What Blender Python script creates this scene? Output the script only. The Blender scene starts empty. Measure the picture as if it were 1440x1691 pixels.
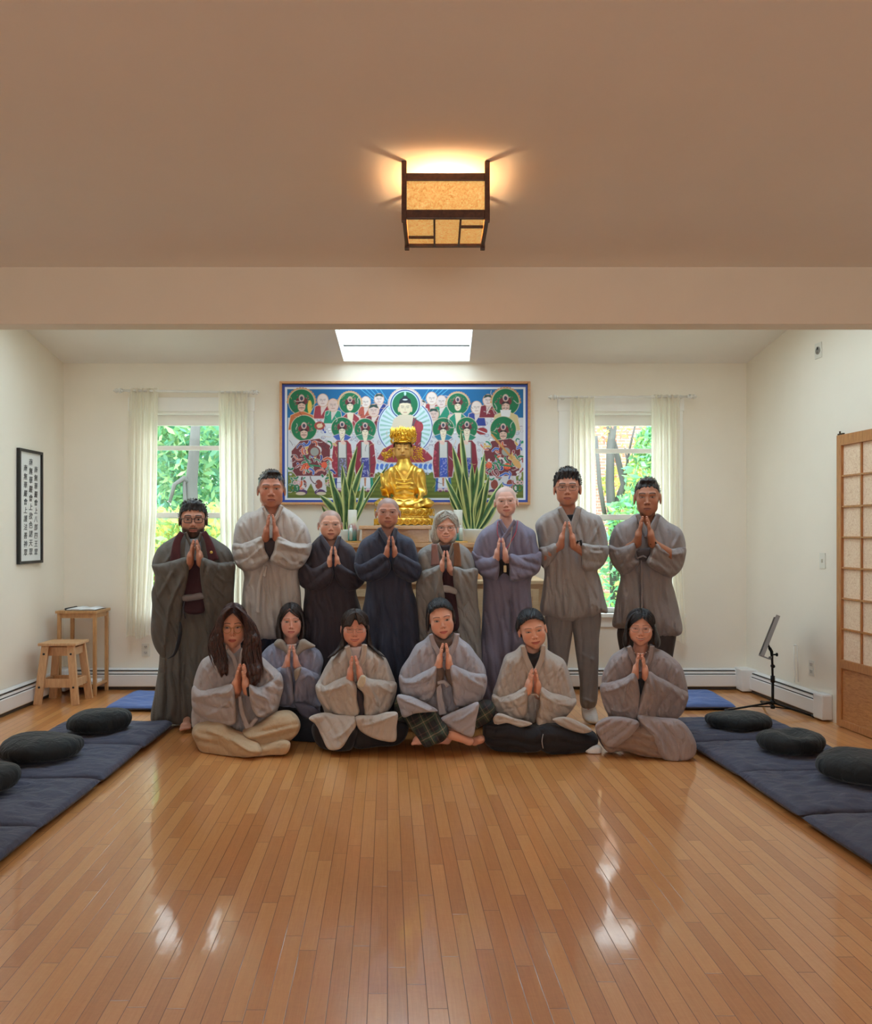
import bpy, bmesh, math, random
import numpy as np
from mathutils import Vector, Matrix, geometry

# ------------------------------------------------------------------ camera, world, light, exposure
SC = bpy.context.scene
F, HC, CX, HY = 1330.0, 1.355, 720.0, 881.0      # focal length (px), lens height (m), principal column, horizon row
cam_data = bpy.data.cameras.new('camera')
cam = bpy.data.objects.new('camera', cam_data)
SC.collection.objects.link(cam)
cam.location = (0, 0, HC)
cam.rotation_euler = (math.pi / 2, 0, 0)
cam_data.sensor_fit = 'HORIZONTAL'
cam_data.sensor_width = 36.0
cam_data.lens = 36.0 * F / 1440.0
cam_data.shift_y = (HY - 845.5) / 1440.0
cam_data.clip_end = 200
SC.camera = cam
SC.view_settings.view_transform = 'Standard'
SC.view_settings.look = 'None'
SC.view_settings.gamma = 1.0
SC.view_settings.use_curve_mapping = False
SC.view_settings.exposure = 0.95
SC.cycles.use_denoising = True
SC.cycles.max_bounces = 10
SC.cycles.diffuse_bounces = 6
SC.cycles.transparent_max_bounces = 16
SC.cycles.caustics_reflective = False
SC.cycles.caustics_refractive = False
SC.cycles.sample_clamp_indirect = 6.0

world = bpy.data.worlds.new('sky')
SC.world = world
world.use_nodes = True
wn = world.node_tree.nodes['Background']
_nt = world.node_tree
_tc = _nt.nodes.new('ShaderNodeTexCoord'); _sp = _nt.nodes.new('ShaderNodeSeparateXYZ'); _cr = _nt.nodes.new('ShaderNodeValToRGB')
_nt.links.new(_tc.outputs['Generated'], _sp.inputs[0]); _nt.links.new(_sp.outputs['Z'], _cr.inputs['Fac'])
for _e, (_p, _c) in zip([_cr.color_ramp.elements[0], _cr.color_ramp.elements[1], _cr.color_ramp.elements.new(.3)], [(0.0, (.64, .64, .62, 1)), (.03, (.90, .94, 1.0, 1)), (1.0, (.76, .89, 1.0, 1))]):
    _e.position = _p; _e.color = _c          # overcast sky over dull ground
_nt.links.new(_cr.outputs['Color'], wn.inputs['Color'])
wn.inputs['Strength'].default_value = 4.0

def area(name, loc, rot, sx, sy, portal=False, power=10, col=(1, 1, 1)):
    l = bpy.data.lights.new(name, 'AREA')
    l.shape = 'RECTANGLE'; l.size = sx; l.size_y = sy; l.energy = power; l.color = col
    if portal: l.cycles.is_portal = True
    o = bpy.data.objects.new(name, l); SC.collection.objects.link(o)
    o.location = loc; o.rotation_euler = rot
    return o

DW = 7.03                                     # distance of the altar wall
area('portal_window_left', (-2.16, 7.16, 1.55), (-math.pi/2, 0, 0), 0.95, 1.85, True)
area('portal_window_right', (1.62, 7.16, 1.55), (-math.pi/2, 0, 0), 0.95, 1.85, True)
area('portal_rear', (0, -3.0, 1.4), (math.pi/2, 0, 0), 6.6, 2.8, True)
area('portal_skylights', (-0.25, 5.87, 3.55), (0, 0, 0), 5.6, 2.5, True)

# ------------------------------------------------------------------ colour and materials
def lin(c):
    c = c / 255.0
    return c / 12.92 if c <= 0.04045 else ((c + 0.055) / 1.055) ** 2.4
def C(r, g, b): return (lin(r), lin(g), lin(b))

def new_mat(name):
    m = bpy.data.materials.new(name); m.use_nodes = True
    nt = m.node_tree
    return m, nt, nt.nodes['Principled BSDF']

def bump(nt, bsdf, height_socket, strength=0.3, dist=0.01):
    b = nt.nodes.new('ShaderNodeBump'); b.inputs['Strength'].default_value = strength
    b.inputs['Distance'].default_value = dist
    nt.links.new(height_socket, b.inputs['Height']); nt.links.new(b.outputs['Normal'], bsdf.inputs['Normal'])
    return b

def coords(nt, scale=(1, 1, 1), kind='Object', rot=(0, 0, 0)):
    tc = nt.nodes.new('ShaderNodeTexCoord'); mp = nt.nodes.new('ShaderNodeMapping')
    mp.inputs['Scale'].default_value = scale; mp.inputs['Rotation'].default_value = rot
    nt.links.new(tc.outputs[kind], mp.inputs['Vector'])
    return mp.outputs['Vector']

def noise(nt, vec, scale, detail=3, rough=0.5, dist=0.0):
    n = nt.nodes.new('ShaderNodeTexNoise'); n.inputs['Scale'].default_value = scale
    n.inputs['Detail'].default_value = detail; n.inputs['Roughness'].default_value = rough
    n.inputs['Distortion'].default_value = dist
    nt.links.new(vec, n.inputs['Vector'])
    return n.outputs['Fac']

def ramp(nt, fac, stops):
    r = nt.nodes.new('ShaderNodeValToRGB'); e = r.color_ramp.elements
    while len(e) < len(stops): e.new(0.5)
    for el, (p, c) in zip(e, stops):
        el.position = p; el.color = (*c, 1)
    nt.links.new(fac, r.inputs['Fac'])
    return r.outputs['Color']

def mul(c, k): return tuple(min(1.0, x * k) for x in c)

def plain(name, col, rough=0.6, metal=0.0, var=0.06, vscale=6.0, bmp=0.0, bscale=40.0, coat=0.0, stretch=(1, 1, 1)):
    m, nt, b = new_mat(name)
    b.inputs['Roughness'].default_value = rough; b.inputs['Metallic'].default_value = metal
    b.inputs['Coat Weight'].default_value = coat
    v = coords(nt, stretch)
    f = noise(nt, v, vscale, 4)
    nt.links.new(ramp(nt, f, [(0.3, mul(col, 1 - var)), (0.7, mul(col, 1 + var))]), b.inputs['Base Color'])
    if bmp: bump(nt, b, noise(nt, v, bscale, 3), bmp, 0.004)
    return m

def cloth(name, col, wr=0.5, rough=0.85, var=0.07):
    col = (min(1, col[0] * 1.06), min(1, col[1] * 1.10), min(1, col[2] * 1.19))
    m, nt, b = new_mat(name)
    b.inputs['Roughness'].default_value = rough
    b.inputs['Sheen Weight'].default_value = 0.12
    b.inputs['Sheen Roughness'].default_value = 0.4
    v = coords(nt)
    f = noise(nt, v, 7, 5)
    nt.links.new(ramp(nt, f, [(0.3, mul(col, 1 - var)), (0.7, mul(col, 1 + var))]), b.inputs['Base Color'])
    w = noise(nt, coords(nt, (1.0, 1.0, 0.55)), 16, 3, 0.5, 0.9)
    w2 = noise(nt, v, 420, 2)
    add = nt.nodes.new('ShaderNodeMath'); add.operation = 'MULTIPLY_ADD'; add.inputs[1].default_value = 0.03
    nt.links.new(w2, add.inputs[0]); nt.links.new(w, add.inputs[2])
    bump(nt, b, add.outputs[0], wr, 0.02)
    return m

def vcol_mat(name, rough=0.55, bmp=0.0, bscale=60, metal=0.0, sss=0.0):
    m, nt, b = new_mat(name)
    b.inputs['Roughness'].default_value = rough; b.inputs['Metallic'].default_value = metal
    a = nt.nodes.new('ShaderNodeVertexColor'); a.layer_name = 'Col'
    nt.links.new(a.outputs['Color'], b.inputs['Base Color'])
    if sss:
        b.inputs['Subsurface Weight'].default_value = sss
        b.inputs['Subsurface Radius'].default_value = (0.01, 0.004, 0.002)
    if bmp: bump(nt, b, noise(nt, coords(nt), bscale, 3), bmp, 0.003)
    return m

def wood(name, c1, c2, axis=(12, 12, 1), rough=0.4, coat=0.1):
    m, nt, b = new_mat(name)
    b.inputs['Roughness'].default_value = rough; b.inputs['Coat Weight'].default_value = coat
    v = coords(nt, axis)
    f = noise(nt, v, 5, 6, 0.6, 0.8)
    nt.links.new(ramp(nt, f, [(0.3, c1), (0.7, c2)]), b.inputs['Base Color'])
    bump(nt, b, f, 0.08, 0.003)
    return m

def hair_mat(name, c1, c2, rough=0.38, axis=(1, 1, .12)):
    m, nt, b = new_mat(name)
    b.inputs['Roughness'].default_value = rough
    v = coords(nt, axis)
    f = noise(nt, v, 160, 3, 0.6, 0.4)
    nt.links.new(ramp(nt, f, [(0.35, c1), (0.65, c2)]), b.inputs['Base Color'])
    bump(nt, b, f, 0.6, 0.008)
    return m

# ------------------------------------------------------------------ object helpers
COL = SC.collection
def link(o): COL.objects.link(o); return o

def thing(name, label, cat, loc=(0, 0, 0), rotz=0.0, group=None):
    o = bpy.data.objects.new(name, None); link(o)
    o.empty_display_size = 0.05
    o.location = loc; o.rotation_euler = (0, 0, rotz)
    tag(o, label, cat, group)
    return o

def tag(o, label, cat, group=None, kind=None):
    o['label'] = label; o['category'] = cat
    if group: o['group'] = group
    if kind: o['kind'] = kind
    return o

def structure(o): o['kind'] = 'structure'; return o

def root_inv(p):
    """inverse of the parent's own transform, so that world-space meshes stay where they are"""
    if p.parent is None:
        return (Matrix.Translation(p.location) @ p.rotation_euler.to_matrix().to_4x4()).inverted()
    return Matrix.Identity(4)

def mk(name, v, f, mat=None, parent=None, smooth=True, cols=None, world=True, fmats=None):
    v = np.asarray(v, dtype=np.float64)
    me = bpy.data.meshes.new(name)
    if isinstance(f, np.ndarray):
        n, k = f.shape
        me.vertices.add(len(v)); me.vertices.foreach_set('co', v.astype(np.float32).ravel())
        me.loops.add(n * k); me.loops.foreach_set('vertex_index', f.astype(np.int32).ravel())
        me.polygons.add(n); me.polygons.foreach_set('loop_start', np.arange(0, n * k, k, dtype=np.int32))
        me.update(calc_edges=True); me.validate()
    else:
        me.from_pydata([tuple(p) for p in v], [], [tuple(q) for q in f]); me.update()
    if cols is not None:
        a = me.color_attributes.new('Col', 'FLOAT_COLOR', 'POINT')
        c4 = np.ones((len(v), 4), np.float32); c4[:, :3] = cols
        a.data.foreach_set('color', c4.ravel())
    mats = mat if isinstance(mat, (list, tuple)) else [mat]
    for m in mats:
        if m: me.materials.append(m)
    if fmats is not None: me.polygons.foreach_set('material_index', np.asarray(fmats, np.int32))
    me.polygons.foreach_set('use_smooth', np.full(len(me.polygons), smooth, dtype=bool))
    o = bpy.data.objects.new(name, me); link(o)
    if parent is not None:
        o.parent = parent
        if world: o.matrix_parent_inverse = root_inv(parent)
    return o

class MB:
    """collects boxes, tubes, lathes into one mesh"""
    def __init__(s): s.v = []; s.f = []; s.sm = []
    def add(s, v, f, M=None):
        b = len(s.v)
        for p in v:
            p = Vector(p)
            s.v.append(tuple(M @ p if M else p))
        for q in f: s.f.append(tuple(i + b for i in q))
        return s
    def box(s, a, b, M=None, bev=0.0):
        bm = bmesh.new(); bmesh.ops.create_cube(bm, size=1)
        for w in bm.verts:
            w.co = Vector([(a[i] + b[i]) / 2 + w.co[i] * (b[i] - a[i]) for i in range(3)])
        if bev: bmesh.ops.bevel(bm, geom=bm.edges[:], offset=bev, segments=2, affect='EDGES', profile=0.6)
        bm.verts.index_update()
        s.add([w.co[:] for w in bm.verts], [[w.index for w in q.verts] for q in bm.faces], M); bm.free()
        return s
    def bar(s, p, q, w, d, up=(0, 0, 1), bev=0.0):
        p, q = Vector(p), Vector(q); z = q - p; L = z.length; z.normalize()
        x = Vector(up).cross(z)
        if x.length < 1e-4: x = Vector((1, 0, 0)).cross(z)
        x.normalize(); y = z.cross(x)
        M = Matrix((x, y, z)).transposed().to_4x4(); M.translation = p
        return s.box((-w / 2, -d / 2, 0), (w / 2, d / 2, L), M, bev)
    def tube(s, pts, r, n=8, closed=False, caps=True):
        pts = [Vector(p) for p in pts]; N = len(pts)
        rs = r if isinstance(r, (list, tuple)) else [r] * N
        base = len(s.v); prev = None
        for i, p in enumerate(pts):
            t = (pts[(i + 1) % N] - pts[i - 1]) if closed else (pts[min(i + 1, N - 1)] - pts[max(i - 1, 0)])
            t.normalize()
            if prev is None:
                u = t.cross(Vector((0, 0, 1)))
                if u.length < 1e-3: u = t.cross(Vector((1, 0, 0)))
            else: u = prev - t * prev.dot(t)
            u.normalize(); prev = u; w = t.cross(u)
            for k in range(n):
                a = 2 * math.pi * k / n
                s.v.append(tuple(p + (u * math.cos(a) + w * math.sin(a)) * rs[i]))
        for i in range(N if closed else N - 1):
            j = (i + 1) % N
            for k in range(n):
                k2 = (k + 1) % n
                s.f.append((base + i * n + k, base + i * n + k2, base + j * n + k2, base + j * n + k))
        if caps and not closed:
            s.f.append(tuple(base + k for k in range(n))[::-1]); s.f.append(tuple(base + (N - 1) * n + k for k in range(n)))
        return s
    def lathe(s, prof, n=24, c=(0, 0, 0), sx=1, sy=1):
        base = len(s.v)
        for r, z in prof:
            for k in range(n):
                a = 2 * math.pi * k / n
                s.v.append((c[0] + r * math.cos(a) * sx, c[1] + r * math.sin(a) * sy, c[2] + z))
        for i in range(len(prof) - 1):
            for k in range(n):
                k2 = (k + 1) % n
                s.f.append((base + i * n + k, base + i * n + k2, base + (i + 1) * n + k2, base + (i + 1) * n + k))
        s.f.append(tuple(base + k for k in range(n))[::-1]); s.f.append(tuple(base + (len(prof) - 1) * n + k for k in range(n)))
        return s
    def build(s, name, mat, parent=None, smooth=False, world=True):
        return mk(name, s.v, s.f, mat, parent, smooth, world=world)

def at(px, py, d): return Vector(((px - CX) * d / F, d, HC - (py - HY) * d / F))

# ------------------------------------------------------------------ implicit surfaces
def snets(Fv, xs, ys, zs):
    nx, ny, nz = Fv.shape
    S = Fv < 0
    c = np.zeros((nx - 1, ny - 1, nz - 1), np.int8)
    for i in (0, 1):
        for j in (0, 1):
            for k in (0, 1): c += S[i:nx - 1 + i, j:ny - 1 + j, k:nz - 1 + k]
    M = (c > 0) & (c < 8)
    ids = np.full(M.shape, -1, np.int64); I, J, K = np.nonzero(M); ids[M] = np.arange(len(I))
    acc = np.zeros((len(I), 3)); cnt = np.zeros(len(I))
    co = [np.asarray(xs), np.asarray(ys), np.asarray(zs)]
    corners = [(i, j, k) for i in (0, 1) for j in (0, 1) for k in (0, 1)]
    for a in corners:
        for ax in range(3):
            if a[ax]: continue
            b = list(a); b[ax] = 1
            fa = Fv[I + a[0], J + a[1], K + a[2]]; fb = Fv[I + b[0], J + b[1], K + b[2]]
            m = (fa < 0) != (fb < 0)
            t = np.where(m, fa / np.where(m, fa - fb, 1), 0)
            pa = np.stack([co[0][I + a[0]], co[1][J + a[1]], co[2][K + a[2]]], 1)
            pb = np.stack([co[0][I + b[0]], co[1][J + b[1]], co[2][K + b[2]]], 1)
            p = pa + (pb - pa) * t[:, None]
            acc[m] += p[m]; cnt[m] += 1
    V = acc / np.maximum(cnt, 1)[:, None]
    Q = []
    def quads(mask, off, sgn, cells):
        i, j, k = np.nonzero(mask)
        q = np.stack([ids[i + off[0] + d[0], j + off[1] + d[1], k + off[2] + d[2]] for d in cells], 1)
        fl = ~sgn[i, j, k]
        q[fl] = q[fl][:, ::-1]
        Q.append(q)
    a = S[:-1, 1:-1, 1:-1]; b = S[1:, 1:-1, 1:-1]
    quads(a != b, (0, 1, 1), a, [(0, -1, -1), (0, 0, -1), (0, 0, 0), (0, -1, 0)])
    a = S[1:-1, :-1, 1:-1]; b = S[1:-1, 1:, 1:-1]
    quads(a != b, (1, 0, 1), a, [(-1, 0, -1), (-1, 0, 0), (0, 0, 0), (0, 0, -1)])
    a = S[1:-1, 1:-1, :-1]; b = S[1:-1, 1:-1, 1:]
    quads(a != b, (1, 1, 0), a, [(-1, -1, 0), (0, -1, 0), (0, 0, 0), (-1, 0, 0)])
    return V, np.concatenate(Q)

def smin(a, b, k):
    h = np.maximum(k - np.abs(a - b), 0) / k
    return np.minimum(a, b) - h * h * k * 0.25
def smax(a, b, k): return -smin(-a, -b, k)
def ell(G, c, r):
    x, y, z = (G[0] - c[0]), (G[1] - c[1]), (G[2] - c[2])
    k0 = np.sqrt((x / r[0]) ** 2 + (y / r[1]) ** 2 + (z / r[2]) ** 2)
    k1 = np.sqrt((x / r[0] ** 2) ** 2 + (y / r[1] ** 2) ** 2 + (z / r[2] ** 2) ** 2) + 1e-9
    return k0 * (k0 - 1) / k1
def sph(G, c, r): return np.sqrt((G[0] - c[0]) ** 2 + (G[1] - c[1]) ** 2 + (G[2] - c[2]) ** 2) - r
def cap(G, a, b, r1, r2=None):
    r2 = r1 if r2 is None else r2
    a = np.asarray(a, float); b = np.asarray(b, float); d = b - a; L = d @ d + 1e-12
    t = np.clip(((G[0] - a[0]) * d[0] + (G[1] - a[1]) * d[1] + (G[2] - a[2]) * d[2]) / L, 0, 1)
    return np.sqrt((G[0] - a[0] - d[0] * t) ** 2 + (G[1] - a[1] - d[1] * t) ** 2 + (G[2] - a[2] - d[2] * t) ** 2) - (r1 + (r2 - r1) * t)
def grid(lo, hi, h):
    ax = [np.arange(lo[i], hi[i] + h, h) for i in range(3)]
    return ax, (ax[0][:, None, None], ax[1][None, :, None], ax[2][None, None, :])

# ------------------------------------------------------------------ smooth noise on arrays
def wav(u, v, seed, n=5, lo=1.0, hi=2.5):
    r = np.random.RandomState(seed); s = 0
    for i in range(n):
        k = r.uniform(lo, hi); a = r.uniform(0, 6.28)
        s = s + np.sin(k * (u * math.cos(a) + v * math.sin(a)) + r.uniform(0, 6.28))
    return s / n

def catmull(poly, step=2.0, closed=True):
    P = [np.array(p, float) for p in poly]; n = len(P); out = []
    rng = range(n) if closed else range(n - 1)
    for i in rng:
        p0 = P[(i - 1) % n] if closed or i > 0 else 2 * P[0] - P[1]
        p1 = P[i]; p2 = P[(i + 1) % n]
        p3 = P[(i + 2) % n] if closed or i + 2 < n else 2 * P[n - 1] - P[n - 2]
        t1 = np.linalg.norm(p1 - p0) ** .5 + 1e-6; t2 = t1 + np.linalg.norm(p2 - p1) ** .5 + 1e-6
        t3 = t2 + np.linalg.norm(p3 - p2) ** .5 + 1e-6
        m = max(1, int(np.linalg.norm(p2 - p1) / step))
        for k in range(m):
            t = t1 + (t2 - t1) * k / m
            A1 = (t1 - t) / t1 * p0 + t / t1 * p1
            A2 = (t2 - t) / (t2 - t1) * p1 + (t - t1) / (t2 - t1) * p2
            A3 = (t3 - t) / (t3 - t2) * p2 + (t - t2) / (t3 - t2) * p3
            B1 = (t2 - t) / t2 * A1 + t / t2 * A2
            B2 = (t3 - t) / (t3 - t1) * A2 + (t - t1) / (t3 - t1) * A3
            out.append((t2 - t) / (t2 - t1) * B1 + (t - t1) / (t2 - t1) * B2)
    if not closed: out.append(P[-1])
    return np.array(out)

# ------------------------------------------------------------------ the room
XL = -3.25                                     # left wall
RA, RB = 2.71 + .1166 * 7.03, -.1166           # right wall: X = RA + RB * Y
def rwall(px, py, out=0.0):
    Y = RA / ((px - CX) / F - RB); p = at(px, py, Y); p.x -= out; return p
def lwall(px, py, out=0.0):
    Y = XL * F / (px - CX); p = at(px, py, Y); p.x += out; return p
ZC = 2.81                                      # near ceiling
BY0, BY1, BZ = 4.40, 4.53, 2.50                # beam: front, back, underside
YR = -3.0                                      # rear end of the modelled room

WALL = plain('wall_paint', C(238, 230, 215), 0.75, 0, 0.015, 3.0, 0.05, 90)
CEIL = plain('ceiling_paint', C(238, 235, 230), 0.85, 0, 0.015, 2.0, 0.08, 60)
TRIM = plain('trim_paint', C(240, 238, 232), 0.45, 0, 0.01)
HEAT = plain('heater_enamel', C(226, 224, 222), 0.35, 0, 0.01)
BLACK = plain('black_plastic', C(22, 22, 24), 0.4, 0, 0.05)
WOODL = wood('light_wood', C(176, 126, 78), C(206, 158, 106), (14, 14, 2.0))
PINE = wood('pine_wood', C(186, 140, 98), C(214, 170, 126), (16, 16, 1.6), 0.5)
CEDAR = wood('cedar_wood', C(166, 106, 60), C(204, 146, 92), (18, 3, 18), 0.4)
CEDARV = wood('cedar_wood_upright', C(164, 104, 58), C(198, 138, 84), (18, 18, 2), 0.4)
DARKW = wood('dark_wood', C(62, 36, 24), C(92, 56, 38), (10, 10, 10), 0.45)

# floor: narrow strips running towards the altar
def floor_mat():
    m, nt, b = new_mat('strip_floor')
    N = nt.nodes.new; L = nt.links.new
    tc = N('ShaderNodeTexCoord'); sep = N('ShaderNodeSeparateXYZ'); L(tc.outputs['Object'], sep.inputs[0])
    def M(op, a, b_=None, c=None):
        n = N('ShaderNodeMath'); n.operation = op
        for i, s in enumerate((a, b_, c)):
            if s is None: continue
            if isinstance(s, (int, float)): n.inputs[i].default_value = s
            else: L(s, n.inputs[i])
        return n.outputs[0]
    u = M('DIVIDE', M('MULTIPLY_ADD', sep.outputs['Y'], 0.0602, sep.outputs['X']), 0.0575)
    iu = M('FLOOR', u); fu = M('FRACT', u)
    wn_ = N('ShaderNodeTexWhiteNoise'); wn_.noise_dimensions = '1D'; L(iu, wn_.inputs['W'])
    v = M('DIVIDE', M('MULTIPLY_ADD', wn_.outputs['Value'], 3.1, sep.outputs['Y']), 0.72)
    iv = M('FLOOR', v); fv = M('FRACT', v)
    cb = N('ShaderNodeCombineXYZ'); L(iu, cb.inputs[0]); L(iv, cb.inputs[1])
    w2 = N('ShaderNodeTexWhiteNoise'); w2.noise_dimensions = '2D'; L(cb.outputs[0], w2.inputs['Vector'])
    # per-board grain
    c2 = N('ShaderNodeCombineXYZ'); L(M('MULTIPLY', u, 3.0), c2.inputs[0]); L(M('MULTIPLY', sep.outputs['Y'], 2.2), c2.inputs[1]); L(M('MULTIPLY', w2.outputs['Value'], 37.0), c2.inputs[2])
    g = noise(nt, c2.outputs[0], 2.2, 6, 0.6, 1.2)
    fl = N('ShaderNodeCombineXYZ'); L(M('MULTIPLY', u, 0.7), fl.inputs[0]); L(M('MULTIPLY', sep.outputs['Y'], 26.0), fl.inputs[1]); L(M('MULTIPLY', w2.outputs['Value'], 51.0), fl.inputs[2])
    g2 = noise(nt, fl.outputs[0], 1.6, 3, 0.5, 1.6)                       # ripple across the boards
    t = M('ADD', M('ADD', M('MULTIPLY', w2.outputs['Value'], 0.38), M('MULTIPLY', g, 0.48)), M('MULTIPLY', g2, 0.20))
    col = ramp(nt, t, [(0.22, C(184, 116, 62)), (0.52, C(204, 138, 78)), (0.85, C(220, 160, 98))])
    gap = M('MINIMUM', M('MULTIPLY', M('MINIMUM', fu, M('SUBTRACT', 1.0, fu)), 0.0575), M('MULTIPLY', M('MINIMUM', fv, M('SUBTRACT', 1.0, fv)), 0.72))
    gm = N('ShaderNodeMapRange'); gm.inputs['From Min'].default_value = 0.0004; gm.inputs['From Max'].default_value = 0.0017
    L(gap, gm.inputs['Value'])
    mx = N('ShaderNodeMixRGB'); L(gm.outputs[0], mx.inputs['Fac']); mx.inputs['Color1'].default_value = (*C(104, 60, 30), 1); L(col, mx.inputs['Color2'])
    L(mx.outputs[0], b.inputs['Base Color'])
    b.inputs['Roughness'].default_value = 0.30
    b.inputs['Coat Weight'].default_value = 0.75; b.inputs['Coat Roughness'].default_value = 0.075; b.inputs['Coat IOR'].default_value = 1.5
    b.inputs['Specular IOR Level'].default_value = 0.4
    warp = noise(nt, coords(nt, (10, 2.2, 1)), 1.5, 2, 0.5)
    hh = M('ADD', M('MULTIPLY', gm.outputs[0], 0.10), M('ADD', M('MULTIPLY', g2, 0.035), M('ADD', M('MULTIPLY', warp, 0.35), M('MULTIPLY', w2.outputs['Value'], 0.02))))
    bp = bump(nt, b, hh, 0.35, 0.006)
    L(bp.outputs['Normal'], b.inputs['Coat Normal'])
    return m
FLOORM = floor_mat()
structure(MB().box((-3.9, YR, -0.1), (4.2, DW + .2, 0)).build('floor', FLOORM))

def wall_with_holes(name, x0, x1, z0, z1, y0, y1, holes, mat):
    xs = sorted({x0, x1, *[h[0] for h in holes], *[h[1] for h in holes]}); zs = sorted({z0, z1, *[h[2] for h in holes], *[h[3] for h in holes]})
    m = MB()
    for a, b in zip(xs, xs[1:]):
        for c, d in zip(zs, zs[1:]):
            if any(h[0] <= (a + b) / 2 <= h[1] and h[2] <= (c + d) / 2 <= h[3] for h in holes): continue
            m.box((a, y0, c), (b, y1, d))
    return structure(m.build(name, mat))
W1 = (-2.56, -1.72, .66, 2.42); W2 = (1.20, 2.04, .66, 2.42)
wall_with_holes('wall_back', -3.45, 3.1, 0, 3.4, DW, DW + .16, [W1, W2], WALL)
structure(MB().box((XL - .12, YR, 0), (XL, DW + .16, 3.9)).build('wall_left', WALL))
xa, xb = RA + RB * YR, RA + RB * (DW + .16)
structure(mk('wall_right', [(xa, YR, 0), (xb, DW + .16, 0), (xb, DW + .16, 3.9), (xa, YR, 3.9), (xa + .14, YR, 0), (xb + .14, DW + .16, 0), (xb + .14, DW + .16, 3.9), (xa + .14, YR, 3.9)],
   [(0, 1, 2, 3), (7, 6, 5, 4), (0, 3, 7, 4), (1, 5, 6, 2), (3, 2, 6, 7), (0, 4, 5, 1)], WALL, None, False))
# rear wall (never seen); its wide opening is added and sized for fill daylight
wall_with_holes('wall_front', -3.45, xa + .2, 0, ZC + .1, YR - .14, YR, [(-1.4, 1.7, .5, 2.05)], WALL)
structure(MB().box((-3.5, YR - .14, ZC), (xa + .3, BY0 + .02, ZC + .14)).build('ceiling', CEIL))
structure(MB().box((-3.4, BY0, BZ), (3.6, BY1, 3.85), bev=.004).build('beam', WALL))
# far ceiling, rising from the altar wall towards the beam, with the skylight shaft
zb = lambda y: 2.84 + (DW - y) * .20
SX0, SX1, SY0, SY1 = -.80, .29, 5.35, 6.985
m = MB()
def slab(x0, x1, y0, y1):
    v = [(x0, y0, zb(y0)), (x1, y0, zb(y0)), (x1, y1, zb(y1)), (x0, y1, zb(y1))]
    v += [(a, b, c + .14) for a, b, c in v]
    m.add(v, [(3, 2, 1, 0), (4, 5, 6, 7), (0, 1, 5, 4), (1, 2, 6, 5), (2, 3, 7, 6), (3, 0, 4, 7)])
ye = DW + .16
SKY_AND_ADDED = [(SX0, SX1, SY0, SY1), (-2.75, -1.45, 4.75, 6.05), (.95, 2.25, 4.75, 6.05)]  # visible skylight first; the other two unseen openings are added for extra daylight
xs_ = sorted({-3.5, 3.5, *[h[0] for h in SKY_AND_ADDED], *[h[1] for h in SKY_AND_ADDED]}); ys_ = sorted({BY1 - .01, ye, *[h[2] for h in SKY_AND_ADDED], *[h[3] for h in SKY_AND_ADDED]})
for xa_, xb_ in zip(xs_, xs_[1:]):
    for ya_, yb_ in zip(ys_, ys_[1:]):
        if not any(h[0] <= (xa_ + xb_) / 2 <= h[1] and h[2] <= (ya_ + yb_) / 2 <= h[3] for h in SKY_AND_ADDED): slab(xa_, xb_, ya_, yb_)
structure(m.build('ceiling_altar_side', CEIL))
GLASS, gnt, gb = new_mat('pane_glass')
def clear_glass(nt, b, fac=.06, col=(.96, 1, .99)):
    out = nt.nodes['Material Output']
    tr = nt.nodes.new('ShaderNodeBsdfTransparent'); tr.inputs['Color'].default_value = (*col, 1)
    gl = nt.nodes.new('ShaderNodeBsdfGlossy'); gl.inputs['Roughness'].default_value = .02
    mx = nt.nodes.new('ShaderNodeMixShader'); mx.inputs['Fac'].default_value = fac
    nt.links.new(tr.outputs[0], mx.inputs[1]); nt.links.new(gl.outputs[0], mx.inputs[2]); nt.links.new(mx.outputs[0], out.inputs['Surface'])
    nt.nodes.remove(b)
clear_glass(gnt, gb)
SKYG, snt, sb = new_mat('tinted_skylight_glass'); clear_glass(snt, sb, .03, (.80, .92, .97))
LENS, lnt, lb = new_mat('lens_glass'); clear_glass(lnt, lb, .018, (.97, .97, .98))
for n_, (x0_, x1_, y0_, y1_) in enumerate(SKY_AND_ADDED):
    sk = MB()
    for (x0, x1, y0, y1) in ((x0_ - .05, x0_, y0_, y1_), (x1_, x1_ + .05, y0_, y1_), (x0_ - .05, x1_ + .05, y0_ - .05, y0_), (x0_ - .05, x1_ + .05, y1_, y1_ + .045)):
        v = [(x0, y0, zb(y0) + .13), (x1, y0, zb(y0) + .13), (x1, y1, zb(y1) + .13), (x0, y1, zb(y1) + .13)]
        v += [(a, b, c + .09) for a, b, c in v]
        sk.add(v, [(3, 2, 1, 0), (4, 5, 6, 7), (0, 1, 5, 4), (1, 2, 6, 5), (2, 3, 7, 6), (3, 0, 4, 7)])
    skl = structure(sk.build('window_%d' % (n_ + 3), TRIM))  # the last two of these are added openings for light, not known windows
    mk('skylight_or_added_pane', [(x0_, y0_, zb(y0_) + .17), (x1_, y0_, zb(y0_) + .17), (x1_, y1_, zb(y1_) + .17), (x0_, y1_, zb(y1_) + .17)], [(0, 1, 2, 3)], SKYG, skl, False, world=False)

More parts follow.
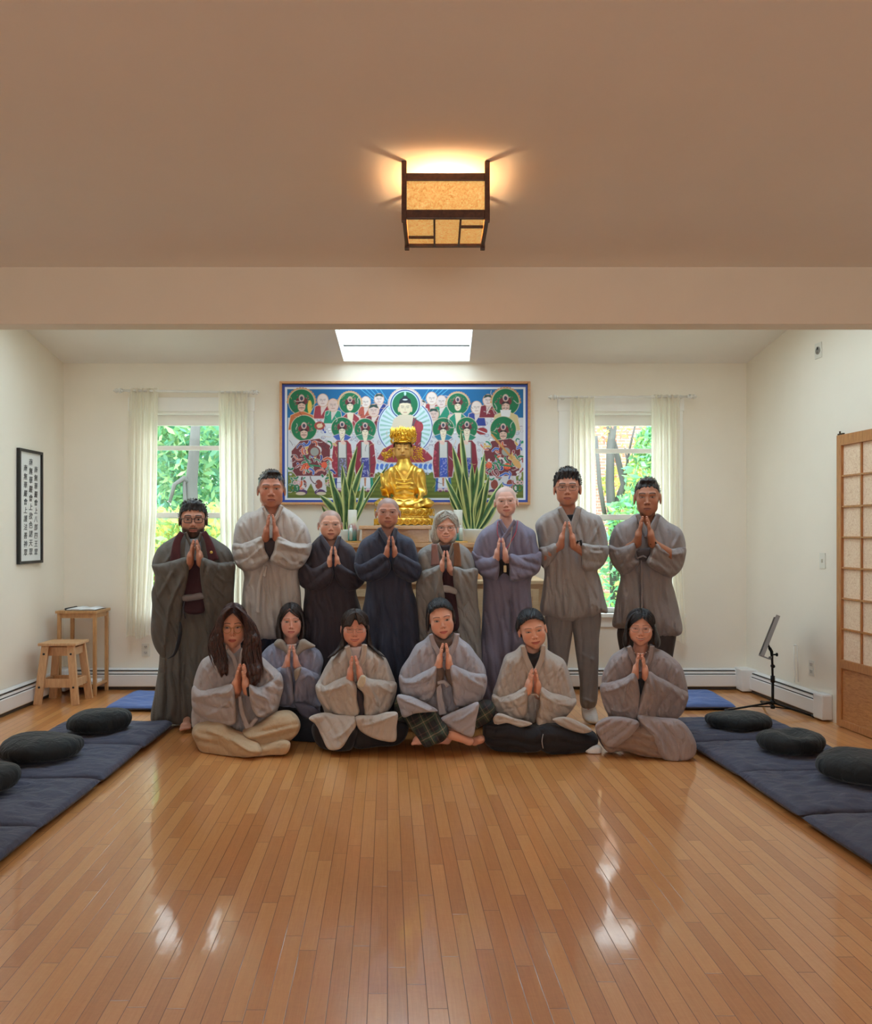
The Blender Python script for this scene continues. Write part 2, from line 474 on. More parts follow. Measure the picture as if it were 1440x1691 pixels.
# windows in the altar wall: casing, sill, two sashes, panes
def window(name, W, casing_x0, casing_x1, bar_z, meet_z):
    x0, x1, z0, z1 = W
    m = MB()
    for a, b in (((casing_x0, DW - .02, z0 - .02), (x0, DW + .02, 2.46)), ((x1, DW - .02, z0 - .02), (casing_x1, DW + .02, 2.46)), ((casing_x0 - .01, DW - .024, 2.42), (casing_x1 + .01, DW + .02, 2.54)),
                 ((casing_x0, DW - .016, z0 - .12), (casing_x1, DW + .02, z0 - .03))): m.box(a, b, bev=.004)
    for a, b in (((x0, DW, z0), (x0 + .02, DW + .15, z1)), ((x1 - .02, DW, z0), (x1, DW + .15, z1)), ((x0, DW, z1 - .02), (x1, DW + .15, z1))): m.box(a, b)
    w = structure(m.build(name, TRIM))
    MB().box((casing_x0 - .02, DW - .045, z0 - .035), (casing_x1 + .02, DW + .15, z0), bev=.006).build('window_sill', TRIM, w)
    for nm, za, zc, yy in (('upper_sash', meet_z - .02, z1 - .02, DW + .085), ('lower_sash', z0, meet_z + .03, DW + .055)):
        s = MB(); t = .042
        for a, b in (((x0 + .02, yy, za), (x0 + .02 + t, yy + .03, zc)), ((x1 - .02 - t, yy, za), (x1 - .02, yy + .03, zc)), ((x0 + .02, yy, za), (x1 - .02, yy + .03, za + t)), ((x0 + .02, yy, zc - t - (.05 if nm == 'upper_sash' else 0)), (x1 - .02, yy + .03, zc))): s.box(a, b, bev=.003)
        if nm == 'upper_sash': s.box((x0 + .03, yy + .004, bar_z - .02), (x1 - .03, yy + .026, bar_z + .02), bev=.003)
        so_ = s.build(nm, TRIM, w)
        MB().box((x0 + .05, yy + .012, za + .02), (x1 - .05, yy + .016, zc - .02)).build('pane', GLASS, so_)
zz = lambda py, d=DW: HC - (py - HY) * d / F
window('window_1', W1, -2.67, -1.59, zz(738), zz(852))
window('window_2', W2, 1.07, 2.15, zz(743), zz(855))

# baseboard heaters
def heater(name, p0, p1, n, label, seams=()):
    """a low convector along the wall from p0 to p1 (floor points); n points into the room"""
    p0 = Vector((*p0, 0)); p1 = Vector((*p1, 0)); n = Vector((*n, 0)).normalized(); u = (p1 - p0); L = u.length; u.normalize()
    Mx = Matrix((u, n, Vector((0, 0, 1)))).transposed().to_4x4(); Mx.translation = p0
    t = thing(name, label, 'heater', p0)
    prof = [(.004, .030), (.062, .030), (.066, .036), (.066, .128), (.058, .134), (.050, .134), (.050, .142), (.058, .142), (.052, .160), (.030, .180), (.004, .184)]
    m = MB()
    v = [Mx @ Vector((s, a, b)) for s in (0, L) for a, b in prof]; k = len(prof)
    m.add(v, [(i, i + 1, i + k + 1, i + k) for i in range(k - 1)] + [tuple(range(k))[::-1], tuple(range(k, 2 * k))])
    m.build('cover', HEAT, t)
    g = MB(); g.box((.03, .045, .1345), (L - .03, .0592, .1415), Mx); g.box((.03, .0365, .166), (L - .03, .052, .172), Mx @ Matrix.Translation((0, .004, -.001)))
    g.build('vent_slot', BLACK, t)
    MB().box((0.02, .006, .004), (L - .02, .05, .0305), Mx).build('base_strip', plain('heater_base', C(70, 62, 58), .6), t)
    for sx in seams: MB().box((sx - .002, .06, .031), (sx + .002, .0675, .128), Mx).build('panel_seam', BLACK, t)
    return t, Mx, L
heater('baseboard_heater', (-3.16, DW), (2.62, DW), (0, -1), 'long white baseboard heater under the altar wall windows')
heater('baseboard_heater', (XL, YR + .5), (XL, 6.86), (1, 0), 'white baseboard heater along the wall with the calligraphy', (5.75, 8.9))
rd = Vector((RB, 1, 0)).normalized()
p1 = rwall(1362, 1100); p2 = Vector((RA + RB * 6.86, 6.86, 0))
ht, Mx, L = heater('baseboard_heater', (p1.x, p1.y), (p2.x, p2.y), (-rd.y, rd.x), 'white baseboard heater behind the music stand')
MB().box((-.10, 0, .012), (.02, .082, .196), Mx, .012).build('end_cap', HEAT, ht)
cn = MB().box((XL, 6.84, .012), (XL + .10, DW, .194), None, .008); structure(cn.build('trim_1', HEAT))
cn = MB().box((2.60, 6.84, .012), (2.745, DW, .194), None, .008); structure(cn.build('trim_2', HEAT))
structure(MB().box((XL, 5.9, 2.835), (2.9, DW, 2.84)).build('trim_3', CEIL)) if False else None

# outside: lawn, brick house, trees
GRASS = plain('lawn', C(150, 158, 138), .9, 0, .2, 3)
structure(MB().box((-16, DW + .3, -.7), (16, 30, -.6)).build('ground_outside', GRASS))
def brick_mat():
    m, nt, b = new_mat('brick'); v = coords(nt, (1, 1, 1), 'Object', (math.pi / 2, 0, 0))
    br = nt.nodes.new('ShaderNodeTexBrick'); br.inputs['Scale'].default_value = 4.2
    br.inputs['Color1'].default_value = (*C(172, 114, 98), 1); br.inputs['Color2'].default_value = (*C(190, 138, 122), 1); br.inputs['Mortar'].default_value = (*C(196, 184, 174), 1)
    br.inputs['Mortar Size'].default_value = .03; br.inputs['Row Height'].default_value = .30; br.inputs['Brick Width'].default_value = .8
    nt.links.new(v, br.inputs['Vector']); nt.links.new(br.outputs['Color'], b.inputs['Base Color']); b.inputs['Roughness'].default_value = .9
    return m
bh = thing('brick_house', 'pale brick house beyond the trees outside the right window', 'house', (6, 19, -.6))
MB().box((2.0, 19, -.6), (9.5, 24, 6.5)).build('wall', brick_mat(), bh)
def foliage(name, cols, blobs, n, size, parent, seed):
    r = np.random.RandomState(seed); V = []; Cc = []; Fq = []
    for i in range(n):
        c, rad = blobs[r.randint(len(blobs))]
        g = r.normal(size=3); g /= np.linalg.norm(g); p = np.array(c) + g * np.array(rad) * r.uniform(.35, 1) ** .5
        a = r.normal(size=3); a /= np.linalg.norm(a); b = np.cross(a, r.normal(size=3)); b /= np.linalg.norm(b)
        s = size * r.uniform(.6, 1.4)
        k = len(V); V += [p - a * s, p + b * s * .38 + a * s * .1, p + a * s, p - b * s * .38 + a * s * .1]
        col = np.array(cols[r.randint(len(cols))]) * r.uniform(.7, 1.25); Cc += [col] * 4; Fq.append((k, k + 1, k + 2, k + 3))
    return mk(name, np.array(V), np.array(Fq), LEAFM, parent, False, cols=np.clip(np.array(Cc), 0, 1))
LEAFM, lfnt, lfb = new_mat('leaves')
a_ = lfnt.nodes.new('ShaderNodeVertexColor'); a_.layer_name = 'Col'
tl_ = lfnt.nodes.new('ShaderNodeBsdfTranslucent'); mxs = lfnt.nodes.new('ShaderNodeMixShader'); mxs.inputs['Fac'].default_value = .45
lfnt.links.new(a_.outputs['Color'], lfb.inputs['Base Color']); lfnt.links.new(a_.outputs['Color'], tl_.inputs['Color']); lfb.inputs['Roughness'].default_value = .6
lfnt.links.new(lfb.outputs[0], mxs.inputs[1]); lfnt.links.new(tl_.outputs[0], mxs.inputs[2]); lfnt.links.new(mxs.outputs[0], lfnt.nodes['Material Output'].inputs['Surface'])
BARK = plain('bark', C(92, 92, 90), .9, 0, .15, 5, .4, 12, stretch=(1, 1, .3))
GREENS = [C(136, 190, 140), C(164, 210, 150), C(128, 196, 172), C(190, 220, 160), C(112, 166, 136)]
YELL = [C(226, 206, 120), C(206, 206, 116), C(170, 200, 110)]
def tree(name, label, base, trunk, blobs, cols, n, size, seed, branches=()):
    t = thing(name, label, 'tree', base, 0, 'trees outside the windows')
    m = MB(); m.tube(trunk[0], trunk[1], 10)
    for b, rr in branches: m.tube(b, rr, 7)
    m.build('trunk', BARK, t, True)
    foliage('foliage', cols, blobs, n, size, t, seed)
    return t
q = lambda px, py, d: tuple(at(px, py, d))
def gq(px, d): p = at(px, 900, d); return (p.x, p.y, -.62)
tree('leafy_tree', 'grey-trunked leafy green tree filling the left window', gq(318, 15), ([gq(322, 15), q(318, 900, 15), q(316, 800, 15), q(321, 740, 15), q(326, 640, 15)], [.14, .125, .11, .095, .07]),
     [(q(290, 730, 16.6), (1.5, .9, 1.6)), (q(345, 740, 16.4), (1.2, .8, 1.6)), (q(310, 860, 16.6), (1.8, .9, 1.6)), (q(260, 800, 16.4), (1.1, .7, 1.8)), (q(300, 680, 16.2), (1.8, .8, .9)), (q(390, 820, 16.6), (1.4, .8, 1.9))], GREENS, 6200, .11, 3,
     [([q(316, 800, 15), q(303, 790, 14.9), q(288, 800, 14.8), q(280, 830, 14.8)], [.07, .055, .04, .03]), ([q(318, 850, 15), q(306, 830, 14.9), q(304, 790, 14.9)], [.055, .04, .03])])
tree('leafy_tree', 'blue-green leafy tree behind the trunk seen in the left window', gq(250, 20), ([gq(250, 20), q(255, 700, 20)], [.16, .11]),
     [(q(250, 760, 20), (3.0, 1.1, 3.3)), (q(360, 800, 20.4), (2.5, 1.1, 3.5)), (q(300, 930, 20), (3.6, 1.1, 1.9)), (q(300, 690, 20), (3.6, 1.1, 1.4)), (q(60, 800, 20), (3.4, 1.1, 3.2)), (q(520, 800, 20), (3.0, 1.1, 3.0))], [C(110, 186, 170), C(134, 204, 182), C(150, 212, 166), C(110, 176, 150)], 11000, .17, 5)
tree('yellow_shrub', 'pale yellow-green shrub below the tree outside the left window', gq(330, 13), ([gq(330, 13), q(330, 900, 13)], [.05, .025]),
     [(q(350, 890, 13.2), (.95, .5, .6)), (q(270, 900, 13.2), (.8, .5, .65)), (q(310, 930, 13.2), (1.2, .5, .65))], YELL + GREENS[1:2], 2600, .085, 8)
tree('bare_tree', 'slender forked grey tree before the brick wall outside the right window', gq(1018, 14), ([gq(1018, 14), q(1013, 880, 14), q(1007, 800, 14), q(1008, 740, 14), q(1020, 640, 14)], [.095, .085, .075, .07, .055]),
     [(q(998, 700, 14.2), (.5, .4, .4)), (q(1045, 780, 14.4), (.5, .4, .6))], [C(214, 140, 120), C(226, 196, 110), C(206, 200, 120)], 420, .06, 11,
     [([q(1012, 850, 14), q(1030, 800, 14.1), q(1016, 740, 14.2), q(1000, 690, 14.3)], [.07, .06, .05, .04]), ([q(1030, 800, 14.1), q(1040, 740, 14.1), q(1052, 690, 14.1)], [.03, .02, .015]), ([q(1000, 860, 13.9), q(990, 800, 13.9), q(984, 720, 13.9)], [.04, .04, .03]),
      ([q(1046, 830, 14.1), q(1040, 790, 14.1), q(1032, 740, 14.1)], [.022, .018, .014])])
tree('feathery_tree', 'feathery pale green tree at the inner edge of the right window', gq(1088, 13.6), ([gq(1088, 13.6), q(1086, 760, 13.6)], [.08, .05]),
     [(q(1080, 800, 13.8), (.5, .4, .9)), (q(1074, 740, 13.8), (.25, .3, .4)), (q(1052, 860, 13.7), (.55, .4, .5)), (q(1020, 950, 13.6), (.8, .5, .75)), (q(1085, 930, 13.6), (.8, .5, 1.0))], [C(150, 206, 150), C(170, 220, 160), C(190, 216, 120), C(130, 200, 160)], 3600, .085, 14)
tree('yellow_shrub', 'golden shrub against the brick wall outside the right window', gq(1050, 17.5), ([gq(1050, 17.5), q(1050, 850, 17.5)], [.05, .03]),
     [(q(1060, 790, 17.5), (.6, .4, .5)), (q(1024, 800, 17.5), (.5, .4, .4)), (q(995, 980, 17.3), (1, .4, .8))], YELL, 800, .085, 19)
# ------------------------------------------------------------------ altar painting (flat canvas, painted point by point)
class Canvas:
    def __init__(s, x0, y0, x1, y1, k):
        s.x0, s.y0, s.k = x0, y0, k
        s.w, s.h = int((x1 - x0) * k), int((y1 - y0) * k)
        s.a = np.zeros((s.h, s.w, 3))
        s.X = x0 + (np.arange(s.w)[None, :] + .5) / k; s.Y = y0 + (np.arange(s.h)[:, None] + .5) / k
    def box(s, x0, y0, x1, y1):
        i0 = max(0, int((x0 - s.x0) * s.k)); i1 = min(s.w, int((x1 - s.x0) * s.k) + 2)
        j0 = max(0, int((y0 - s.y0) * s.k)); j1 = min(s.h, int((y1 - s.y0) * s.k) + 2)
        return slice(j0, max(j0, j1)), slice(i0, max(i0, i1))
    def put(s, sl, m, col, al=1.0):
        A = s.a[sl]; m = np.clip(m, 0, 1)[..., None] * al
        A[...] = A * (1 - m) + np.asarray(col) * m
    def rect(s, x0, y0, x1, y1, col): s.a[s.box(x0, y0, x1 - 1 / s.k, y1 - 1 / s.k)] = col
    def oval(s, cx, cy, rx, ry, col, al=1.0, inner=0.0, rot=0.0):
        R = max(rx, ry) + 1; sl = s.box(cx - R, cy - R, cx + R, cy + R)
        X = s.X[:, sl[1]] - cx; Y = s.Y[sl[0]] - cy
        c, n = math.cos(rot), math.sin(rot); u, v = X * c + Y * n, -X * n + Y * c
        d = np.sqrt((u / rx) ** 2 + (v / ry) ** 2); e = min(rx, ry) * s.k
        m = np.clip((1 - d) * e + .5, 0, 1)
        if inner: m = m * np.clip((d - inner) * e + .5, 0, 1)
        s.put(sl, m, col, al)
    def poly(s, P, col, al=1.0, edge=None, ew=.5):
        P = np.array(P, float); lo, hi = P.min(0), P.max(0); sl = s.box(lo[0] - 1, lo[1] - 1, hi[0] + 1, hi[1] + 1)
        X, Y = np.broadcast_arrays(s.X[:, sl[1]], s.Y[sl[0]])
        if X.size == 0: return
        m = pip0(np.stack([X.ravel(), Y.ravel()], 1), P).reshape(X.shape)
        s.put(sl, m.astype(float), col, al)
        if edge is not None: s.line(list(P) + [P[0]], ew, edge)
    def line(s, P, w, col, al=1.0):
        P = np.array(P, float)
        for a, b in zip(P[:-1], P[1:]):
            sl = s.box(min(a[0], b[0]) - w, min(a[1], b[1]) - w, max(a[0], b[0]) + w, max(a[1], b[1]) + w)
            X = s.X[:, sl[1]] - a[0]; Y = s.Y[sl[0]] - a[1]
            d = b - a; L = d @ d + 1e-9; t = np.clip((X * d[0] + Y * d[1]) / L, 0, 1)
            e = np.sqrt((X - t * d[0]) ** 2 + (Y - t * d[1]) ** 2)
            s.put(sl, (w / 2 - e) * s.k + .5, col, al)
def pip0(pts, B):
    x, y = pts[:, 0], pts[:, 1]; ins = np.zeros(len(pts), bool); Bn = np.roll(B, -1, 0)
    for (x1, y1), (x2, y2) in zip(B, Bn):
        if y1 != y2: ins ^= ((y1 > y) != (y2 > y)) & (x < (x2 - x1) * (y - y1) / (y2 - y1) + x1)
    return ins

def paint():
    c = Canvas(465.5, 633.5, 872, 830.5, 3.0)
    r = random.Random(4)
    BL, WH, SKY = C(52, 78, 166), C(226, 230, 236), C(8, 104, 160)
    GRN, DGR, MAR, RED, CRM, PINK = C(8, 112, 70), C(20, 84, 58), C(126, 34, 52), C(158, 52, 66), C(232, 218, 192), C(214, 180, 164)
    INK, GRASSC, OLIVE, ORG, NAVY, TEAL = C(44, 34, 44), C(116, 128, 48), C(92, 104, 36), C(216, 92, 52), C(40, 60, 140), C(30, 140, 110)
    c.rect(465.5, 633.5, 872, 831, BL); c.rect(465.5, 633.5, 872, 635, C(24, 30, 60)); c.rect(470.8, 639.3, 867.5, 825.2, WH); c.rect(474.2, 642.6, 864, 822.4, SKY)  # dark line along the top is the frame's shadow painted into the canvas
    # grass and clouds
    for y in range(778, 822): c.rect(475.5, y, 864, y + 1.2, tuple(np.array(GRASSC) * (1 - .30 * math.sin(y * .9) * .4 - (y - 778) / 160)))
    c.rect(475.5, 690, 864, 779, C(206, 208, 214))
    for i in range(560):
        x, y = r.uniform(478, 862), r.uniform(688, 784); rr = r.uniform(1.6, 4)
        c.oval(x, y, rr, rr * .7, r.choice([C(228, 228, 232), C(196, 198, 214), C(212, 206, 214)])); c.oval(x, y, rr, rr * .7, C(112, 106, 130), .8, 1 - .8 / rr)
    for a in (-1, 1):
        for k in range(5):
            c.line([(668 + a * (26 + 5 * k), 664), (668 + a * (40 + 8 * k), 643)], 1.0, C(90, 190, 230), .8)
    # second ranks of attendants: robes then heads
    heads = [(533, 661, 8.5), (550, 669, 8.5), (604, 664, 7.5), (626, 659, 7.5), (617, 678, 8.5), (713, 658, 8.5), (729, 663, 8), (716, 684, 8), (787, 673, 8.5), (806, 661, 8), (645, 672, 6), (697, 668, 6), (590, 690, 5), (745, 690, 5)]
    for i, (x, y, q) in enumerate(heads):
        rc = [RED, TEAL, C(182, 86, 70), NAVY, MAR][i % 5]
        c.poly([(x - q * 1.9, y + q * 3.6), (x - q * 1.5, y + q * 1.2), (x, y + q * .7), (x + q * 1.5, y + q * 1.2), (x + q * 1.9, y + q * 3.6)], rc, 1, C(226, 200, 190), .8)
        c.poly([(x - q * .4, y + q), (x + q * .9, y + q), (x - q * .3, y + q * 3)], C(222, 206, 200), .9)
        c.oval(x, y, q * 1.12, q * 1.3, C(206, 160, 120)); c.oval(x, y, q, q * 1.2, [C(222, 204, 200), C(214, 186, 176), C(228, 212, 204)][i % 3])
        if i % 4 == 3 or i % 5 == 4: c.poly([(x - q * .95, y - q * .4), (x - q * .6, y - q * 1.15), (x + q * .6, y - q * 1.15), (x + q * .95, y - q * .4), (x, y - q * .72)], C(40, 70, 66))
        for sx in (-1, 1):
            c.line([(x + sx * q * .15, y - q * .15), (x + sx * q * .55, y - q * .22)], .7, INK, .8); c.line([(x + sx * q * .2, y + q * .05), (x + sx * q * .5, y + q * .02)], .6, INK, .7)
        c.line([(x, y - q * .1), (x - q * .12, y + q * .35)], .5, C(150, 90, 80)); c.line([(x - q * .3, y + q * .62), (x + q * .3, y + q * .62)], .7, C(150, 60, 60))
    def halo(x, y, q, rim=None):
        if rim:
            for k in range(16):
                a = math.pi + math.pi * k / 15; c.oval(x + q * 1.06 * math.cos(a), y + q * 1.06 * math.sin(a), 2.4, 2.4, rim)
        c.oval(x, y, q + .9, q + .9, C(206, 196, 176)); c.oval(x, y, q, q, GRN)
    def crown_head(x, y, q, dark=False):
        for k in range(46):
            a = r.uniform(0, 6.28); d = r.uniform(.25, .80) * q
            if math.sin(a) < .5: c.oval(x + d * math.cos(a), y - q * .06 + d * math.sin(a) * .8, 1.0, 1.0, r.choice([C(128, 84, 84), C(150, 104, 100), C(92, 66, 66), C(120, 120, 96)]))
        c.oval(x, y - q * .10, q * .46, q * .36, C(112, 40, 48)); c.oval(x, y - q * .36, q * .22, q * .28, C(206, 178, 170)); c.oval(x, y - q * .34, q * .13, q * .17, C(58, 62, 84))
        c.oval(x, y + q * .30, q * .31, q * .42, C(160, 120, 110)); c.oval(x, y + q * .30, q * .28, q * .40, PINK if dark else CRM)
        c.poly([(x - q * .33, y + q * .16), (x - q * .2, y - q * .08), (x + q * .2, y - q * .08), (x + q * .33, y + q * .16), (x, y + q * .02)], C(40, 30, 34))
        for sx in (-1, 1): c.line([(x + sx * q * .07, y + q * .22), (x + sx * q * .2, y + q * .2)], .6, INK)
        c.line([(x - q * .07, y + q * .50), (x + q * .07, y + q * .50)], .7, C(170, 60, 60)); c.line([(x, y + q * .24), (x, y + q * .38)], .4, C(170, 130, 110))
        if dark: c.line([(x - q * .2, y + q * .42), (x, y + q * .40), (x + q * .2, y + q * .42)], 1.0, INK)
    # upper bodhisattvas and corner kings
    for x, col in ((578, RED), (756, TEAL)):
        halo(x, 666 if x < 600 else 667, 17.5, C(210, 164, 120)); c.poly([(x - 19, 708), (x - 14, 690), (x - 5, 682), (x + 6, 682), (x + 15, 690), (x + 20, 708)], col, 1, C(228, 206, 196), .8)
        c.poly([(x - 5, 682), (x + 6, 682), (x + 3, 706), (x - 2, 706)], CRM); crown_head(x, 666, 17.5)
    for x, y, q in ((498, 664, 21), (835, 664, 22)):
        halo(x, y, q, C(206, 150, 96)); c.poly([(x - 22, y + 46), (x - 18, y + 22), (x, y + 14), (x + 19, y + 22), (x + 24, y + 46)], C(196, 106, 60) if x < 600 else C(206, 188, 140), 1, C(226, 196, 150), .8); crown_head(x, y + 1, q, True)
        if x > 600: c.poly([(x - 9, y + 13), (x + 9, y + 13), (x + 7, y + 24), (x, y + 27), (x - 7, y + 24)], C(222, 222, 224))
    c.oval(511.5, 672, 3.6, 11, C(226, 186, 80)); 
    # central buddha
    c.oval(669, 706, 46.5, 47.5, C(222, 226, 236)); c.oval(669, 706, 45.5, 46.5, NAVY); c.oval(669, 706, 44, 45, C(206, 224, 232))
    for k in range(64):
        a = 6.283 * k / 64
        if k % 2: c.poly([(669 + 18 * math.cos(a - .03), 706 + 18 * math.sin(a - .03)), (669 + 42 * math.cos(a - .045), 706 + 43 * math.sin(a - .045)), (669 + 42 * math.cos(a + .045), 706 + 43 * math.sin(a + .045)), (669 + 18 * math.cos(a + .03), 706 + 18 * math.sin(a + .03))], C(140, 190, 176), .8)
    for k in range(22):
        a = math.pi * (1.0 + k / 21.0); c.oval(669 + 26.5 * math.cos(a), 668 + 26 * math.sin(a), 2.6, 2.6, C(214, 190, 182))
    c.oval(669, 668, 25.6, 25.6, WH); c.oval(669, 668, 24.6, 24.6, NAVY); c.oval(669, 668, 22.6, 22.6, C(190, 224, 226)); c.oval(669, 668, 21, 21, GRN)
    c.poly([(667, 649), (669, 658), (671, 649), (669, 646)], C(180, 220, 210))
    c.poly([(622, 758), (632, 742), (650, 732), (690, 734), (706, 746), (717, 758), (700, 764), (640, 764)], RED, 1, C(220, 190, 180), .8)
    c.poly([(646, 708), (650, 692), (660, 685), (679, 685), (688, 690), (690, 730), (650, 732)], C(222, 206, 182)); c.poly([(683, 690), (692, 696), (696, 716), (694, 736), (686, 736), (680, 706)], RED, 1, C(80, 70, 90), 1.2)
    c.oval(693, 705, 6, 9, C(172, 62, 72)); c.line([(687, 690), (681, 706), (686, 730)], 1.6, C(70, 90, 100))
    c.oval(669, 673, 10.4, 13, C(196, 160, 130)); c.oval(669, 673.4, 9.6, 12.4, C(230, 214, 184)); c.oval(658.8, 676, 1.7, 4.4, C(222, 200, 170)); c.oval(679.2, 676, 1.7, 4.4, C(222, 200, 170))
    c.oval(669, 661, 8.8, 4.6, C(34, 40, 54)); c.oval(669, 657.4, 4.6, 4.2, C(34, 40, 54)); c.poly([(659, 667), (660, 661), (678, 661), (679, 667), (669, 664.5)], C(34, 40, 54)); c.oval(669, 660, 4, 1.2, C(206, 214, 214))
    for sx in (-1, 1): c.line([(669 + sx * 2, 671), (669 + sx * 7, 670.4)], .7, INK); c.line([(669 + sx * 2.4, 673.4), (669 + sx * 6.4, 673.2)], .6, INK)
    c.line([(669, 672), (669, 678)], .5, C(180, 140, 110)); c.line([(666.4, 681), (671.6, 681)], .9, C(170, 70, 70))
    for k in range(13):
        x = 622 + k * 8; c.oval(x, 773, 5.4, 7.6, C(196, 216, 240)); c.oval(x + 1, 771, 3.6, 5.4, C(84, 120, 200)); c.oval(x - 1, 778, 3.4, 3.2, C(220, 228, 240))
    # standing bodhisattvas
    for i, (x, y) in enumerate(((565, 707), (603, 709), (732, 708), (771, 707))):
        halo(x, y, 17.6)
        mir = 1 if i < 2 else -1
        c.poly([(x - 13, 812), (x - 12, 786), (x + 12, 786), (x + 14, 812), (x + 6, 808), (x - 6, 808)], [NAVY, TEAL, C(60, 92, 170), C(60, 92, 170)][i])
        c.poly([(x - 8, 786), (x + 8, 786), (x + 9, 806), (x - 9, 806)], C(222, 222, 230)); c.poly([(x - 2, 788), (x + 2, 788), (x + 1, 803), (x - 1, 803)], C(190, 128, 96))
        for sx in (-1, 1): c.oval(x + sx * 5, 809, 4.6, 3.4, C(216, 188, 196)); c.oval(x + sx * 5, 811, 3, 1.6, C(120, 60, 90)); c.line([(x + sx * 12, 788), (x + sx * 14, 812)], 1.0, C(60, 150, 130))
        c.poly([(x - 15, 734), (x - 8, 726), (x + 8, 726), (x + 15, 734), (x + 18.5, 764), (x + 15, 788), (x - 15, 789), (x - 18, 764)], [C(150, 44, 62), C(142, 40, 58), C(132, 44, 62), C(126, 30, 48)][i], 1, C(222, 206, 206), 1.1)
        if i == 2 or i == 0:
            for k in range(26): c.oval(x + r.uniform(-15, 15), r.uniform(738, 786), 1.6, 1.6, C(176, 66, 84))
        c.poly([(x - 9, 727), (x - 16, 720), (x - 4, 716), (x + 4, 716), (x + 16, 722), (x + 9, 727)], [C(64, 92, 170), C(60, 140, 110), C(40, 120, 150), C(40, 130, 100)][i], 1, C(226, 206, 206), .6)
        c.poly([(x - 6, 730), (x + 6, 730), (x + 7, 788), (x - 6, 788)], C(206, 204, 200)); c.poly([(x - 5.6, 756), (x + 6, 756), (x + 7, 788), (x - 6, 788)], [C(110, 104, 112), C(66, 66, 140), C(64, 86, 176), C(52, 70, 150)][i])
        for k in range(30): c.oval(x + r.uniform(-5, 6), r.uniform(757, 786), .9, .9, C(150, 150, 200))
        c.line([(x - 6.5, 730), (x - 6.5, 788)], 1.6, C(88, 96, 92)); c.line([(x + 6.8, 730), (x + 7.8, 788)], 1.6, C(88, 96, 92))
        c.poly([(x - 5, 716), (x + 5, 716), (x + 1, 734), (x - 1, 734)], CRM); c.oval(x + mir * 2, 731, 4.6, 3, C(226, 190, 176), 1, 0, .5)
        crown_head(x, y, 17.6)
    # four guardians in armour, full of scarves
    for gx, gy, s_ in ((512, 707, 1), (826, 709, -1)):
        hx = 502 if s_ > 0 else 831; halo(hx, gy, 21)
        x0, x1 = (479, 548) if s_ > 0 else (797, 862)
        cx = (x0 + x1) / 2
        c.poly([(x0 + 2, 745), (cx - 18, 728), (cx + 14, 724), (x1 - 2, 736), (x1 - 4, 776), (cx + 20, 792), (cx - 20, 792), (x0 + 4, 778)], C(112, 46, 54), 1, C(216, 200, 196), .8)
        c.poly([(cx - 22, 786), (cx + 22, 786), (cx + 26, 812), (cx + 8, 816), (cx, 798), (cx - 10, 816), (cx - 24, 812)], C(206, 204, 208))
        for sx in (-1, 1): c.oval(cx + sx * 15, 813, 9, 5, C(84, 52, 100)); c.oval(cx + sx * 17, 815, 8, 2.6, C(214, 196, 170)); c.oval(cx + sx * 13, 800, 6, 8, C(140, 66, 56))
        cols = [C(34, 120, 84), C(34, 120, 84), NAVY, C(60, 100, 190), C(150, 52, 60), C(210, 204, 204), C(206, 96, 60), C(90, 60, 70), TEAL, C(206, 170, 90)]
        for k in range(58):
            px, py = r.uniform(x0, x1), r.uniform(728, 806); a = r.uniform(0, 6.28); L = r.uniform(7, 20); P = []
            for t in range(8):
                P.append((min(863, max(476, px)), min(820, py))); a += r.uniform(-.2, .75); px += math.cos(a) * L / 8; py += math.sin(a) * L / 8
            w = r.uniform(1.6, 3.4); c.line(P, w + 1.0, C(226, 218, 218), .9); c.line(P, w, r.choice(cols))
        c.oval(cx - 8 * s_, 770, 6, 5.4, C(222, 84, 52)); c.oval(cx + 22 * s_, 768, 5, 5.4, C(224, 96, 66))
        for k in range(14): c.oval(cx - 8 * s_ + r.uniform(-5, 5), 770 + r.uniform(-4, 4), .7, .7, C(240, 150, 100))
        c.oval(cx + 5, 745, 11, 9, C(126, 52, 50), 1, 0, .4); c.oval(cx + 6, 746, 7, 7, C(150, 152, 146)); c.line([(cx - 12, 752), (cx - 2, 768), (cx + 16, 770)], 2.4, C(40, 128, 90))
        crown_head(hx, gy + 3, 20, True)
    c.line([(527, 700), (537, 714)], 3, C(40, 70, 160)); c.oval(528, 703, 9, 7, C(160, 64, 56)); c.oval(528, 703, 5, 3.6, C(220, 190, 150))
    c.line([(812, 718), (846, 757)], 3.4, C(196, 140, 78)); c.oval(853, 765, 5, 10, C(214, 166, 104), 1, 0, -.7); c.oval(796, 712, 9, 6, C(150, 44, 50)); c.line([(788, 710), (804, 716)], 1.2, WH)
    for k in range(170):
        x, y = r.uniform(478, 862), r.uniform(650, 815)
        if 640 < x < 698 and y < 760: continue
        a = r.uniform(0, 6.28); P = []
        for t in range(6): P.append((min(863, max(476, x)), min(820, max(645, y)))); a += r.uniform(-.7, .7); x += math.cos(a) * 2.2; y += math.sin(a) * 2.2
        c.line(P, .8, r.choice([C(226, 214, 214), C(60, 44, 58), C(206, 170, 120), C(226, 214, 214)]), .75)
    for x in (484, 858, 490, 852): c.oval(x, 806, 5, 6, C(40, 110, 70), 1, .62); c.oval(x + 3, 797, 3.4, 3.4, C(214, 170, 176), 1, .4)
    return c
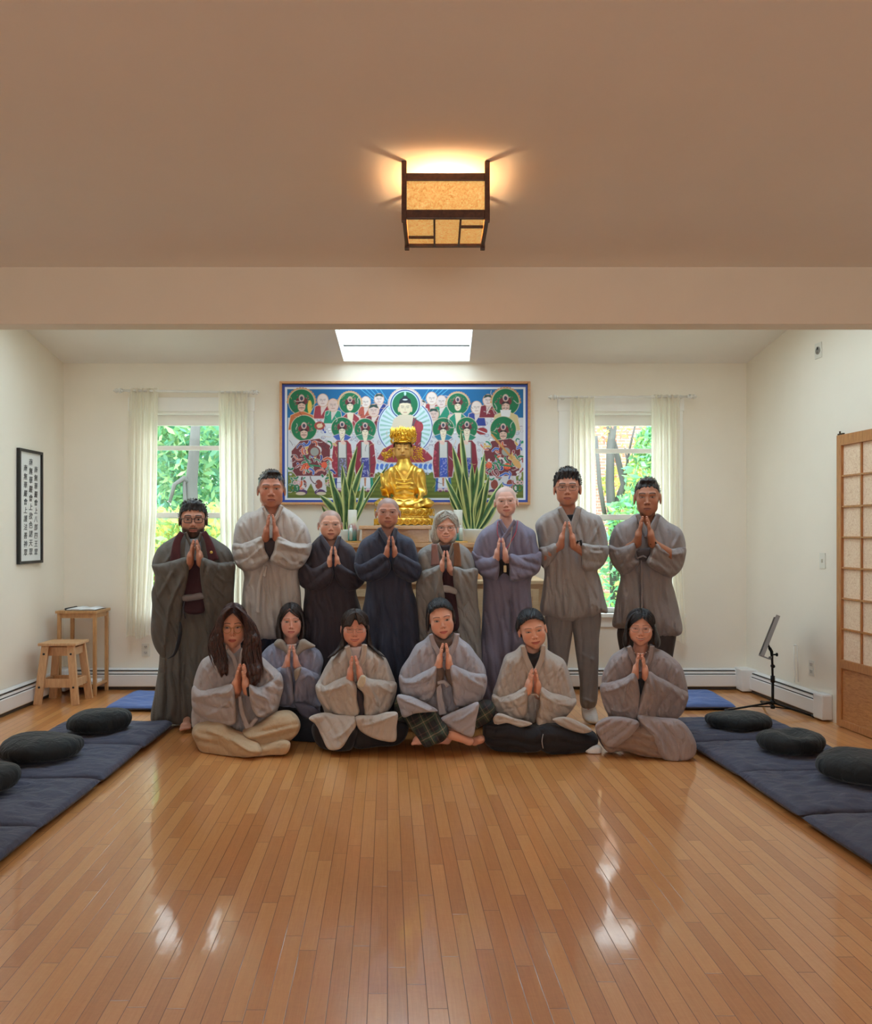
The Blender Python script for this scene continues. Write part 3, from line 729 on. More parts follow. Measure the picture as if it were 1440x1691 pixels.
def build_painting():
    cv = paint(); d = DW - .022
    w, h = cv.w // 2, cv.h // 2
    a = cv.a[:h * 2, :w * 2].reshape(h, 2, w, 2, 3).mean((1, 3))
    xs = cv.x0 + (np.arange(w) + .5) * 2 / cv.k; ys = cv.y0 + (np.arange(h) + .5) * 2 / cv.k
    X, Y = np.meshgrid((xs - CX) * d / F, HC - (ys - HY) * d / F)
    V = np.stack([X, np.full_like(X, d), Y], -1).reshape(-1, 3)
    i = np.arange(w * h).reshape(h, w)
    Q = np.stack([i[1:, :-1], i[1:, 1:], i[:-1, 1:], i[:-1, :-1]], -1).reshape(-1, 4)
    p0 = at(462, 630, d); p1 = at(875.5, 833.5, d)
    t = thing('altar_painting', 'wide framed painting of a haloed figure among green-haloed attendants behind the golden statue', 'painting', ((p0.x + p1.x) / 2, DW, p1.z))
    mk('canvas', V, Q, vcol_mat('painted_silk', .6), t, False, cols=a.reshape(-1, 3))
    fr = MB(); fw = .021
    for A, B in (((p0.x, p1.z), (p0.x + fw, p0.z)), ((p1.x - fw, p1.z), (p1.x, p0.z)), ((p0.x + fw, p0.z - fw), (p1.x - fw, p0.z)), ((p0.x + fw, p1.z), (p1.x - fw, p1.z + fw))):
        fr.box((A[0], DW - .04, A[1]), (B[0], DW, B[1]), bev=.004)
    fr.build('frame', wood('frame_wood', C(196, 140, 92), C(214, 162, 112), (10, 10, 10), .4), t)
    MB().box((p0.x + fw, DW - .018, p1.z + fw), (p1.x - fw, DW, p0.z - fw)).build('backing', DARKW, t)
build_painting()

# ------------------------------------------------------------------ altar furniture
ALT = wood('altar_wood', C(206, 152, 102), C(226, 176, 126), (6, 14, 14), .35, .2)
AL = wood('altar_cream_wood', C(214, 178, 134), C(228, 196, 154), (3, 3, 14), .45)
AY0, AY1 = 6.35, 7.0
ax0 = (572 - CX) * AY0 / F; ax1 = (897 - CX) * AY0 / F; AZ = zz(958, AY0)
al = thing('altar_cabinet', 'long pale wooden altar cabinet standing under the painting', 'cabinet', ((ax0 + ax1) / 2, AY0, 0))
MB().box((ax0, AY0, .05), (ax1, AY1, AZ - .03), bev=.004).build('carcass', AL, al)
MB().box((ax0 - .03, AY0 - .03, AZ - .035), (ax1 + .02, AY1, AZ), bev=.008).build('top', AL, al)
MB().box((ax0 + .02, AY0 + .03, 0), (ax1 - .02, AY1, .052)).build('plinth', DARKW, al)
nd = 6
for i in range(nd):
    w_ = (ax1 - ax0 - .06) / nd; x = ax0 + .03 + i * w_
    dm = MB(); z0, z1 = .09, AZ - .07
    for a, b in (((x, z0), (x + .05, z1)), ((x + w_ - .055, z0), (x + w_ - .005, z1)), ((x + .05, z0), (x + w_ - .055, z0 + .06)), ((x + .05, z1 - .06), (x + w_ - .055, z1))):
        dm.box((a[0], AY0 - .022, a[1]), (b[0], AY0, b[1]), bev=.003)
    dm.box((x + .045, AY0 - .010, z0 + .05), (x + w_ - .05, AY0 - .002, z1 - .05))
    do = dm.build('door', AL, al)
    MB().lathe([(.004, 0), (.010, .006), (.012, .014), (.006, .02)], 10).build('knob', plain('brass_knob', C(170, 130, 70), .3, 1), do, True).location = (x + (w_ - .03 if i % 2 == 0 else .02), AY0 - .03, .55)
RZ = zz(896, 6.5)
rx0, rx1 = at(556, 900, 6.4).x, at(800, 900, 6.4).x
ri = thing('altar_riser', 'pale wooden riser shelf carrying the plants and candles', 'shelf', ((rx0 + rx1) / 2, 6.5, AZ))
MB().box((rx0, 6.40, RZ - .04), (rx1, 6.98, RZ), bev=.006).build('shelf_top', ALT, ri)
MB().box((rx0 + .03, 6.46, AZ + .001), (rx1 - .03, 6.96, RZ - .04), bev=.004).build('box', ALT, ri)
BZT = zz(868, 6.38)
bx0, bx1 = at(597, 868, 6.38).x, at(708, 868, 6.38).x
pb = thing('statue_pedestal', 'honey-coloured wooden box pedestal under the golden statue', 'pedestal', ((bx0 + bx1) / 2, 6.4, RZ))
MB().box((bx0 - .02, 6.38, BZT - .03), (bx1 + .02, 6.92, BZT), bev=.006).build('top', ALT, pb)
MB().box((bx0, 6.41, RZ + .001), (bx1, 6.90, BZT - .03), bev=.004).build('box', ALT, pb)

# ------------------------------------------------------------------ golden statue
def gold(name, col, rough, bs=0.25, sc=90):
    m, nt, b = new_mat(name); b.inputs['Metallic'].default_value = .92; b.inputs['Roughness'].default_value = rough
    v = coords(nt); n = noise(nt, v, 30, 4)
    nt.links.new(ramp(nt, n, [(.3, mul(col, .8)), (.7, col)]), b.inputs['Base Color']); bump(nt, b, noise(nt, v, sc, 3), bs, .003)
    return m
GOLD = gold('polished_gold', C(255, 208, 96), .34); GOLDF = plain('gold_face', C(226, 172, 92), .45, .15, .05); GOLDC = gold('crown_gold', C(255, 204, 76), .28, .3, 160)
def buddha():
    D = 6.62; s = D / F
    t = thing('golden_statue', 'seated golden crowned statue on a lotus base in front of the painting', 'statue', at(668, 868, D))
    def put(V): return np.stack([(V[:, 0] - CX) * s, D + (V[:, 1]) * s, HC - (V[:, 2] - HY) * s], 1)
    def build(name, lo, hi, h, fn, mat, par):
        ax, G = grid(lo, hi, h); V, Q = snets(fn(G) + 0 * G[0] + 0 * G[1] + 0 * G[2], *ax)
        return mk(name, put(V), Q[:, ::-1], mat, par)
    # px space: x right, y depth (away from viewer), z = image row (down)
    def base(G):
        x, y, z = G
        ang = np.arctan2(y, x - 668)
        def tier(zc, hz, rx, ry, n, amp):
            k = 1 + amp * np.abs(np.sin(ang * n)) ** .7 * np.cos(np.clip((z - zc) / hz, -1, 1) * 1.57)
            rr = np.sqrt(((x - 668) / rx) ** 2 + (y / ry) ** 2)
            return np.maximum((rr - k) * ry * .8, np.abs(z - zc) - hz)
        f = smin(tier(845, 5.5, 45, 33, 9, .07), tier(854, 3, 40, 30, 20, .03), 2)
        f = smin(f, tier(861, 5.6, 46, 34, 13, .09), 2)
        return f
    lb_ = build('lotus_base', (612, -45, 838), (724, 45, 869), 1.0, base, GOLD, t)
    lo_ = MB()
    for k in range(26):
        a = 2 * math.pi * k / 26
        for (zc, rx, ry, hh) in ((846, 49, 36, 5.5), (862, 50, 37, 5)):
            P = []
            for i in range(13):
                b = 2 * math.pi * i / 12
                P.append((668 + (rx) * math.cos(a + .10 * math.cos(b)), ry * math.sin(a + .10 * math.cos(b)), zc + hh * math.sin(b)))
            lo_.tube([Vector(p) for p in put(np.array(P))], .0032, 5, True)
    lo_.build('lotus_petal_rims', GOLDC, lb_, True)
    def figure(G):
        x, y, z = G; sx = np.abs(x - 668)
        f = ell(G, (668, 4, 800), (25, 17, 30)); f = smin(f, ell(G, (668, 3, 780), (30, 15, 13)), 9)
        f = smin(f, cap(G, (667, 0, 758), (668, 1, 776), 10.5, 14), 7)
        for sg in (-1, 1):
            f = smin(f, cap(G, (668 + sg * 26, 3, 783), (668 + sg * 30, 0, 812), 8.5, 8), 5)
        # lap, knees
        f = smin(f, ell(G, (668, -4, 831), (44, 26, 10.5)), 7)
        for sg in (-1, 1): f = smin(f, ell(G, (668 + sg * 34, -10, 832), (15, 15, 9)), 6)
        f = smin(f, cap(G, (640, -24, 834), (690, -26, 836), 6.5), 5)
        # image-right forearm to the knee, hand hanging; image-left forearm raised
        f = smin(f, cap(G, (697, 0, 812), (695, -18, 822), 7, 5), 4); f = smin(f, ell(G, (695, -24, 828), (5, 4, 9)), 3)
        f = smin(f, cap(G, (638, 0, 814), (634, -18, 806), 7.5, 5), 4); f = smin(f, ell(G, (633.5, -21, 797), (4.6, 3, 8.5)), 2.5)
        for k in range(4): f = smin(f, cap(G, (630.5 + 2 * k, -21.5, 792), (630 + 2.1 * k, -22, 783.5 + abs(k - 1.5)), 1.2), 1)
        fold = (np.abs(np.sin((x - 668) * .30 + np.sin(z * .09) * 1.6)) - .5) * 2.2 * (sx > 15) * (z > 768) * (z < 824)
        fold = fold + np.sin(z * .7 - sx * .16) * .7 * (sx <= 15) * (z > 798) + (np.abs(np.sin((z + sx * .35) * .33)) - .5) * 2.4 * (z > 818)
        chest = np.exp(-((sx - (790 - z) * .55 - 5) / 1.6) ** 2) * (z > 768) * (z < 800) * (y < 4)
        return f + fold * .8 - chest * 1.6
    build('figure', (608, -48, 752), (726, 30, 845), .9, figure, GOLD, t)
    def head(G):
        x, y, z = G; gx = np.abs(x - 665.5); GA = (gx, y, z)
        f = ell(G, (665.5, 0, 742), (14.2, 15.5, 17.5)); f = smin(f, ell(G, (665.5, -3, 752), (11.5, 11, 9)), 6)
        f = smin(f, cap(G, (665.5, -15, 740), (665.5, -17.2, 747.5), 1.3, 2.2), 2.4)
        f = smin(f, cap(GA, (2, -15, 737), (9, -12, 736.5), 1.4), 2.4); f = smin(f, ell(GA, (5.6, -13.2, 741.5), (3.6, 2.2, 2)), 1.4)
        f = smin(f, ell(G, (665.5, -14.2, 752.2), (4.4, 2.2, 1.0)), .8); f = smin(f, ell(G, (665.5, -13.8, 754), (3.6, 2.2, 1.1)), .8)
        f = smin(f, ell(GA, (15.2, 1, 748), (2.0, 3.2, 11)), 1.5)
        return f
    hd = build('head', (645, -22, 722), (686, 18, 767), .75, head, GOLDF, t)
    hb = MB()
    for sg in (-1, 1):
        hb.tube([Vector(p) for p in put(np.array([(665.5 + sg * 2, -16.2, 736.5), (665.5 + sg * 6, -14.8, 735), (665.5 + sg * 10, -11.5, 736.5)]))], .0028, 5)
        hb.tube([Vector(p) for p in put(np.array([(665.5 + sg * 2.4, -15.2, 742.2), (665.5 + sg * 6, -14.9, 742.8), (665.5 + sg * 9, -12.4, 742)]))], .0022, 5)
    hb.tube([Vector(p) for p in put(np.array([(661.5, -16.4, 753), (665.5, -17.0, 753.2), (669.5, -16.4, 753)]))], .0022, 5)
    hb.build('painted_features', plain('bronze_line', C(96, 56, 24), .6), hd, True)
    MB().tube([Vector(p) for p in put(np.array([(651, -8, 739), (652.2, -12.5, 732.6), (658, -15.8, 732), (665.5, -16.6, 732), (673, -15.8, 732), (678.8, -12.5, 732.6), (680, -8, 739)]))], .007, 6).build('hair_line', plain('dark_hairline', C(58, 34, 20), .6), hd, True)
    cr = MB(); r = random.Random(7)
    def pp(x, y, z): return Vector(put(np.array([(x, y, z)]))[0])
    cr.tube([pp(665.5 + 17.4 * math.cos(a), 17.4 * math.sin(a), 731.5) for a in np.linspace(0, 6.283, 29)[:-1]], .008, 6, True)
    cr.lathe([(15.5 * s, 0), (16.2 * s, .05), (13 * s, .085), (.001, .10)], 24, tuple(pp(665.5, 0, 731)))
    for k in range(230):
        a = r.uniform(0, 6.283); zz_ = r.uniform(709, 731); rad = 18.2 + 1.6 * math.sin((zz_ - 709) / 22 * math.pi) + r.uniform(-1.2, 1.4)
        p = pp(665.5 + rad * math.cos(a), rad * math.sin(a), zz_); b = .0085 * r.uniform(.5, 1.3); t0 = r.uniform(0, 6)
        tg = Vector((-math.sin(a), math.cos(a), 0)); nn_ = Vector((math.cos(a), math.sin(a), 0)); L = []
        for t_ in np.linspace(0, 4.6, 7): L.append(p + tg * (b * (1 - .12 * t_) * math.cos(t_ + t0)) + Vector((0, 0, b * (1 - .12 * t_) * math.sin(t_ + t0))) + nn_ * (.0022 * t_))
        cr.tube(L, [.0036, .0036, .0034, .003, .0028, .0024, .003], 5)
    for k in range(22):
        a = 6.283 * k / 22; z1 = 708 - 2.4 * max(0, math.cos((k % 4) * 1.57)) - r.uniform(0, 1.5)
        for da, w_ in ((-.07, .7), (0, 1), (.07, .7)):
            cr.tube([pp(665.5 + 18.5 * math.cos(a), 18.5 * math.sin(a), 722), pp(665.5 + 20.4 * math.cos(a + da), 20.4 * math.sin(a + da), 716), pp(665.5 + 19.4 * math.cos(a + da * 1.6), 19.4 * math.sin(a + da * 1.6), z1 + 3 * (1 - w_))], [.005, .0055, .0012], 5)
    for k in range(70):
        a = r.uniform(0, 6.283); rr = r.uniform(0, 15); p = pp(665.5 + rr * math.cos(a), rr * math.sin(a), 712 - (15 - rr) * .15)
        cr.tube([p, p + Vector((r.uniform(-.02, .02), r.uniform(-.02, .02), r.uniform(.012, .026)))], [.007, .002], 5)
    cr.build('crown', GOLDC, t, True)
    for sg in (-1, 1):
        so_ = MB()
        for k in range(26):
            x = 665.5 + sg * r.uniform(17, 34); z = 741 + r.uniform(-4, 18) * (1 if k % 3 else .6); z += abs(x - 665.5 - sg * 17) * .25
            p = Vector(put(np.array([(x, 2 + r.uniform(-4, 4), z)]))[0])
            P = [(p.x + .010 * math.cos(t_) * (1 + .3 * t_ / 6), p.y + .003 * t_ / 3, p.z + .010 * math.sin(t_) * (1 + .3 * t_ / 6)) for t_ in np.linspace(0, 5, 9)]
            so_.tube([Vector(w) for w in P], .0028, 4)
        for k in range(5): so_.tube([Vector(p) for p in put(np.array([(665.5 + sg * 17, 2, 738 + k * 4), (665.5 + sg * (23 + k * 2), 2, 742 + k * 3), (665.5 + sg * (22 + 2 * k + 4), 2, 750 + k * 2)]))], .0026, 5)
        so_.build('hair_ornament', GOLDC, t, True)
    nk = MB()
    for (w, zt_, zb_) in ((11, 770, 783), (15, 771, 790)):
        P = [(667 + w * math.cos(a), -14.5 - 3 * math.sin(-a), zt_ + (zb_ - zt_) * max(0, math.sin(a))) for a in np.linspace(0, math.pi, 14)]
        nk.tube([Vector(p) for p in put(np.array(P))], .003, 5)
    for k, zc in enumerate((791, 797, 803)):
        P = [(667 + (13 - k) * math.cos(a), -16 - 1.4 * math.sin(a), zc + 3 * math.sin(a)) for a in np.linspace(0, math.pi, 12)]
        nk.tube([Vector(p) for p in put(np.array(P))], .0042, 5)
    nk.build('necklace', GOLDC, t, True)
buddha()

# ------------------------------------------------------------------ snake plants, candles, vases
POT = plain('white_pot', C(226, 228, 220), .35, 0, .02); LEAF = vcol_mat('leaf_blade', .45)
def snake_plant(label, pot, leaves, d, seed):
    x0, x1, yt, yb = pot; r = np.random.RandomState(seed)
    cxp = (x0 + x1) / 2; base = at(cxp, yb, d); s = d / F; R = (x1 - x0) / 2 * s; H = (yb - yt) * s
    base.z = RZ
    t = thing('snake_plant', label, 'plant', base, 0, 'snake plants beside the golden statue')
    MB().lathe([(R * .80, .001), (R * .86, .006), (R * .98, H * .9), (R, H), (R * .93, H), (R * .92, H * .9), (.001, H * .88)], 28, tuple(base)).build('pot', POT, t, True)
    for L in leaves:
        pts, w = L
        C3 = catmull(pts, 5, False); n = len(C3); V = []; cols = []; Q = []
        tw = r.uniform(-.9, .9); dy = r.uniform(-.07, .07)
        for i, (px, py) in enumerate(C3):
            u = i / (n - 1); ww = w * s * (.55 + .75 * math.sin(min(1, u * 1.25) * math.pi * .62)) * (1 - max(0, (u - .72) / .28) ** 1.8) + .0012
            c0 = np.array(at(px, py, d)); c0[1] += dy * u * 1.4 + .0
            t0 = np.array(C3[min(i + 1, n - 1)]) - np.array(C3[max(i - 1, 0)]); t0 = np.array([t0[0], 0, -t0[1]]); t0 /= np.linalg.norm(t0) + 1e-9
            a = tw * (1 - .3 * u); side = np.cross(t0, [0, 1, 0]); side = side * math.cos(a) + np.array([0, 1, 0]) * math.sin(a); nr_ = np.cross(side, t0)
            for k, q_ in enumerate((-1, -.80, -.4, 0, .4, .80, 1)):
                V.append(c0 + side * q_ * ww * .5 + nr_ * (abs(q_) ** 1.5 * ww * .22)); 
                g = C(58, 96, 52) if abs(q_) < .7 else C(206, 212, 136)
                if abs(q_) < .7: g = mul(g, 1 + .35 * math.sin(u * 34 + q_ * 3 + r.uniform(-.6, .6)))
                cols.append(g)
        for i in range(n - 1):
            for k in range(6): a = i * 7 + k; Q.append((a, a + 1, a + 8, a + 7))
        V = np.array(V); m = len(V); V2 = V.copy(); V2[:, 1] += .0018
        Q = np.array(Q); Q = np.concatenate([Q, Q[:, ::-1] + m])
        mk('leaf', np.concatenate([V, V2]), Q, LEAF, t, True, cols=np.array(cols + cols))
snake_plant('snake plant in a white pot left of the golden statue', (560, 595, 876, 897),
  [([(574, 880), (556, 850), (540, 830), (526, 817)], 10), ([(572, 880), (560, 845), (550, 800), (544, 773)], 7), ([(574, 880), (570, 840), (566, 800), (564, 766)], 9), ([(576, 880), (574, 830), (582, 780), (592, 738)], 9),
   ([(578, 880), (580, 830), (590, 790), (600, 762)], 8), ([(570, 880), (574, 840), (572, 800), (571, 786)], 11), ([(580, 880), (586, 850), (594, 825), (598, 800)], 8), ([(566, 880), (548, 850), (538, 846), (533, 835)], 7),
   ([(579, 882), (600, 835), (622, 795), (642, 765)], 4), ([(576, 880), (580, 850), (583, 822), (582, 806)], 10), ([(572, 880), (566, 850), (556, 815), (550, 800)], 8), ([(577, 880), (576, 850), (577, 815), (579, 790)], 8)], 6.70, 3)
snake_plant('snake plant in a white pot right of the golden statue', (765, 797, 877, 899),
  [([(778, 880), (774, 820), (768, 760), (761, 708)], 10), ([(776, 880), (768, 830), (756, 775), (747, 737)], 10), ([(782, 880), (790, 830), (796, 780), (801, 746)], 9), ([(784, 880), (800, 850), (816, 820), (830, 796)], 9),
   ([(780, 880), (782, 840), (780, 800), (779, 766)], 9), ([(774, 880), (760, 840), (746, 810), (735, 788)], 8), ([(772, 880), (762, 855), (750, 835), (742, 818)], 6), ([(783, 880), (786, 850), (790, 815), (789, 790)], 10), ([(785, 880), (796, 850), (803, 815), (808, 785)], 8),
   ([(777, 880), (773, 845), (766, 800), (764, 780)], 9), ([(781, 880), (785, 850), (792, 830), (800, 800)], 8), ([(786, 882), (804, 860), (816, 840), (824, 830)], 8), ([(779, 880), (776, 850), (772, 820), (770, 796)], 11), ([(782, 880), (778, 840), (786, 790), (787, 770)], 8), ([(776, 880), (768, 850), (760, 830), (756, 800)], 8)], 6.70, 9)
def pillar(label, px, d, seed):
    s = d / F; b = at(px, 895, d); b.z = RZ + .014; R = 7.4 * s; H = 51 * s
    t = thing('pillar_candle', label, 'candle', b, 0, 'tall decorated candle glasses on the altar')
    m, nt, bb = new_mat('decorated_candle'); v = coords(nt, (30, 30, 16)); bb.inputs['Roughness'].default_value = .25
    sp = nt.nodes.new('ShaderNodeSeparateXYZ'); tc = nt.nodes.new('ShaderNodeTexCoord'); nt.links.new(tc.outputs['Generated'], sp.inputs[0])
    ad = nt.nodes.new('ShaderNodeMath'); ad.operation = 'MULTIPLY_ADD'; ad.inputs[1].default_value = .45; nt.links.new(noise(nt, v, 1.0, 3), ad.inputs[0]); nt.links.new(sp.outputs['Z'], ad.inputs[2])
    nt.links.new(ramp(nt, ad.outputs[0], [(.3, C(70, 160, 150)), (.5, C(150, 190, 180)), (.64, C(206, 150, 150)), (.78, C(228, 230, 206)), (1, C(240, 240, 228))]), bb.inputs['Base Color'])
    MB().lathe([(R * .96, 0), (R, .004), (R, H - .004), (R * .97, H), (R * .8, H), (R * .8, H - .02), (.001, H - .022)], 24, tuple(b)).build('candle_glass', m, t, True)
    MB().tube([(b.x, b.y, b.z + H - .022), (b.x + .002, b.y, b.z + H - .004)], .0016, 5).build('wick', BLACK, t)
pillar('tall decorated candle before the left snake plant', 582, 6.52, 1); pillar('tall decorated candle before the right snake plant', 756.5, 6.52, 2)
def glass_cup(label, px, d):
    b = at(px, 896, d); b.z = RZ + .014; s = d / F; R = 3.6 * s; H = 26 * s
    t = thing('candle_holder', label, 'candle holder', b, 0, 'clear candle glasses on the altar')
    MB().lathe([(R * .9, 0), (R, .003), (R, H), (R * .93, H), (R * .92, .006), (.001, .005)], 18, tuple(b)).build('cup', GLASS, t, True)
    MB().lathe([(R * .8, .007), (R * .8, H * .8), (R * .7, H * .82), (.001, H * .82)], 16, tuple(b)).build('wax', plain('white_wax', C(240, 240, 236), .5), t, True)
glass_cup('small clear glass candle in front of the left decorated candle', 579.5, 6.45); glass_cup('small clear glass candle in front of the right decorated candle', 761, 6.45)
BRASS = plain('brass', C(214, 178, 110), .3, .9)
for px0, px1, lb2 in ((566, 604, 'thin brass tray under the left candles'), (728, 772, 'thin brass tray under the right candles')):
    a, b = at(px0, 896, 6.5), at(px1, 896, 6.5)
    o = MB().box((a.x, 6.425, RZ + .001), (b.x, 6.60, RZ + .013), bev=.004).build('brass_tray', BRASS)
    tag(o, lb2, 'tray', 'brass trays on the altar')
def jar(px, label):
    b = at(px, 895, 6.47); b.z = RZ; m, nt, bb = new_mat('blue_porcelain'); bb.inputs['Roughness'].default_value = .2
    nt.links.new(ramp(nt, noise(nt, coords(nt), 75, 2, .5, 1), [(.45, C(36, 76, 160)), (.52, C(206, 222, 240))]), bb.inputs['Base Color'])
    o = MB().lathe([(.03, 0), (.032, .004), (.060, .035), (.066, .06), (.058, .085), (.045, .09), (.042, .08), (.001, .02)], 24, tuple(b)).build('porcelain_bowl', m, None, True)
    tag(o, label, 'bowl')
jar(541, 'blue and white patterned porcelain bowl half hidden behind a shaved head')
# ------------------------------------------------------------------ people: cloth pieces, heads, hands
def seg_dist(pts, line, closed):
    """distance of points to a polyline, with the signed side of the nearest segment and the running parameter"""
    A = line; B = np.roll(line, -1, 0)
    if not closed: A = line[:-1]; B = line[1:]
    d = B - A; L = (d * d).sum(1) + 1e-9
    best = np.full(len(pts), 1e9); side = np.zeros(len(pts)); par = np.zeros(len(pts))
    for i in range(len(A)):
        w = pts - A[i]
        t = np.clip((w @ d[i]) / L[i], 0, 1)
        q = w - t[:, None] * d[i]
        e = np.sqrt((q * q).sum(1))
        m = e < best
        best[m] = e[m]; side[m] = np.sign(d[i][0] * w[m, 1] - d[i][1] * w[m, 0]); par[m] = (i + t[m]) / len(A)
    return best, side, par

class Person:
    def __init__(s, D, cx):
        s.D = D; s.cx = cx
        X = (cx - CX) * D / F
        n = math.hypot(X, D)
        s.f = np.array([-X / n, -D / n, 0.0]); s.r = np.array([-s.f[1], s.f[0], 0.0])
        s.base = Vector((X, D, 0)); s.root = None; s.seed = int(cx)
        s.parts = []
    def P(s, px, py, off=0.0, h=0.0):
        px = np.asarray(px, float); py = np.asarray(py, float)
        d = s.D - np.asarray(off, float)
        v = np.stack([(px - CX) * d / F, d + 0 * px, HC - (py - HY) * d / F], -1)
        return v + s.f * np.asarray(h, float)[..., None]
    def V(s, px, py, off=0.0): return Vector(s.P(px, py, off))

def off_field(px, py, off):
    if not isinstance(off, (list, tuple)): return np.full(len(px), float(off))
    if len(off) == 2:
        (x0, y0, a), (x1, y1, b) = off
        dx, dy = x1 - x0, y1 - y0
        t = np.clip(((px - x0) * dx + (py - y0) * dy) / (dx * dx + dy * dy), 0, 1)
        return a + (b - a) * t
    w = 0; acc = 0
    for x, y, a in off:
        k = 1.0 / (((px - x) ** 2 + (py - y) ** 2) + 30) ** 1.5
        w = w + k; acc = acc + k * a
    return acc / w

def inflate(s, name, poly, mat, parent, off=0.0, A=0.06, R=16, folds=(), drape=None, sp=2.3, back=1.0, wr=0.004, step=2.0, floor=True, sharp=False):
    """a stuffed cloth piece: outline poly, swelling to half-thickness A over R"""
    B = catmull(poly, step) if not sharp else np.array(resample(poly, step))
    lo = B.min(0); hi = B.max(0)
    xs = np.arange(lo[0], hi[0], sp); ys = np.arange(lo[1], hi[1], sp * 0.87)
    gx, gy = np.meshgrid(xs, ys); gx = gx + (np.arange(len(ys)) % 2)[:, None] * sp / 2
    pts = np.stack([gx.ravel(), gy.ravel()], 1)
    d, sd, _ = seg_dist(pts, B, True)
    inside = pip(pts, B)
    pts = pts[inside & (d > 2.6)]
    nrm = np.roll(B, -1, 0) - np.roll(B, 1, 0); nrm = np.stack([-nrm[:, 1], nrm[:, 0]], 1)
    nrm /= np.linalg.norm(nrm, axis=1)[:, None] + 1e-9
    if not pip((B + nrm * 0.3)[:1], B)[0] and not pip((B + nrm * 0.3)[3:4], B)[0]: nrm = -nrm
    rings = []
    for o in (0.3, 0.9, 1.8):
        q = B + nrm * o
        dd, _, _ = seg_dist(q, B, True)
        rings.append(q[pip(q, B) & (dd > o * 0.8)])
    allp = np.concatenate([B] + rings + [pts])
    n = len(B)
    v2, _, tris, *_ = geometry.delaunay_2d_cdt([Vector(p) for p in allp], [(i, (i + 1) % n) for i in range(n)], [], 1, 1e-4)
    v2 = np.array([tuple(p) for p in v2]); T = np.array([t for t in tris if len(t) == 3], int)
    d, _, _ = seg_dist(v2, B, True)
    d[d < 1e-3] = 0
    u = np.clip(d / R, 0, 1); u2 = np.clip(d / min(R, max(5.0, R * .33)), 0, 1)
    h = A * (.5 * np.sqrt(np.clip(1 - (1 - u) ** 2, 0, 1)) + .5 * np.sqrt(np.clip(1 - (1 - u2) ** 2, 0, 1)))
    ease = np.clip(d / 4.0, 0, 1); ease = ease * ease * (3 - 2 * ease)
    dz = np.zeros(len(v2))
    sx, sy = v2[:, 0], v2[:, 1]
    dz += wr * wav(sx / 14, sy / 20, s.seed + len(name) + int(lo[0]), 5)
    if drape:
        for (ang, amp, lam, *mask) in drape:
            ca, sa = math.cos(math.radians(ang)), math.sin(math.radians(ang))
            ph = (sx * -sa + sy * ca) / lam * 6.283
            along = sx * ca + sy * sa
            ph = ph + 3.0 * wav(sx / 34, sy / 34, s.seed + int(ang), 4)
            wv = 2 * np.abs(np.sin(ph / 2 + .5 * wav(along / 16, ph / 3, s.seed + 3, 3))) ** .62 - 1.25
            k = 0.45 + 0.55 * np.clip(wav(along / 30, ph / 6, s.seed + 7, 3) * 1.5 + .5, 0, 1)
            if mask:
                y0, y1 = mask
                k = k * np.clip((sy - y0) / (y1 - y0), 0, 1)
            dz += 1.25 * amp * wv * k
    for fo in folds:
        line, w, a = fo[0], fo[1] * .8, fo[2] * 1.5
        ln = catmull(line, 3, False) if len(line) > 2 else np.array(line, float)
        dd, side, par = seg_dist(v2, ln, False)
        wid = np.where(side > 0, w, w * 0.45) if len(fo) > 3 and fo[3] > 0 else (np.where(side < 0, w, w * 0.45) if len(fo) > 3 and fo[3] < 0 else w)
        dz += a * np.exp(-(dd / wid) ** 2) * np.clip(np.minimum(par, 1 - par) * 6 + .15, 0, 1)
    of = off_field(sx, sy, off)
    front = s.P(sx, sy, of, h + dz * ease)
    inner = d > 0
    bi = np.full(len(v2), -1); bi[~inner] = np.nonzero(~inner)[0]; bi[inner] = len(v2) + np.arange(inner.sum())
    backv = s.P(sx, sy, of, -h * back + 0.4 * dz * ease)[inner]
    V = np.concatenate([front, backv])
    if floor: V[:, 2] = np.maximum(V[:, 2], 0.003)
    Tb = bi[T][:, ::-1]
    # orientation: front triangles must face the viewer
    a, b, c = front[T[:, 0]], front[T[:, 1]], front[T[:, 2]]
    nn = np.cross(b - a, c - a).sum(0)
    if nn @ s.f < 0: T = T[:, ::-1]; Tb = Tb[:, ::-1]
    return mk(name, V, np.concatenate([T, Tb]), mat, parent)

def resample(poly, step):
    out = []
    for i in range(len(poly)):
        a = np.array(poly[i], float); b = np.array(poly[(i + 1) % len(poly)], float)
        m = max(1, int(np.linalg.norm(b - a) / step))
        out += [a + (b - a) * k / m for k in range(m)]
    return out

def pip(pts, B):
    x, y = pts[:, 0], pts[:, 1]; ins = np.zeros(len(pts), bool)
    A = B; Bn = np.roll(B, -1, 0)
    for i in range(len(A)):
        x1, y1 = A[i]; x2, y2 = Bn[i]
        if y1 == y2: continue
        c = ((y1 > y) != (y2 > y)) & (x < (x2 - x1) * (y - y1) / (y2 - y1) + x1)
        ins ^= c
    return ins

def band(s, name, line, w, mat, parent, off=0.14, A=0.008, **k):
    """a flat strip following a line (collar, tie, strap)"""
    ln = catmull(line, 4, False) if len(line) > 2 else np.array(line, float)
    ws = np.linspace(w[0], w[1], len(ln)) if isinstance(w, (tuple, list)) else np.full(len(ln), float(w))
    t = np.gradient(ln, axis=0); t /= np.linalg.norm(t, axis=1)[:, None] + 1e-9
    n = np.stack([-t[:, 1], t[:, 0]], 1)
    poly = np.concatenate([ln + n * ws[:, None] / 2, (ln - n * ws[:, None] / 2)[::-1]])
    return inflate(s, name, poly, mat, parent, off, A, R=min(ws) / 2 * .7, sp=1.7, wr=0.001, step=1.5, sharp=True, **k)

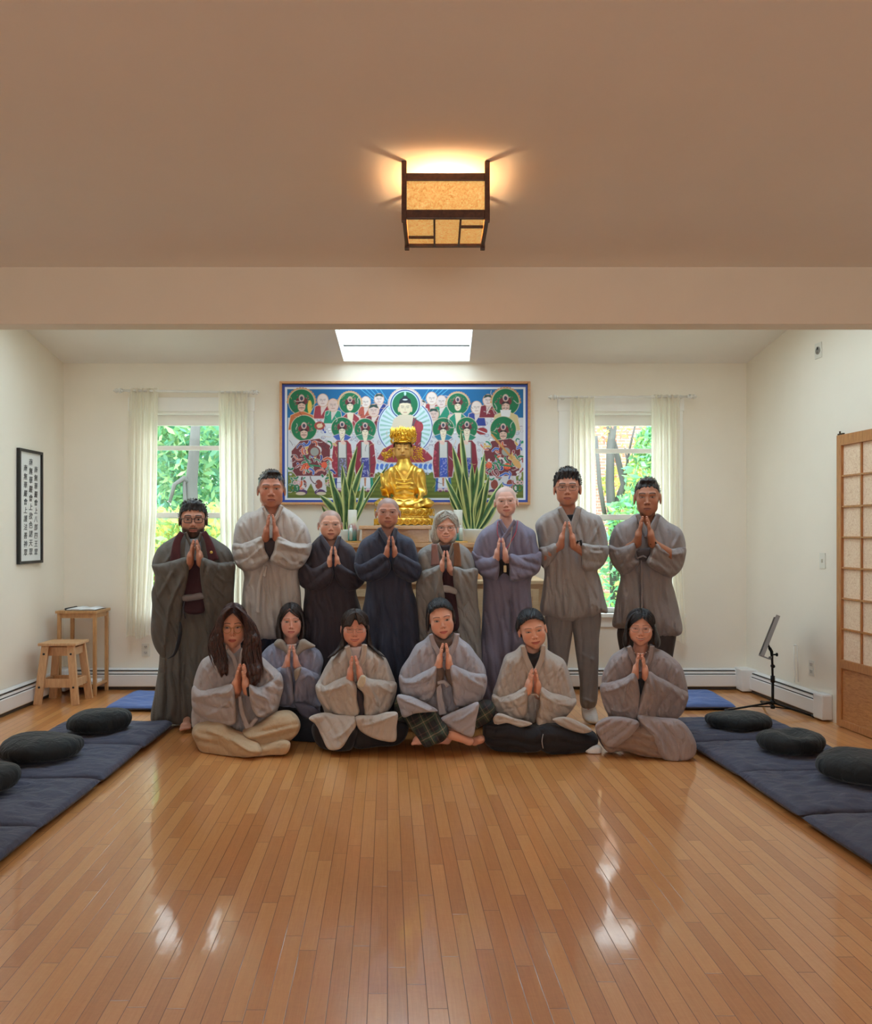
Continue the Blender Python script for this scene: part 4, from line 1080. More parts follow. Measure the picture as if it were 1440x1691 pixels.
# ---------------- heads
SKIN = vcol_mat('skin', 0.5, 0.06, 180)

def rotm(yaw, pitch, roll):
    cy, sy = math.cos(yaw), math.sin(yaw); cp, sp = math.cos(pitch), math.sin(pitch); cr, sr = math.cos(roll), math.sin(roll)
    Rz = np.array([[cy, -sy, 0], [sy, cy, 0], [0, 0, 1]]); Rx = np.array([[1, 0, 0], [0, cp, -sp], [0, sp, cp]])
    Ry = np.array([[cr, 0, sr], [0, 1, 0], [-sr, 0, cr]])
    return Rz @ Ry @ Rx

def head_field(G, q):
    x, y, z = G
    ax = np.abs(x); GA = (ax, y, z)
    fem = q.get('fem', 0.0); jw = q.get('jaw', 1.0 - .08 * fem)
    f = ell(G, (0, -.022, .036), (.0755, .097, .080))
    f = smin(f, ell(G, (0, .012, -.012), (.0665, .076, .086)), .030)
    f = smin(f, ell(G, (0, .020, -.066), (.052 * jw, .056, .046)), .030)
    f = smin(f, sph(GA, (.043 * jw, .002, -.064), .017), .026)
    f = smin(f, ell(G, (0, .062, -.099), (.020 * jw, .016, .014)), .022)
    f = smin(f, sph(GA, (.044, .052, -.024), .019 + .003 * fem), .022)
    f = smin(f, ell(GA, (.033, .046, -.050), (.025 + .003 * fem, .022, .031)), .026)
    f = smin(f, cap(GA, (.010, .081, .019), (.046, .068, .021), .008 - .0035 * fem), .016)
    f = smin(f, ell(G, (0, .066, -.068), (.030, .021, .024)), .020)
    # sockets, lids
    f = smax(f, -ell(GA, (.032, .100, .000), (.019, .0155 - .001 * fem, .0115)), .012)
    f = smin(f, ell(GA, (.0315, .0655, .0005), (.0165, .0145, .0115)), .004)
    # nose
    nw = q.get('nose', 1.0 - .12 * fem)
    f = smin(f, cap(G, (0, .079, .010), (0, .0975, -.033), .0062, .0088 * nw), .010)
    f = smin(f, sph(GA, (.0115 * nw, .0865, -.0385), .0070), .007)
    f = smax(f, -sph(GA, (.0062 * nw, .0925, -.0455), .0032), .003)
    # mouth
    sm = q.get('smile', 0.0)
    zc = -.0685 + sm * .0065 * (ax / .024) ** 2
    f = smin(f, np.sqrt((np.maximum(ax - .015, 0)) ** 2 + (y - .0845 + ax ** 2 * 9) ** 2 + (z - zc - .0042) ** 2) - .0052, .006)
    f = smin(f, np.sqrt((np.maximum(ax - .012, 0)) ** 2 + (y - .0835 + ax ** 2 * 9) ** 2 + (z - zc + .0060) ** 2) - .0062, .006)
    f = smax(f, -(np.sqrt((np.maximum(ax - .021, 0)) ** 2 + (y - .0915 + ax ** 2 * 9) ** 2 + (z - zc + .0004) ** 2) - (.0022 + .0022 * q.get('teeth', 0))), .003)
    # ears
    ea = q.get('ear', 1.0)
    e = ell(GA, (.0765 + .006 * ea, -.012 - (ax - .08) * .6, -.010), (.0075, .0175 * ea, .031 * ea))
    e = smax(e, -ell(GA, (.0885 + .006 * ea, -.006, -.006), (.008, .010, .018)), .006)
    f = smin(f, e, .010)
    return f

def head_cols(v, q, rs):
    x, y, z = v[:, 0], v[:, 1], v[:, 2]; ax = np.abs(x)
    skin = np.array(q['skin']); c = np.tile(skin, (len(v), 1))
    def mix(mask, col, k=1.0):
        m = (np.clip(mask, 0, 1) * k)[:, None]
        c[:] = c * (1 - m) + np.array(col) * m
    def ss(a, b, t):
        t = np.clip((t - a) / (b - a), 0, 1); return t * t * (3 - 2 * t)
    front = ss(.02, .05, y)
    mix(ss(.032, .0, np.hypot(ax - .042, z + .030)) * front, skin * np.array([1.05, .82, .80]), .45)
    mix(ss(.018, .004, np.hypot(ax * .8, z + .037)) * front, skin * np.array([1.03, .85, .82]), .4)
    # scalp stubble
    if q.get('stubble'):
        hl = .066 - 3.2 * np.maximum(ax - .03, 0) ** 1.25
        scalp = np.maximum(ss(-.004, .010, z - hl) * 1.0, ss(.004, -.010, y) * ss(-.075, -.06, z) * (ax < .082))
        scalp = scalp * np.where((y > .0), ss(-.004, .010, z - hl), 1)
        mix(scalp, q['stubble'], .62)
    # beard
    if q.get('beard'):
        b = ss(-.035, -.062, z + .25 * np.maximum(.058 - ax, 0)) * ss(-.012, .012, y) * ss(-.150, -.125, z)
        b = np.maximum(b, ss(.030, .022, ax) * ss(-.047, -.053, z) * front * ss(-.125, -.11, z))
        b = np.maximum(b, ss(.052, .060, ax) * ss(.03, .0, z) * ss(-.02, 0.0, y) * ss(.05, .03, y))
        b = b * (1 - ss(.024, .018, ax) * ss(.010, .006, np.abs(z + .0675)) * front)
        mix(b * ss(.9, .6, np.hypot(ax / .05, (z + .03) / .03)) if False else b, q['beard'], .88)
    # brows
    bt = q.get('brow_t', .0042 - .001 * q.get('fem', 0))
    bz = .0195 + .0038 * np.sin(np.clip((ax - .010) / .044, 0, 1) * math.pi) + q.get('brow_z', .0022)
    mix(ss(bt, bt * .45, np.abs(z - bz)) * ss(.009, .014, ax) * ss(.055, .048, ax) * front, q.get('brow', (.02, .015, .012)), q.get('brow_k', .9))
    # eyes
    op = q.get('eye', 1.0) * .86
    u = (ax - .0315) / .0150
    top = .0052 * op * np.maximum(1 - u * u, 0) ** .7 + .0006 + .0012 * u
    bot = -.0040 * op * np.maximum(1 - u * u, 0) ** .8 + .0012 * u
    inn = (np.abs(u) < 1) & front.astype(bool)
    dep = np.minimum(top - z, z - bot)
    m = ss(-.0004, .0005, dep) * inn
    mix(ss(.0030, .0006, np.abs(z - top)) * (np.abs(u) < 1.08) * front, (.02, .013, .011), .85)
    mix(ss(.0018, .0003, np.abs(z - bot)) * (np.abs(u) < 1) * front, (.10, .05, .04), .6)
    mix(m, (.42, .36, .33), 1)
    ir = np.hypot(ax - .0315, z - .0006)
    mix(m * ss(.0068, .0056, ir), q.get('iris', (.025, .014, .010)), 1)
    mix(ss(.0075, .0095, z) * ss(.0125, .0105, z) * (np.abs(u) < 1.1) * front * ss(.062, .066, y), skin * .6, .45)
    # lips
    sm = q.get('smile', 0.0)
    zc = -.0685 + sm * .0065 * (ax / .024) ** 2
    w = .0245 + .004 * sm
    t = np.clip(1 - (ax / w) ** 2, 0, 1)
    up = zc + .0078 * t ** .6 - .0018 * np.exp(-(ax / .004) ** 2); lo = zc - .0105 * t ** .7
    m = ss(-.0008, .0008, np.minimum(up - z, z - lo)) * (ax < w) * front * ss(.05, .06, y)
    mix(m, q.get('lip', skin * np.array([.85, .45, .42])), .85)
    te = q.get('teeth', 0.0)
    if te:
        mix(ss(.0030, .0018, np.abs(z - zc + .0004) / np.maximum(t, .05) ** .5) * (ax < w * .82) * front, (.72, .68, .60), te)
    mix(ss(.0018, .0005, np.abs(z - zc - (.0026 * te)) ) * (ax < w * .96) * front, (.06, .015, .012), .75)
    # nostrils
    mix(ss(.0042, .0022, np.hypot(ax - .0066, (z + .0445) * 1.3)) * ss(.08, .085, y), (.05, .015, .012), .75)
    return np.clip(c, 0, 1)

def head_frame(s, q):
    """canonical head space -> world"""
    (cx, crown, chin, fw) = q['head']
    off = q.get('hoff', .03)
    d = s.D - off
    sz = (chin - crown) * d / F / .225; sx = fw * d / F / .150
    sy = 0.5 * (sz + sx)
    R = rotm(math.radians(q.get('yaw', 0)), math.radians(q.get('pitch', 0)), math.radians(q.get('roll', 0)))
    ctr = s.P(cx, (crown + chin) / 2, off)
    def tr(v):
        w = (np.asarray(v, float) @ R.T) * np.array([sx, sy, sz])
        return ctr + w[:, 0:1] * s.r + w[:, 1:2] * s.f + w[:, 2:3] * np.array([0, 0, 1.0])
    return tr, R, (sx, sy, sz)

def head_mesh(s, q):
    tr, R, sc = head_frame(s, q)
    ax, G = grid((-.105, -.135, -.235), (.105, .125, .130), .00225)
    f = head_field(G, q)
    nb = R.T @ np.array([0, -.040, -.085]); ne = R.T @ np.array([0, -.050, -.225])
    nr = q.get('neck', .052)
    f = smin(f, cap(G, nb, ne, nr * .95, nr * 1.08), .022)
    tb = R.T @ np.array([0, -.055, -.235])
    f = smin(f, ell(G, tb, (.12, .055, .05)), .05)
    V, Q = snets(f, *ax); Q = Q[:, ::-1]
    c = head_cols(V, q, s.seed)
    return tr(V), Q, c

def tube_canon(tr, loops, r, n=6):
    m = MB()
    for pts, closed in loops:
        w = tr(np.array(pts)); m.tube([Vector(p) for p in w], r, n, closed)
    return m

def glasses(s, q, parent, mat, r=.0012, w=.0225, h=.0185, sq=2.6, zc=-.002, lens=True, top_only=False, tint=None):
    tr, R, sc = head_frame(s, q)
    loops = []; lensm = MB()
    for sg in (-1, 1):
        L = []
        for k in range(26):
            a = 2 * math.pi * k / 26
            ca, sa = math.cos(a), math.sin(a)
            xx = abs(ca) ** (2 / sq) * w * (1 if ca >= 0 else -1); zz = abs(sa) ** (2 / sq) * h * (1 if sa >= 0 else -1)
            L.append((sg * .0315 + xx, .0985 - abs(sg * .0315 + xx) * .16, zc + zz))
        loops.append((L, True))
        if lens:
            wv = tr(np.array(L)); lensm.add([tuple(p) for p in wv], [tuple(range(26))])
        loops.append(([(sg * (.0315 + w), .0885, zc + h * .45), (sg * .070, .070, zc + h * .4), (sg * .080, .0, .004), (sg * .080, -.015, -.004)], False))
    loops.append(([(-.0315 + w, .0965, zc + h * .3), (0, .101, zc + h * .45), (.0315 - w, .0965, zc + h * .3)], False))
    g = tube_canon(tr, loops, r).build('glasses', mat, parent, True)
    if lens: lensm.build('lens', LENS, g, True)
    return g

def hair_cap(s, q, mat, parent, t=(.008, .010, .014), hl=.060, hk=2.2, yc=.006, zb=-.07, side_z=-.012, noise_a=.002, nf=60, top=None, name='hair', ext=None, part=None, tmp=.7, strand=(0.0018, 210), lam=None):
    """hair lying on the skull: hairline height hl, ends zb at the nape and side_z over the ears"""
    tr, R, sc = head_frame(s, q)
    ax, G = grid((-.115, -.150, -.16), (.115, .125, .155), .0028)
    x, y, z = G; axx = np.abs(x)
    f = ell(G, (0, -.022, .036), (.0755 + t[0], .097 + t[1], .080 + t[2]))
    f = smin(f, ell(G, (0, -.045, -.020), (.068 + t[0], .060 + t[1], .080)), .03)
    if top: f = smin(f, ell(G, top[0], top[1]), .02)
    hline = hl - hk * np.maximum(axx - .02, 0) ** 1.4 + .0035 * np.sin(x * 310 + s.seed) * (axx < .07)
    if lam: hline = hl - lam * np.abs(x - (part or 0)) ** 1.0 + .002 * np.sin(x * 310 + s.seed)
    rem = smax(z - hline, yc + tmp * np.maximum(z + .012, 0) - y, .008)
    f = smax(f, -rem, .006)
    bot = np.where(y > -.045, side_z, zb) + 0 * x
    bot = side_z + (zb - side_z) * np.clip((-.02 - y) / .05, 0, 1) + 0 * x + 0 * z
    f = smax(f, bot - z, .008)
    nz = np.sin(x * nf + 3 * np.sin(y * nf * .4 + s.seed)) * np.sin(y * nf * .9 + 2 * np.sin(x * nf * .5)) 
    f = f + noise_a * nz + strand[0] * np.sin(x * strand[1] + 2.2 * np.sin(y * 34 + s.seed) + 1.5 * np.sin(z * 41))
    if part is not None:   # a shallow parting line
        f = f + .004 * np.exp(-((x - part) / .004) ** 2) * (z > .05)
    if ext: f = smin(f, ext(G), .012)
    V, Q = snets(f, *ax); Q = Q[:, ::-1]
    return mk(name, tr(V), Q, mat, parent)

def strands(s, q, mat, hair, mode, t, n=110, hl=.07, part=0.0, r=.0017, zend=-.35, end=(0, -1, .1), seed=1, wob=.03):
    """locks combed over the skull: 'back' towards the nape, 'part' down from a parting, 'short' cropped tufts"""
    tr, R, sc = head_frame(s, q); rnd = random.Random(s.seed + seed); m = MB()
    c = np.array((0, -.022, .036)); RR = np.array((.0755 + t[0], .097 + t[1], .080 + t[2]))
    U = lambda v: np.array(v, float) / np.linalg.norm(v)
    for k in range(n):
        if mode == 'back':
            a = rnd.uniform(-1.5, 1.5); sp = min(.97, (hl + .002 - 2.2 * max(abs(math.sin(a)) * .08 - .02, 0) ** 1.4 - .036) / RR[2]) + rnd.uniform(-.02, .03)
            ph = math.asin(max(-.9, min(.97, sp))); A = U((math.sin(a) * math.cos(ph), math.cos(a) * math.cos(ph), math.sin(ph))); B = U(end); B = U(B + .18 * np.array([rnd.gauss(0, 1), 0, rnd.gauss(0, 1)]))
            L = 12
        elif mode == 'part':
            b = rnd.uniform(.42, 1.9); x0 = part / RR[0]; A = U((x0 + rnd.uniform(-.01, .01), math.cos(b), math.sin(b)))
            sd = 1 if k % 2 else -1; yb = math.cos(b) * .8 - .05
            B = U((sd, max(-.9, min(.42, yb)), zend + rnd.uniform(-.1, .1))); L = 12
        else:
            while True:
                A = U((rnd.gauss(0, 1), rnd.gauss(0, 1), rnd.gauss(.5, .8)))
                p = c + A * RR
                if A[1] < .9 and (p[2] > hl - .004 or p[1] < -.01) and p[2] > 0: break
            B = U(A + np.array([rnd.uniform(-.15, .15), .16, rnd.uniform(-.02, .1)])); L = 4
        om = math.acos(max(-1, min(1, A @ B))) + 1e-6; P = []
        w1, w2 = rnd.uniform(0, 6), rnd.uniform(.6, 1.6)
        for i in range(L):
            u = i / (L - 1); v = (math.sin((1 - u) * om) * A + math.sin(u * om) * B) / math.sin(om)
            lift = 1.008 + (.10 * u if mode == 'short' else .012 * math.sin(u * 3.1)) + wob * .3 * math.sin(w1 + u * 5 * w2)
            P.append(c + v * RR * lift)
        w = tr(np.array(P)); k_ = sc[0]
        m.tube([Vector(x) for x in w], [r * k_ * (1.0 if 0 < i < L - 1 else .45) for i in range(L)], 5)
    return m.build('hair', mat, hair, True)

def locks(s, mat, hair, left, right, off, n=34, r=.0034, curl=2.0, freq=7.0, seed=1, bulge=.03):
    """hanging locks between a left and a right guide line (px); off = depth offset along the fall"""
    rnd = random.Random(s.seed * 3 + seed); m = MB(); Lf = catmull(left, 4, False); Rt = catmull(right, 4, False)
    for k in range(n):
        u = rnd.uniform(0, 1); e = rnd.uniform(.75, 1.0); ph = rnd.uniform(0, 6); fr = freq * rnd.uniform(.8, 1.25); P = []; dz = rnd.uniform(-.01, .012) + bulge * math.sin(u * math.pi)
        N = 22
        for i in range(N):
            v = i / (N - 1) * e
            a = Lf[min(len(Lf) - 1, int(v * (len(Lf) - 1)))]; b = Rt[min(len(Rt) - 1, int(v * (len(Rt) - 1)))]
            p = a + (b - a) * u; w = curl * v ** .7
            o_ = np.interp(v, [0, .5, 1], off)
            P.append(s.V(p[0] + w * math.sin(ph + fr * v), p[1], o_ + dz + w * .003 * math.cos(ph + fr * v)))
        m.tube(P, [r * (1 if i < N - 4 else (N - i) / 5) for i in range(N)], 6)
    return m.build('hair', mat, hair, True)

# ---------------- hands
def hands_field(kind):
    wide = kind == 'wide'
    ax, G = grid((-.085, -.105, -.262), (.085, .060, .012), .0021)
    if wide: ax, G = grid((-.150, -.105, -.290), (.150, .060, .012), .0026)
    out = None
    for sg in (-1, 1):
        x, y, z = G
        th = sg * (.085 if not wide else .13)          # about the fingertips, so that the wrists stand apart
        c, sn = math.cos(th), math.sin(th)
        gx = x * c + z * sn; gz = -x * sn + z * c
        g = (gx * sg, y, gz)
        f = None
        for (yy, zt, zb, r) in ((-.028, -.016, -.090, .0092), (-.0092, -.001, -.086, .0096), (.0092, -.011, -.088, .0092), (.026, -.033, -.094, .0082)):
            a = cap(g, (.0150, yy * 1.04, zb), (.0150, yy * .92, (zb + zt) / 2), r * 1.10, r)
            b = cap(g, (.0150, yy * .92, (zb + zt) / 2), (.0098, yy * .82, zt - r), r, r * .80)
            e = smin(a, b, .004)
            f = e if f is None else smin(f, e, .0022)
        p = ell(g, (.0200, 0, -.128), (.0205, .041, .050))
        p = smin(p, cap(g, (.0200, -.026, -.100), (.0190, .026, -.104), .0135), .012)
        p = smin(p, cap(g, (.0200, -.022, -.150), (.0190, -.030, -.125), .0175), .012)
        p = smin(p, cap(g, (.0205, .020, -.155), (.0195, .027, -.115), .0165), .012)
        f = smin(f, p, .009)
        t = smin(cap(g, (.0170, -.033, -.140), (.0140, -.048, -.105), .0125, .0100), cap(g, (.0140, -.048, -.105), (.0095, -.050, -.070), .0095, .0078), .006)
        f = smin(f, t, .007)
        w0 = (.0230, -.004, -.165)
        if not wide: w1 = (.045, -.072, -.232)
        else: w1 = (.112, -.062, -.255)
        f = smin(f, cap(g, w0, w1, .0245, .0270 if not wide else .030), .022)
        out = f if out is None else np.minimum(out, f)
    V, Q = snets(out, *ax)
    return V, Q[:, ::-1]
HANDS = {}
def hands_mesh(s, tip, base, off=.24, kind='norm', pitch=12, roll=0, skin=(.5, .3, .2), k=.172, yaw=0):
    if kind not in HANDS: HANDS[kind] = hands_field(kind)
    V, Q = HANDS[kind]
    d = s.D - off
    sc = abs(base - tip[1]) * d / F / k
    R = rotm(math.radians(yaw), math.radians(-pitch), math.radians(roll))
    w = (V @ R.T) * sc
    ctr = s.P(tip[0], tip[1], off)
    W = ctr + w[:, 0:1] * s.r + w[:, 1:2] * s.f + w[:, 2:3] * np.array([0, 0, 1.0])
    c = np.tile(np.array(skin), (len(V), 1))
    tipm = np.clip((V[:, 2] + .03) / .03, 0, 1)[:, None] * .35
    c = c * (1 - tipm) + c * np.array([1.12, .82, .80]) * tipm
    crease = (np.exp(-((V[:, 2] + .052) / .0016) ** 2) + np.exp(-((V[:, 2] + .030) / .0014) ** 2))[:, None] * .25
    c = c * (1 - crease)
    return W, Q, np.clip(c, 0, 1)

def trunk(s, q, seated):
    """torso, arms and legs under the clothes, as one surface"""
    base = np.array(s.base)
    def loc(px, py, off):
        p = s.P(px, py, off) - base
        return np.array([p @ s.r, p @ s.f, p[2]])
    (cx, crown, chin, fw) = q['head']
    nk = loc(cx, chin, 0); zt = nk[2] - .085; x0 = nk[0]
    ax, G = grid((-.42, -.20, 0.012), (.42, .34, zt + .10), .018)
    hipz = .13 if seated else zt * .62
    f = smin(cap(G, (0, -.02, hipz), (x0, -.02, zt - .16), .085, .085), cap(G, (x0 - .10, -.02, zt - .07), (x0 + .10, -.02, zt - .07), .045), .08)
    f = smin(f, cap(G, (x0, -.02, zt - .1), (x0, -.02, zt + .06), .05), .06)
    for k, sg in enumerate((-1, 1)):
        el = loc(*q['el'][k], .0 if q.get('hands') == 'wide' else .05); wd = q.get('hands') == 'wide'; wr = loc(q['tip'][0] + sg * (26 if wd else 10), q['base'] + (16 if wd else 9), q.get('hands_off', .24) - (.15 if wd else .16))
        f = smin(f, cap(G, (x0 + sg * .13, -.02, zt - .085), el, .038, .030), .03)
        f = smin(f, cap(G, el, wr, .022 if q.get('hands') == 'wide' else .027, .022), .03)
        if seated:
            kn = loc(*q['kn'][k], .15); an = loc(q['head'][0] - sg * 10, 1226, .19)
            kn[2] = max(kn[2], .06); an[2] = .06
            f = smin(f, cap(G, (sg * .08, .0, .11), kn, .050, .038), .04)
            f = smin(f, cap(G, kn, an, .036, .028), .03)
        else:
            lx = q.get('lg', (cx - 17, cx + 17))[k]
            hp = loc(lx, 1020, 0); an = loc(lx, 1180, 0)
            f = smin(f, cap(G, (hp[0] * .8, -.01, hipz), (an[0], 0, .07), .058, .032), .03)
            f = smin(f, cap(G, (an[0], -.01, .05), (an[0], .02, .035), .028, .022), .02)
    V, Q = snets(f, *ax); Q = Q[:, ::-1]
    W = base + V[:, 0:1] * s.r + V[:, 1:2] * s.f + V[:, 2:3] * np.array([0, 0, 1.0])
    return W, Q, np.tile(np.array(q['skin']), (len(V), 1))

def foot_mesh(s, a, b, q, toes=True):
    """a bare foot from heel/ankle a to toes b, both (px, py, off)"""
    A = s.P(*a); B = s.P(*b)
    L = np.linalg.norm(B - A); u = (B - A) / L
    up = np.array([0, 0, 1.0]) - u * u[2]; up /= np.linalg.norm(up); w = np.cross(u, up)
    ax, G = grid((-.06, -.05, -.03), (L + .06, .05, .06), .004)
    f = cap(G, (0, 0, .008), (L * .65, 0, .002), .028, .023)
    f = smin(f, cap(G, (L * .6, -.022, 0), (L * .6, .020, 0), .015), .03)
    if toes:
        for i, y in enumerate((-.030, -.015, 0, .014, .027)):
            f = smin(f, cap(G, (L * .7, y * .9, 0), (L * (1.0 - .05 * (4 - i)), y, -.004), .010, .0085 + .0012 * (i == 4)), .006)
    V, Q = snets(f, *ax); Q = Q[:, ::-1]
    W = A + V[:, 0:1] * u + V[:, 1:2] * w + V[:, 2:3] * up
    W[:, 2] = np.maximum(W[:, 2], .004)
    return W, Q, np.tile(np.array(q['skin']), (len(V), 1))

def body(s, q, seated, extra=()):
    pcs = [head_mesh(s, q), hands_mesh(s, q['tip'], q['base'], q.get('hands_off', .24), q.get('hands', 'norm'), q.get('hp', 12), q.get('hr', 0), q.get('hskin', q['skin']), .172, q.get('hyaw', 0)), trunk(s, q, seated)] + list(extra)
    V = []; Fc = []; Cc = []; b = 0
    for v, f, c in pcs:
        V.append(v); Fc.append(f + b); Cc.append(c); b += len(v)
    V = np.concatenate(V) - np.array(s.base)
    o = mk('person', V, np.concatenate(Fc), SKIN, None, True, cols=np.concatenate(Cc))
    o.location = s.base
    tag(o, q['label'], 'person', None)
    s.root = o
    return o
# ------------------------------------------------------------------ the fourteen people
BLKH = hair_mat('black_hair', C(14, 12, 14), C(50, 45, 48), .30); BRNH = hair_mat('brown_hair', C(34, 18, 14), C(84, 44, 32)); DBRH = hair_mat('dark_brown_hair', C(26, 19, 18), C(62, 48, 44), .32)
GREYH = hair_mat('silver_hair', C(150, 144, 134), C(206, 200, 188), .45)
WIRE = plain('gold_wire', C(176, 132, 70), .35, .5); DWIRE = plain('dark_frame', C(34, 24, 24), .3); CLEARF = plain('pale_frame', C(196, 176, 164), .25); RIMLESS = plain('silver_wire', C(190, 186, 182), .25, .9)
FAIR, TAN, MID = C(226, 168, 142), C(196, 134, 106), C(212, 150, 122)
SOCK = cloth('white_sock', C(226, 222, 214), .3)
BLACKC = cloth('black_cloth', C(30, 27, 30), .5); DKIN = cloth('dark_inner_cloth', C(58, 50, 54), .4); MAROON = cloth('maroon_cloth', C(82, 40, 44), .4); MAROOND = cloth('deep_maroon_cloth', C(58, 28, 34), .4)
def robe(s, poly, mat, **k):
    k.setdefault('A', .135); k.setdefault('R', 36); k.setdefault('wr', .009)
    return inflate(s, k.pop('name', 'robe'), poly, mat, s.root, 0.0, **k)
def sleeve(s, par, poly, mat, elbow, cuff, e=.05, c=.20, A=.062, R=15, **k):
    k.setdefault('drape', [(k.pop('ang', 0), .0105, 19), (k.pop('ang2', 60), .0055, 11)])
    return inflate(s, 'sleeve', poly, mat, par, [(elbow[0], elbow[1], e), (cuff[0], cuff[1], c)], A, R, **k)

# ---- standing, from the left
def bearded_man():
    q = dict(el=((262, 955), (378, 955)), head=(319, 829, 888, 39.5), skin=C(196, 138, 112), beard=C(30, 21, 18), brow=C(18, 13, 12), brow_t=.0055, jaw=1.05, smile=.7, eye=1.15, iris=C(40, 24, 16), hyaw=10, tip=(322, 891), base=934, hr=2, lip=C(150, 80, 72), nose=1.1,
             label='bearded man in dark rimmed glasses and a wide-sleeved dark green-grey robe with maroon stole')
    s = Person(5.70, 319); f1 = foot_mesh(s, (309, 1192, .12), (305, 1204, .26), q); f2 = foot_mesh(s, (335, 1192, .12), (338, 1204, .26), q)
    body(s, q, False, (f1, f2))
    hc = hair_cap(s, q, BLKH, s.root, (.010, .012, .016), .060, 1.2, -.002, -.062, -.034, .003, 90, ((.008, .048, .098), (.046, .034, .020)), tmp=.62)
    strands(s, q, BLKH, hc, 'short', (.010, .012, .015), 170, .062, r=.0022)
    glasses(s, q, s.root, DWIRE, .0024, .0235, .0170, 4.0, -.003)
    G = cloth('olive_grey_robe', C(96, 89, 80), .5)
    r = robe(s, [(302, 878), (285, 888), (270, 897), (259, 908), (252, 925), (251, 934), (258, 950), (262, 1000), (264, 1060), (262, 1100), (256, 1140), (250, 1191), (262, 1193), (275, 1194), (298, 1196), (325, 1194), (352, 1196), (370, 1192), (380, 1150), (385, 1080), (386, 1000), (387, 940), (386, 926), (380, 908), (362, 894), (346, 884), (336, 878), (319, 884)], G,
             drape=[(88, .016, 18, 1030, 1140), (75, .008, 15)], folds=[([(276, 1085), (275, 1192)], 3, -.020, 1), ([(298, 1060), (299, 1194)], 3, -.022, -1), ([(264, 940), (290, 905)], 4, .010, 1), ([(384, 940), (362, 905)], 4, .010, -1)])
    band(s, 'shirt_front', [(318, 890), (320, 930)], (22, 40), cloth('grey_blue_shirt', C(126, 128, 128), .3), r, .115, .02)
    band(s, 'collar', [(306, 879), (312, 893), (319, 908)], (5, 5), G, r, .135); band(s, 'collar', [(333, 879), (328, 893), (321, 908)], (5, 5), G, r, .135)
    band(s, 'stole', [(301, 879), (293, 893), (289, 927)], (9, 18), MAROON, r, .145, .010); 
    st = band(s, 'stole', [(336, 878), (344, 894), (353, 926)], (9, 18), MAROON, r, .145, .010)
    MB().tube([s.V(349, 912, .168), s.V(349, 912, .176)], .010, 14).build('badge', plain('yellow_badge', C(226, 190, 90), .4), st, True)
    inflate(s, 'vest_front', [(311, 928), (333, 928), (337, 985), (337, 1011), (304, 1011), (302, 985), (306, 950)], MAROOND, r, .150, .03, 10)
    bt = inflate(s, 'belt', [(301, 984), (318, 981), (333, 979), (337, 987), (319, 992), (302, 992)], cloth('grey_belt', C(120, 108, 104), .3), r, .186, .016, 4)
    band(s, 'belt_cord', [(305, 990), (303, 1010), (306, 1022)], 2.2, DKIN, bt, .19, .006)
    sleeve(s, r, [(251, 932), (262, 931), (288, 925), (308, 921), (312, 938), (308, 965), (303, 990), (299, 1023), (296, 1057), (284, 1082), (271, 1087), (261, 1078), (252, 1060), (249, 1040), (251, 1000), (250, 978), (256, 955)], G, (252, 960), (312, 940), .06, .20, ang=70,
           folds=[([(306, 945), (282, 1000), (272, 1075)], 5, .016, 1), ([(258, 990), (290, 935)], 4, .012, 1)])
    sleeve(s, r, [(332, 921), (348, 925), (360, 929), (387, 929), (388, 950), (386, 980), (383, 1000), (380, 1040), (372, 1075), (352, 1080), (341, 1050), (336, 998), (332, 965), (330, 940)], G, (386, 960), (332, 940), .06, .20, ang=105,
           folds=[([(338, 935), (352, 965), (372, 985)], 4, .014, -1), ([(345, 930), (365, 955), (385, 960)], 3, .010, 1)])
    inflate(s, 'sleeve_lining', [(284, 1082), (292, 1058), (298, 1026), (301, 1040), (296, 1068), (287, 1084), (276, 1088)], BLACKC, r, .225, .012, 4)  # shaded inside of the sleeve opening, put in as a black strip
bearded_man()

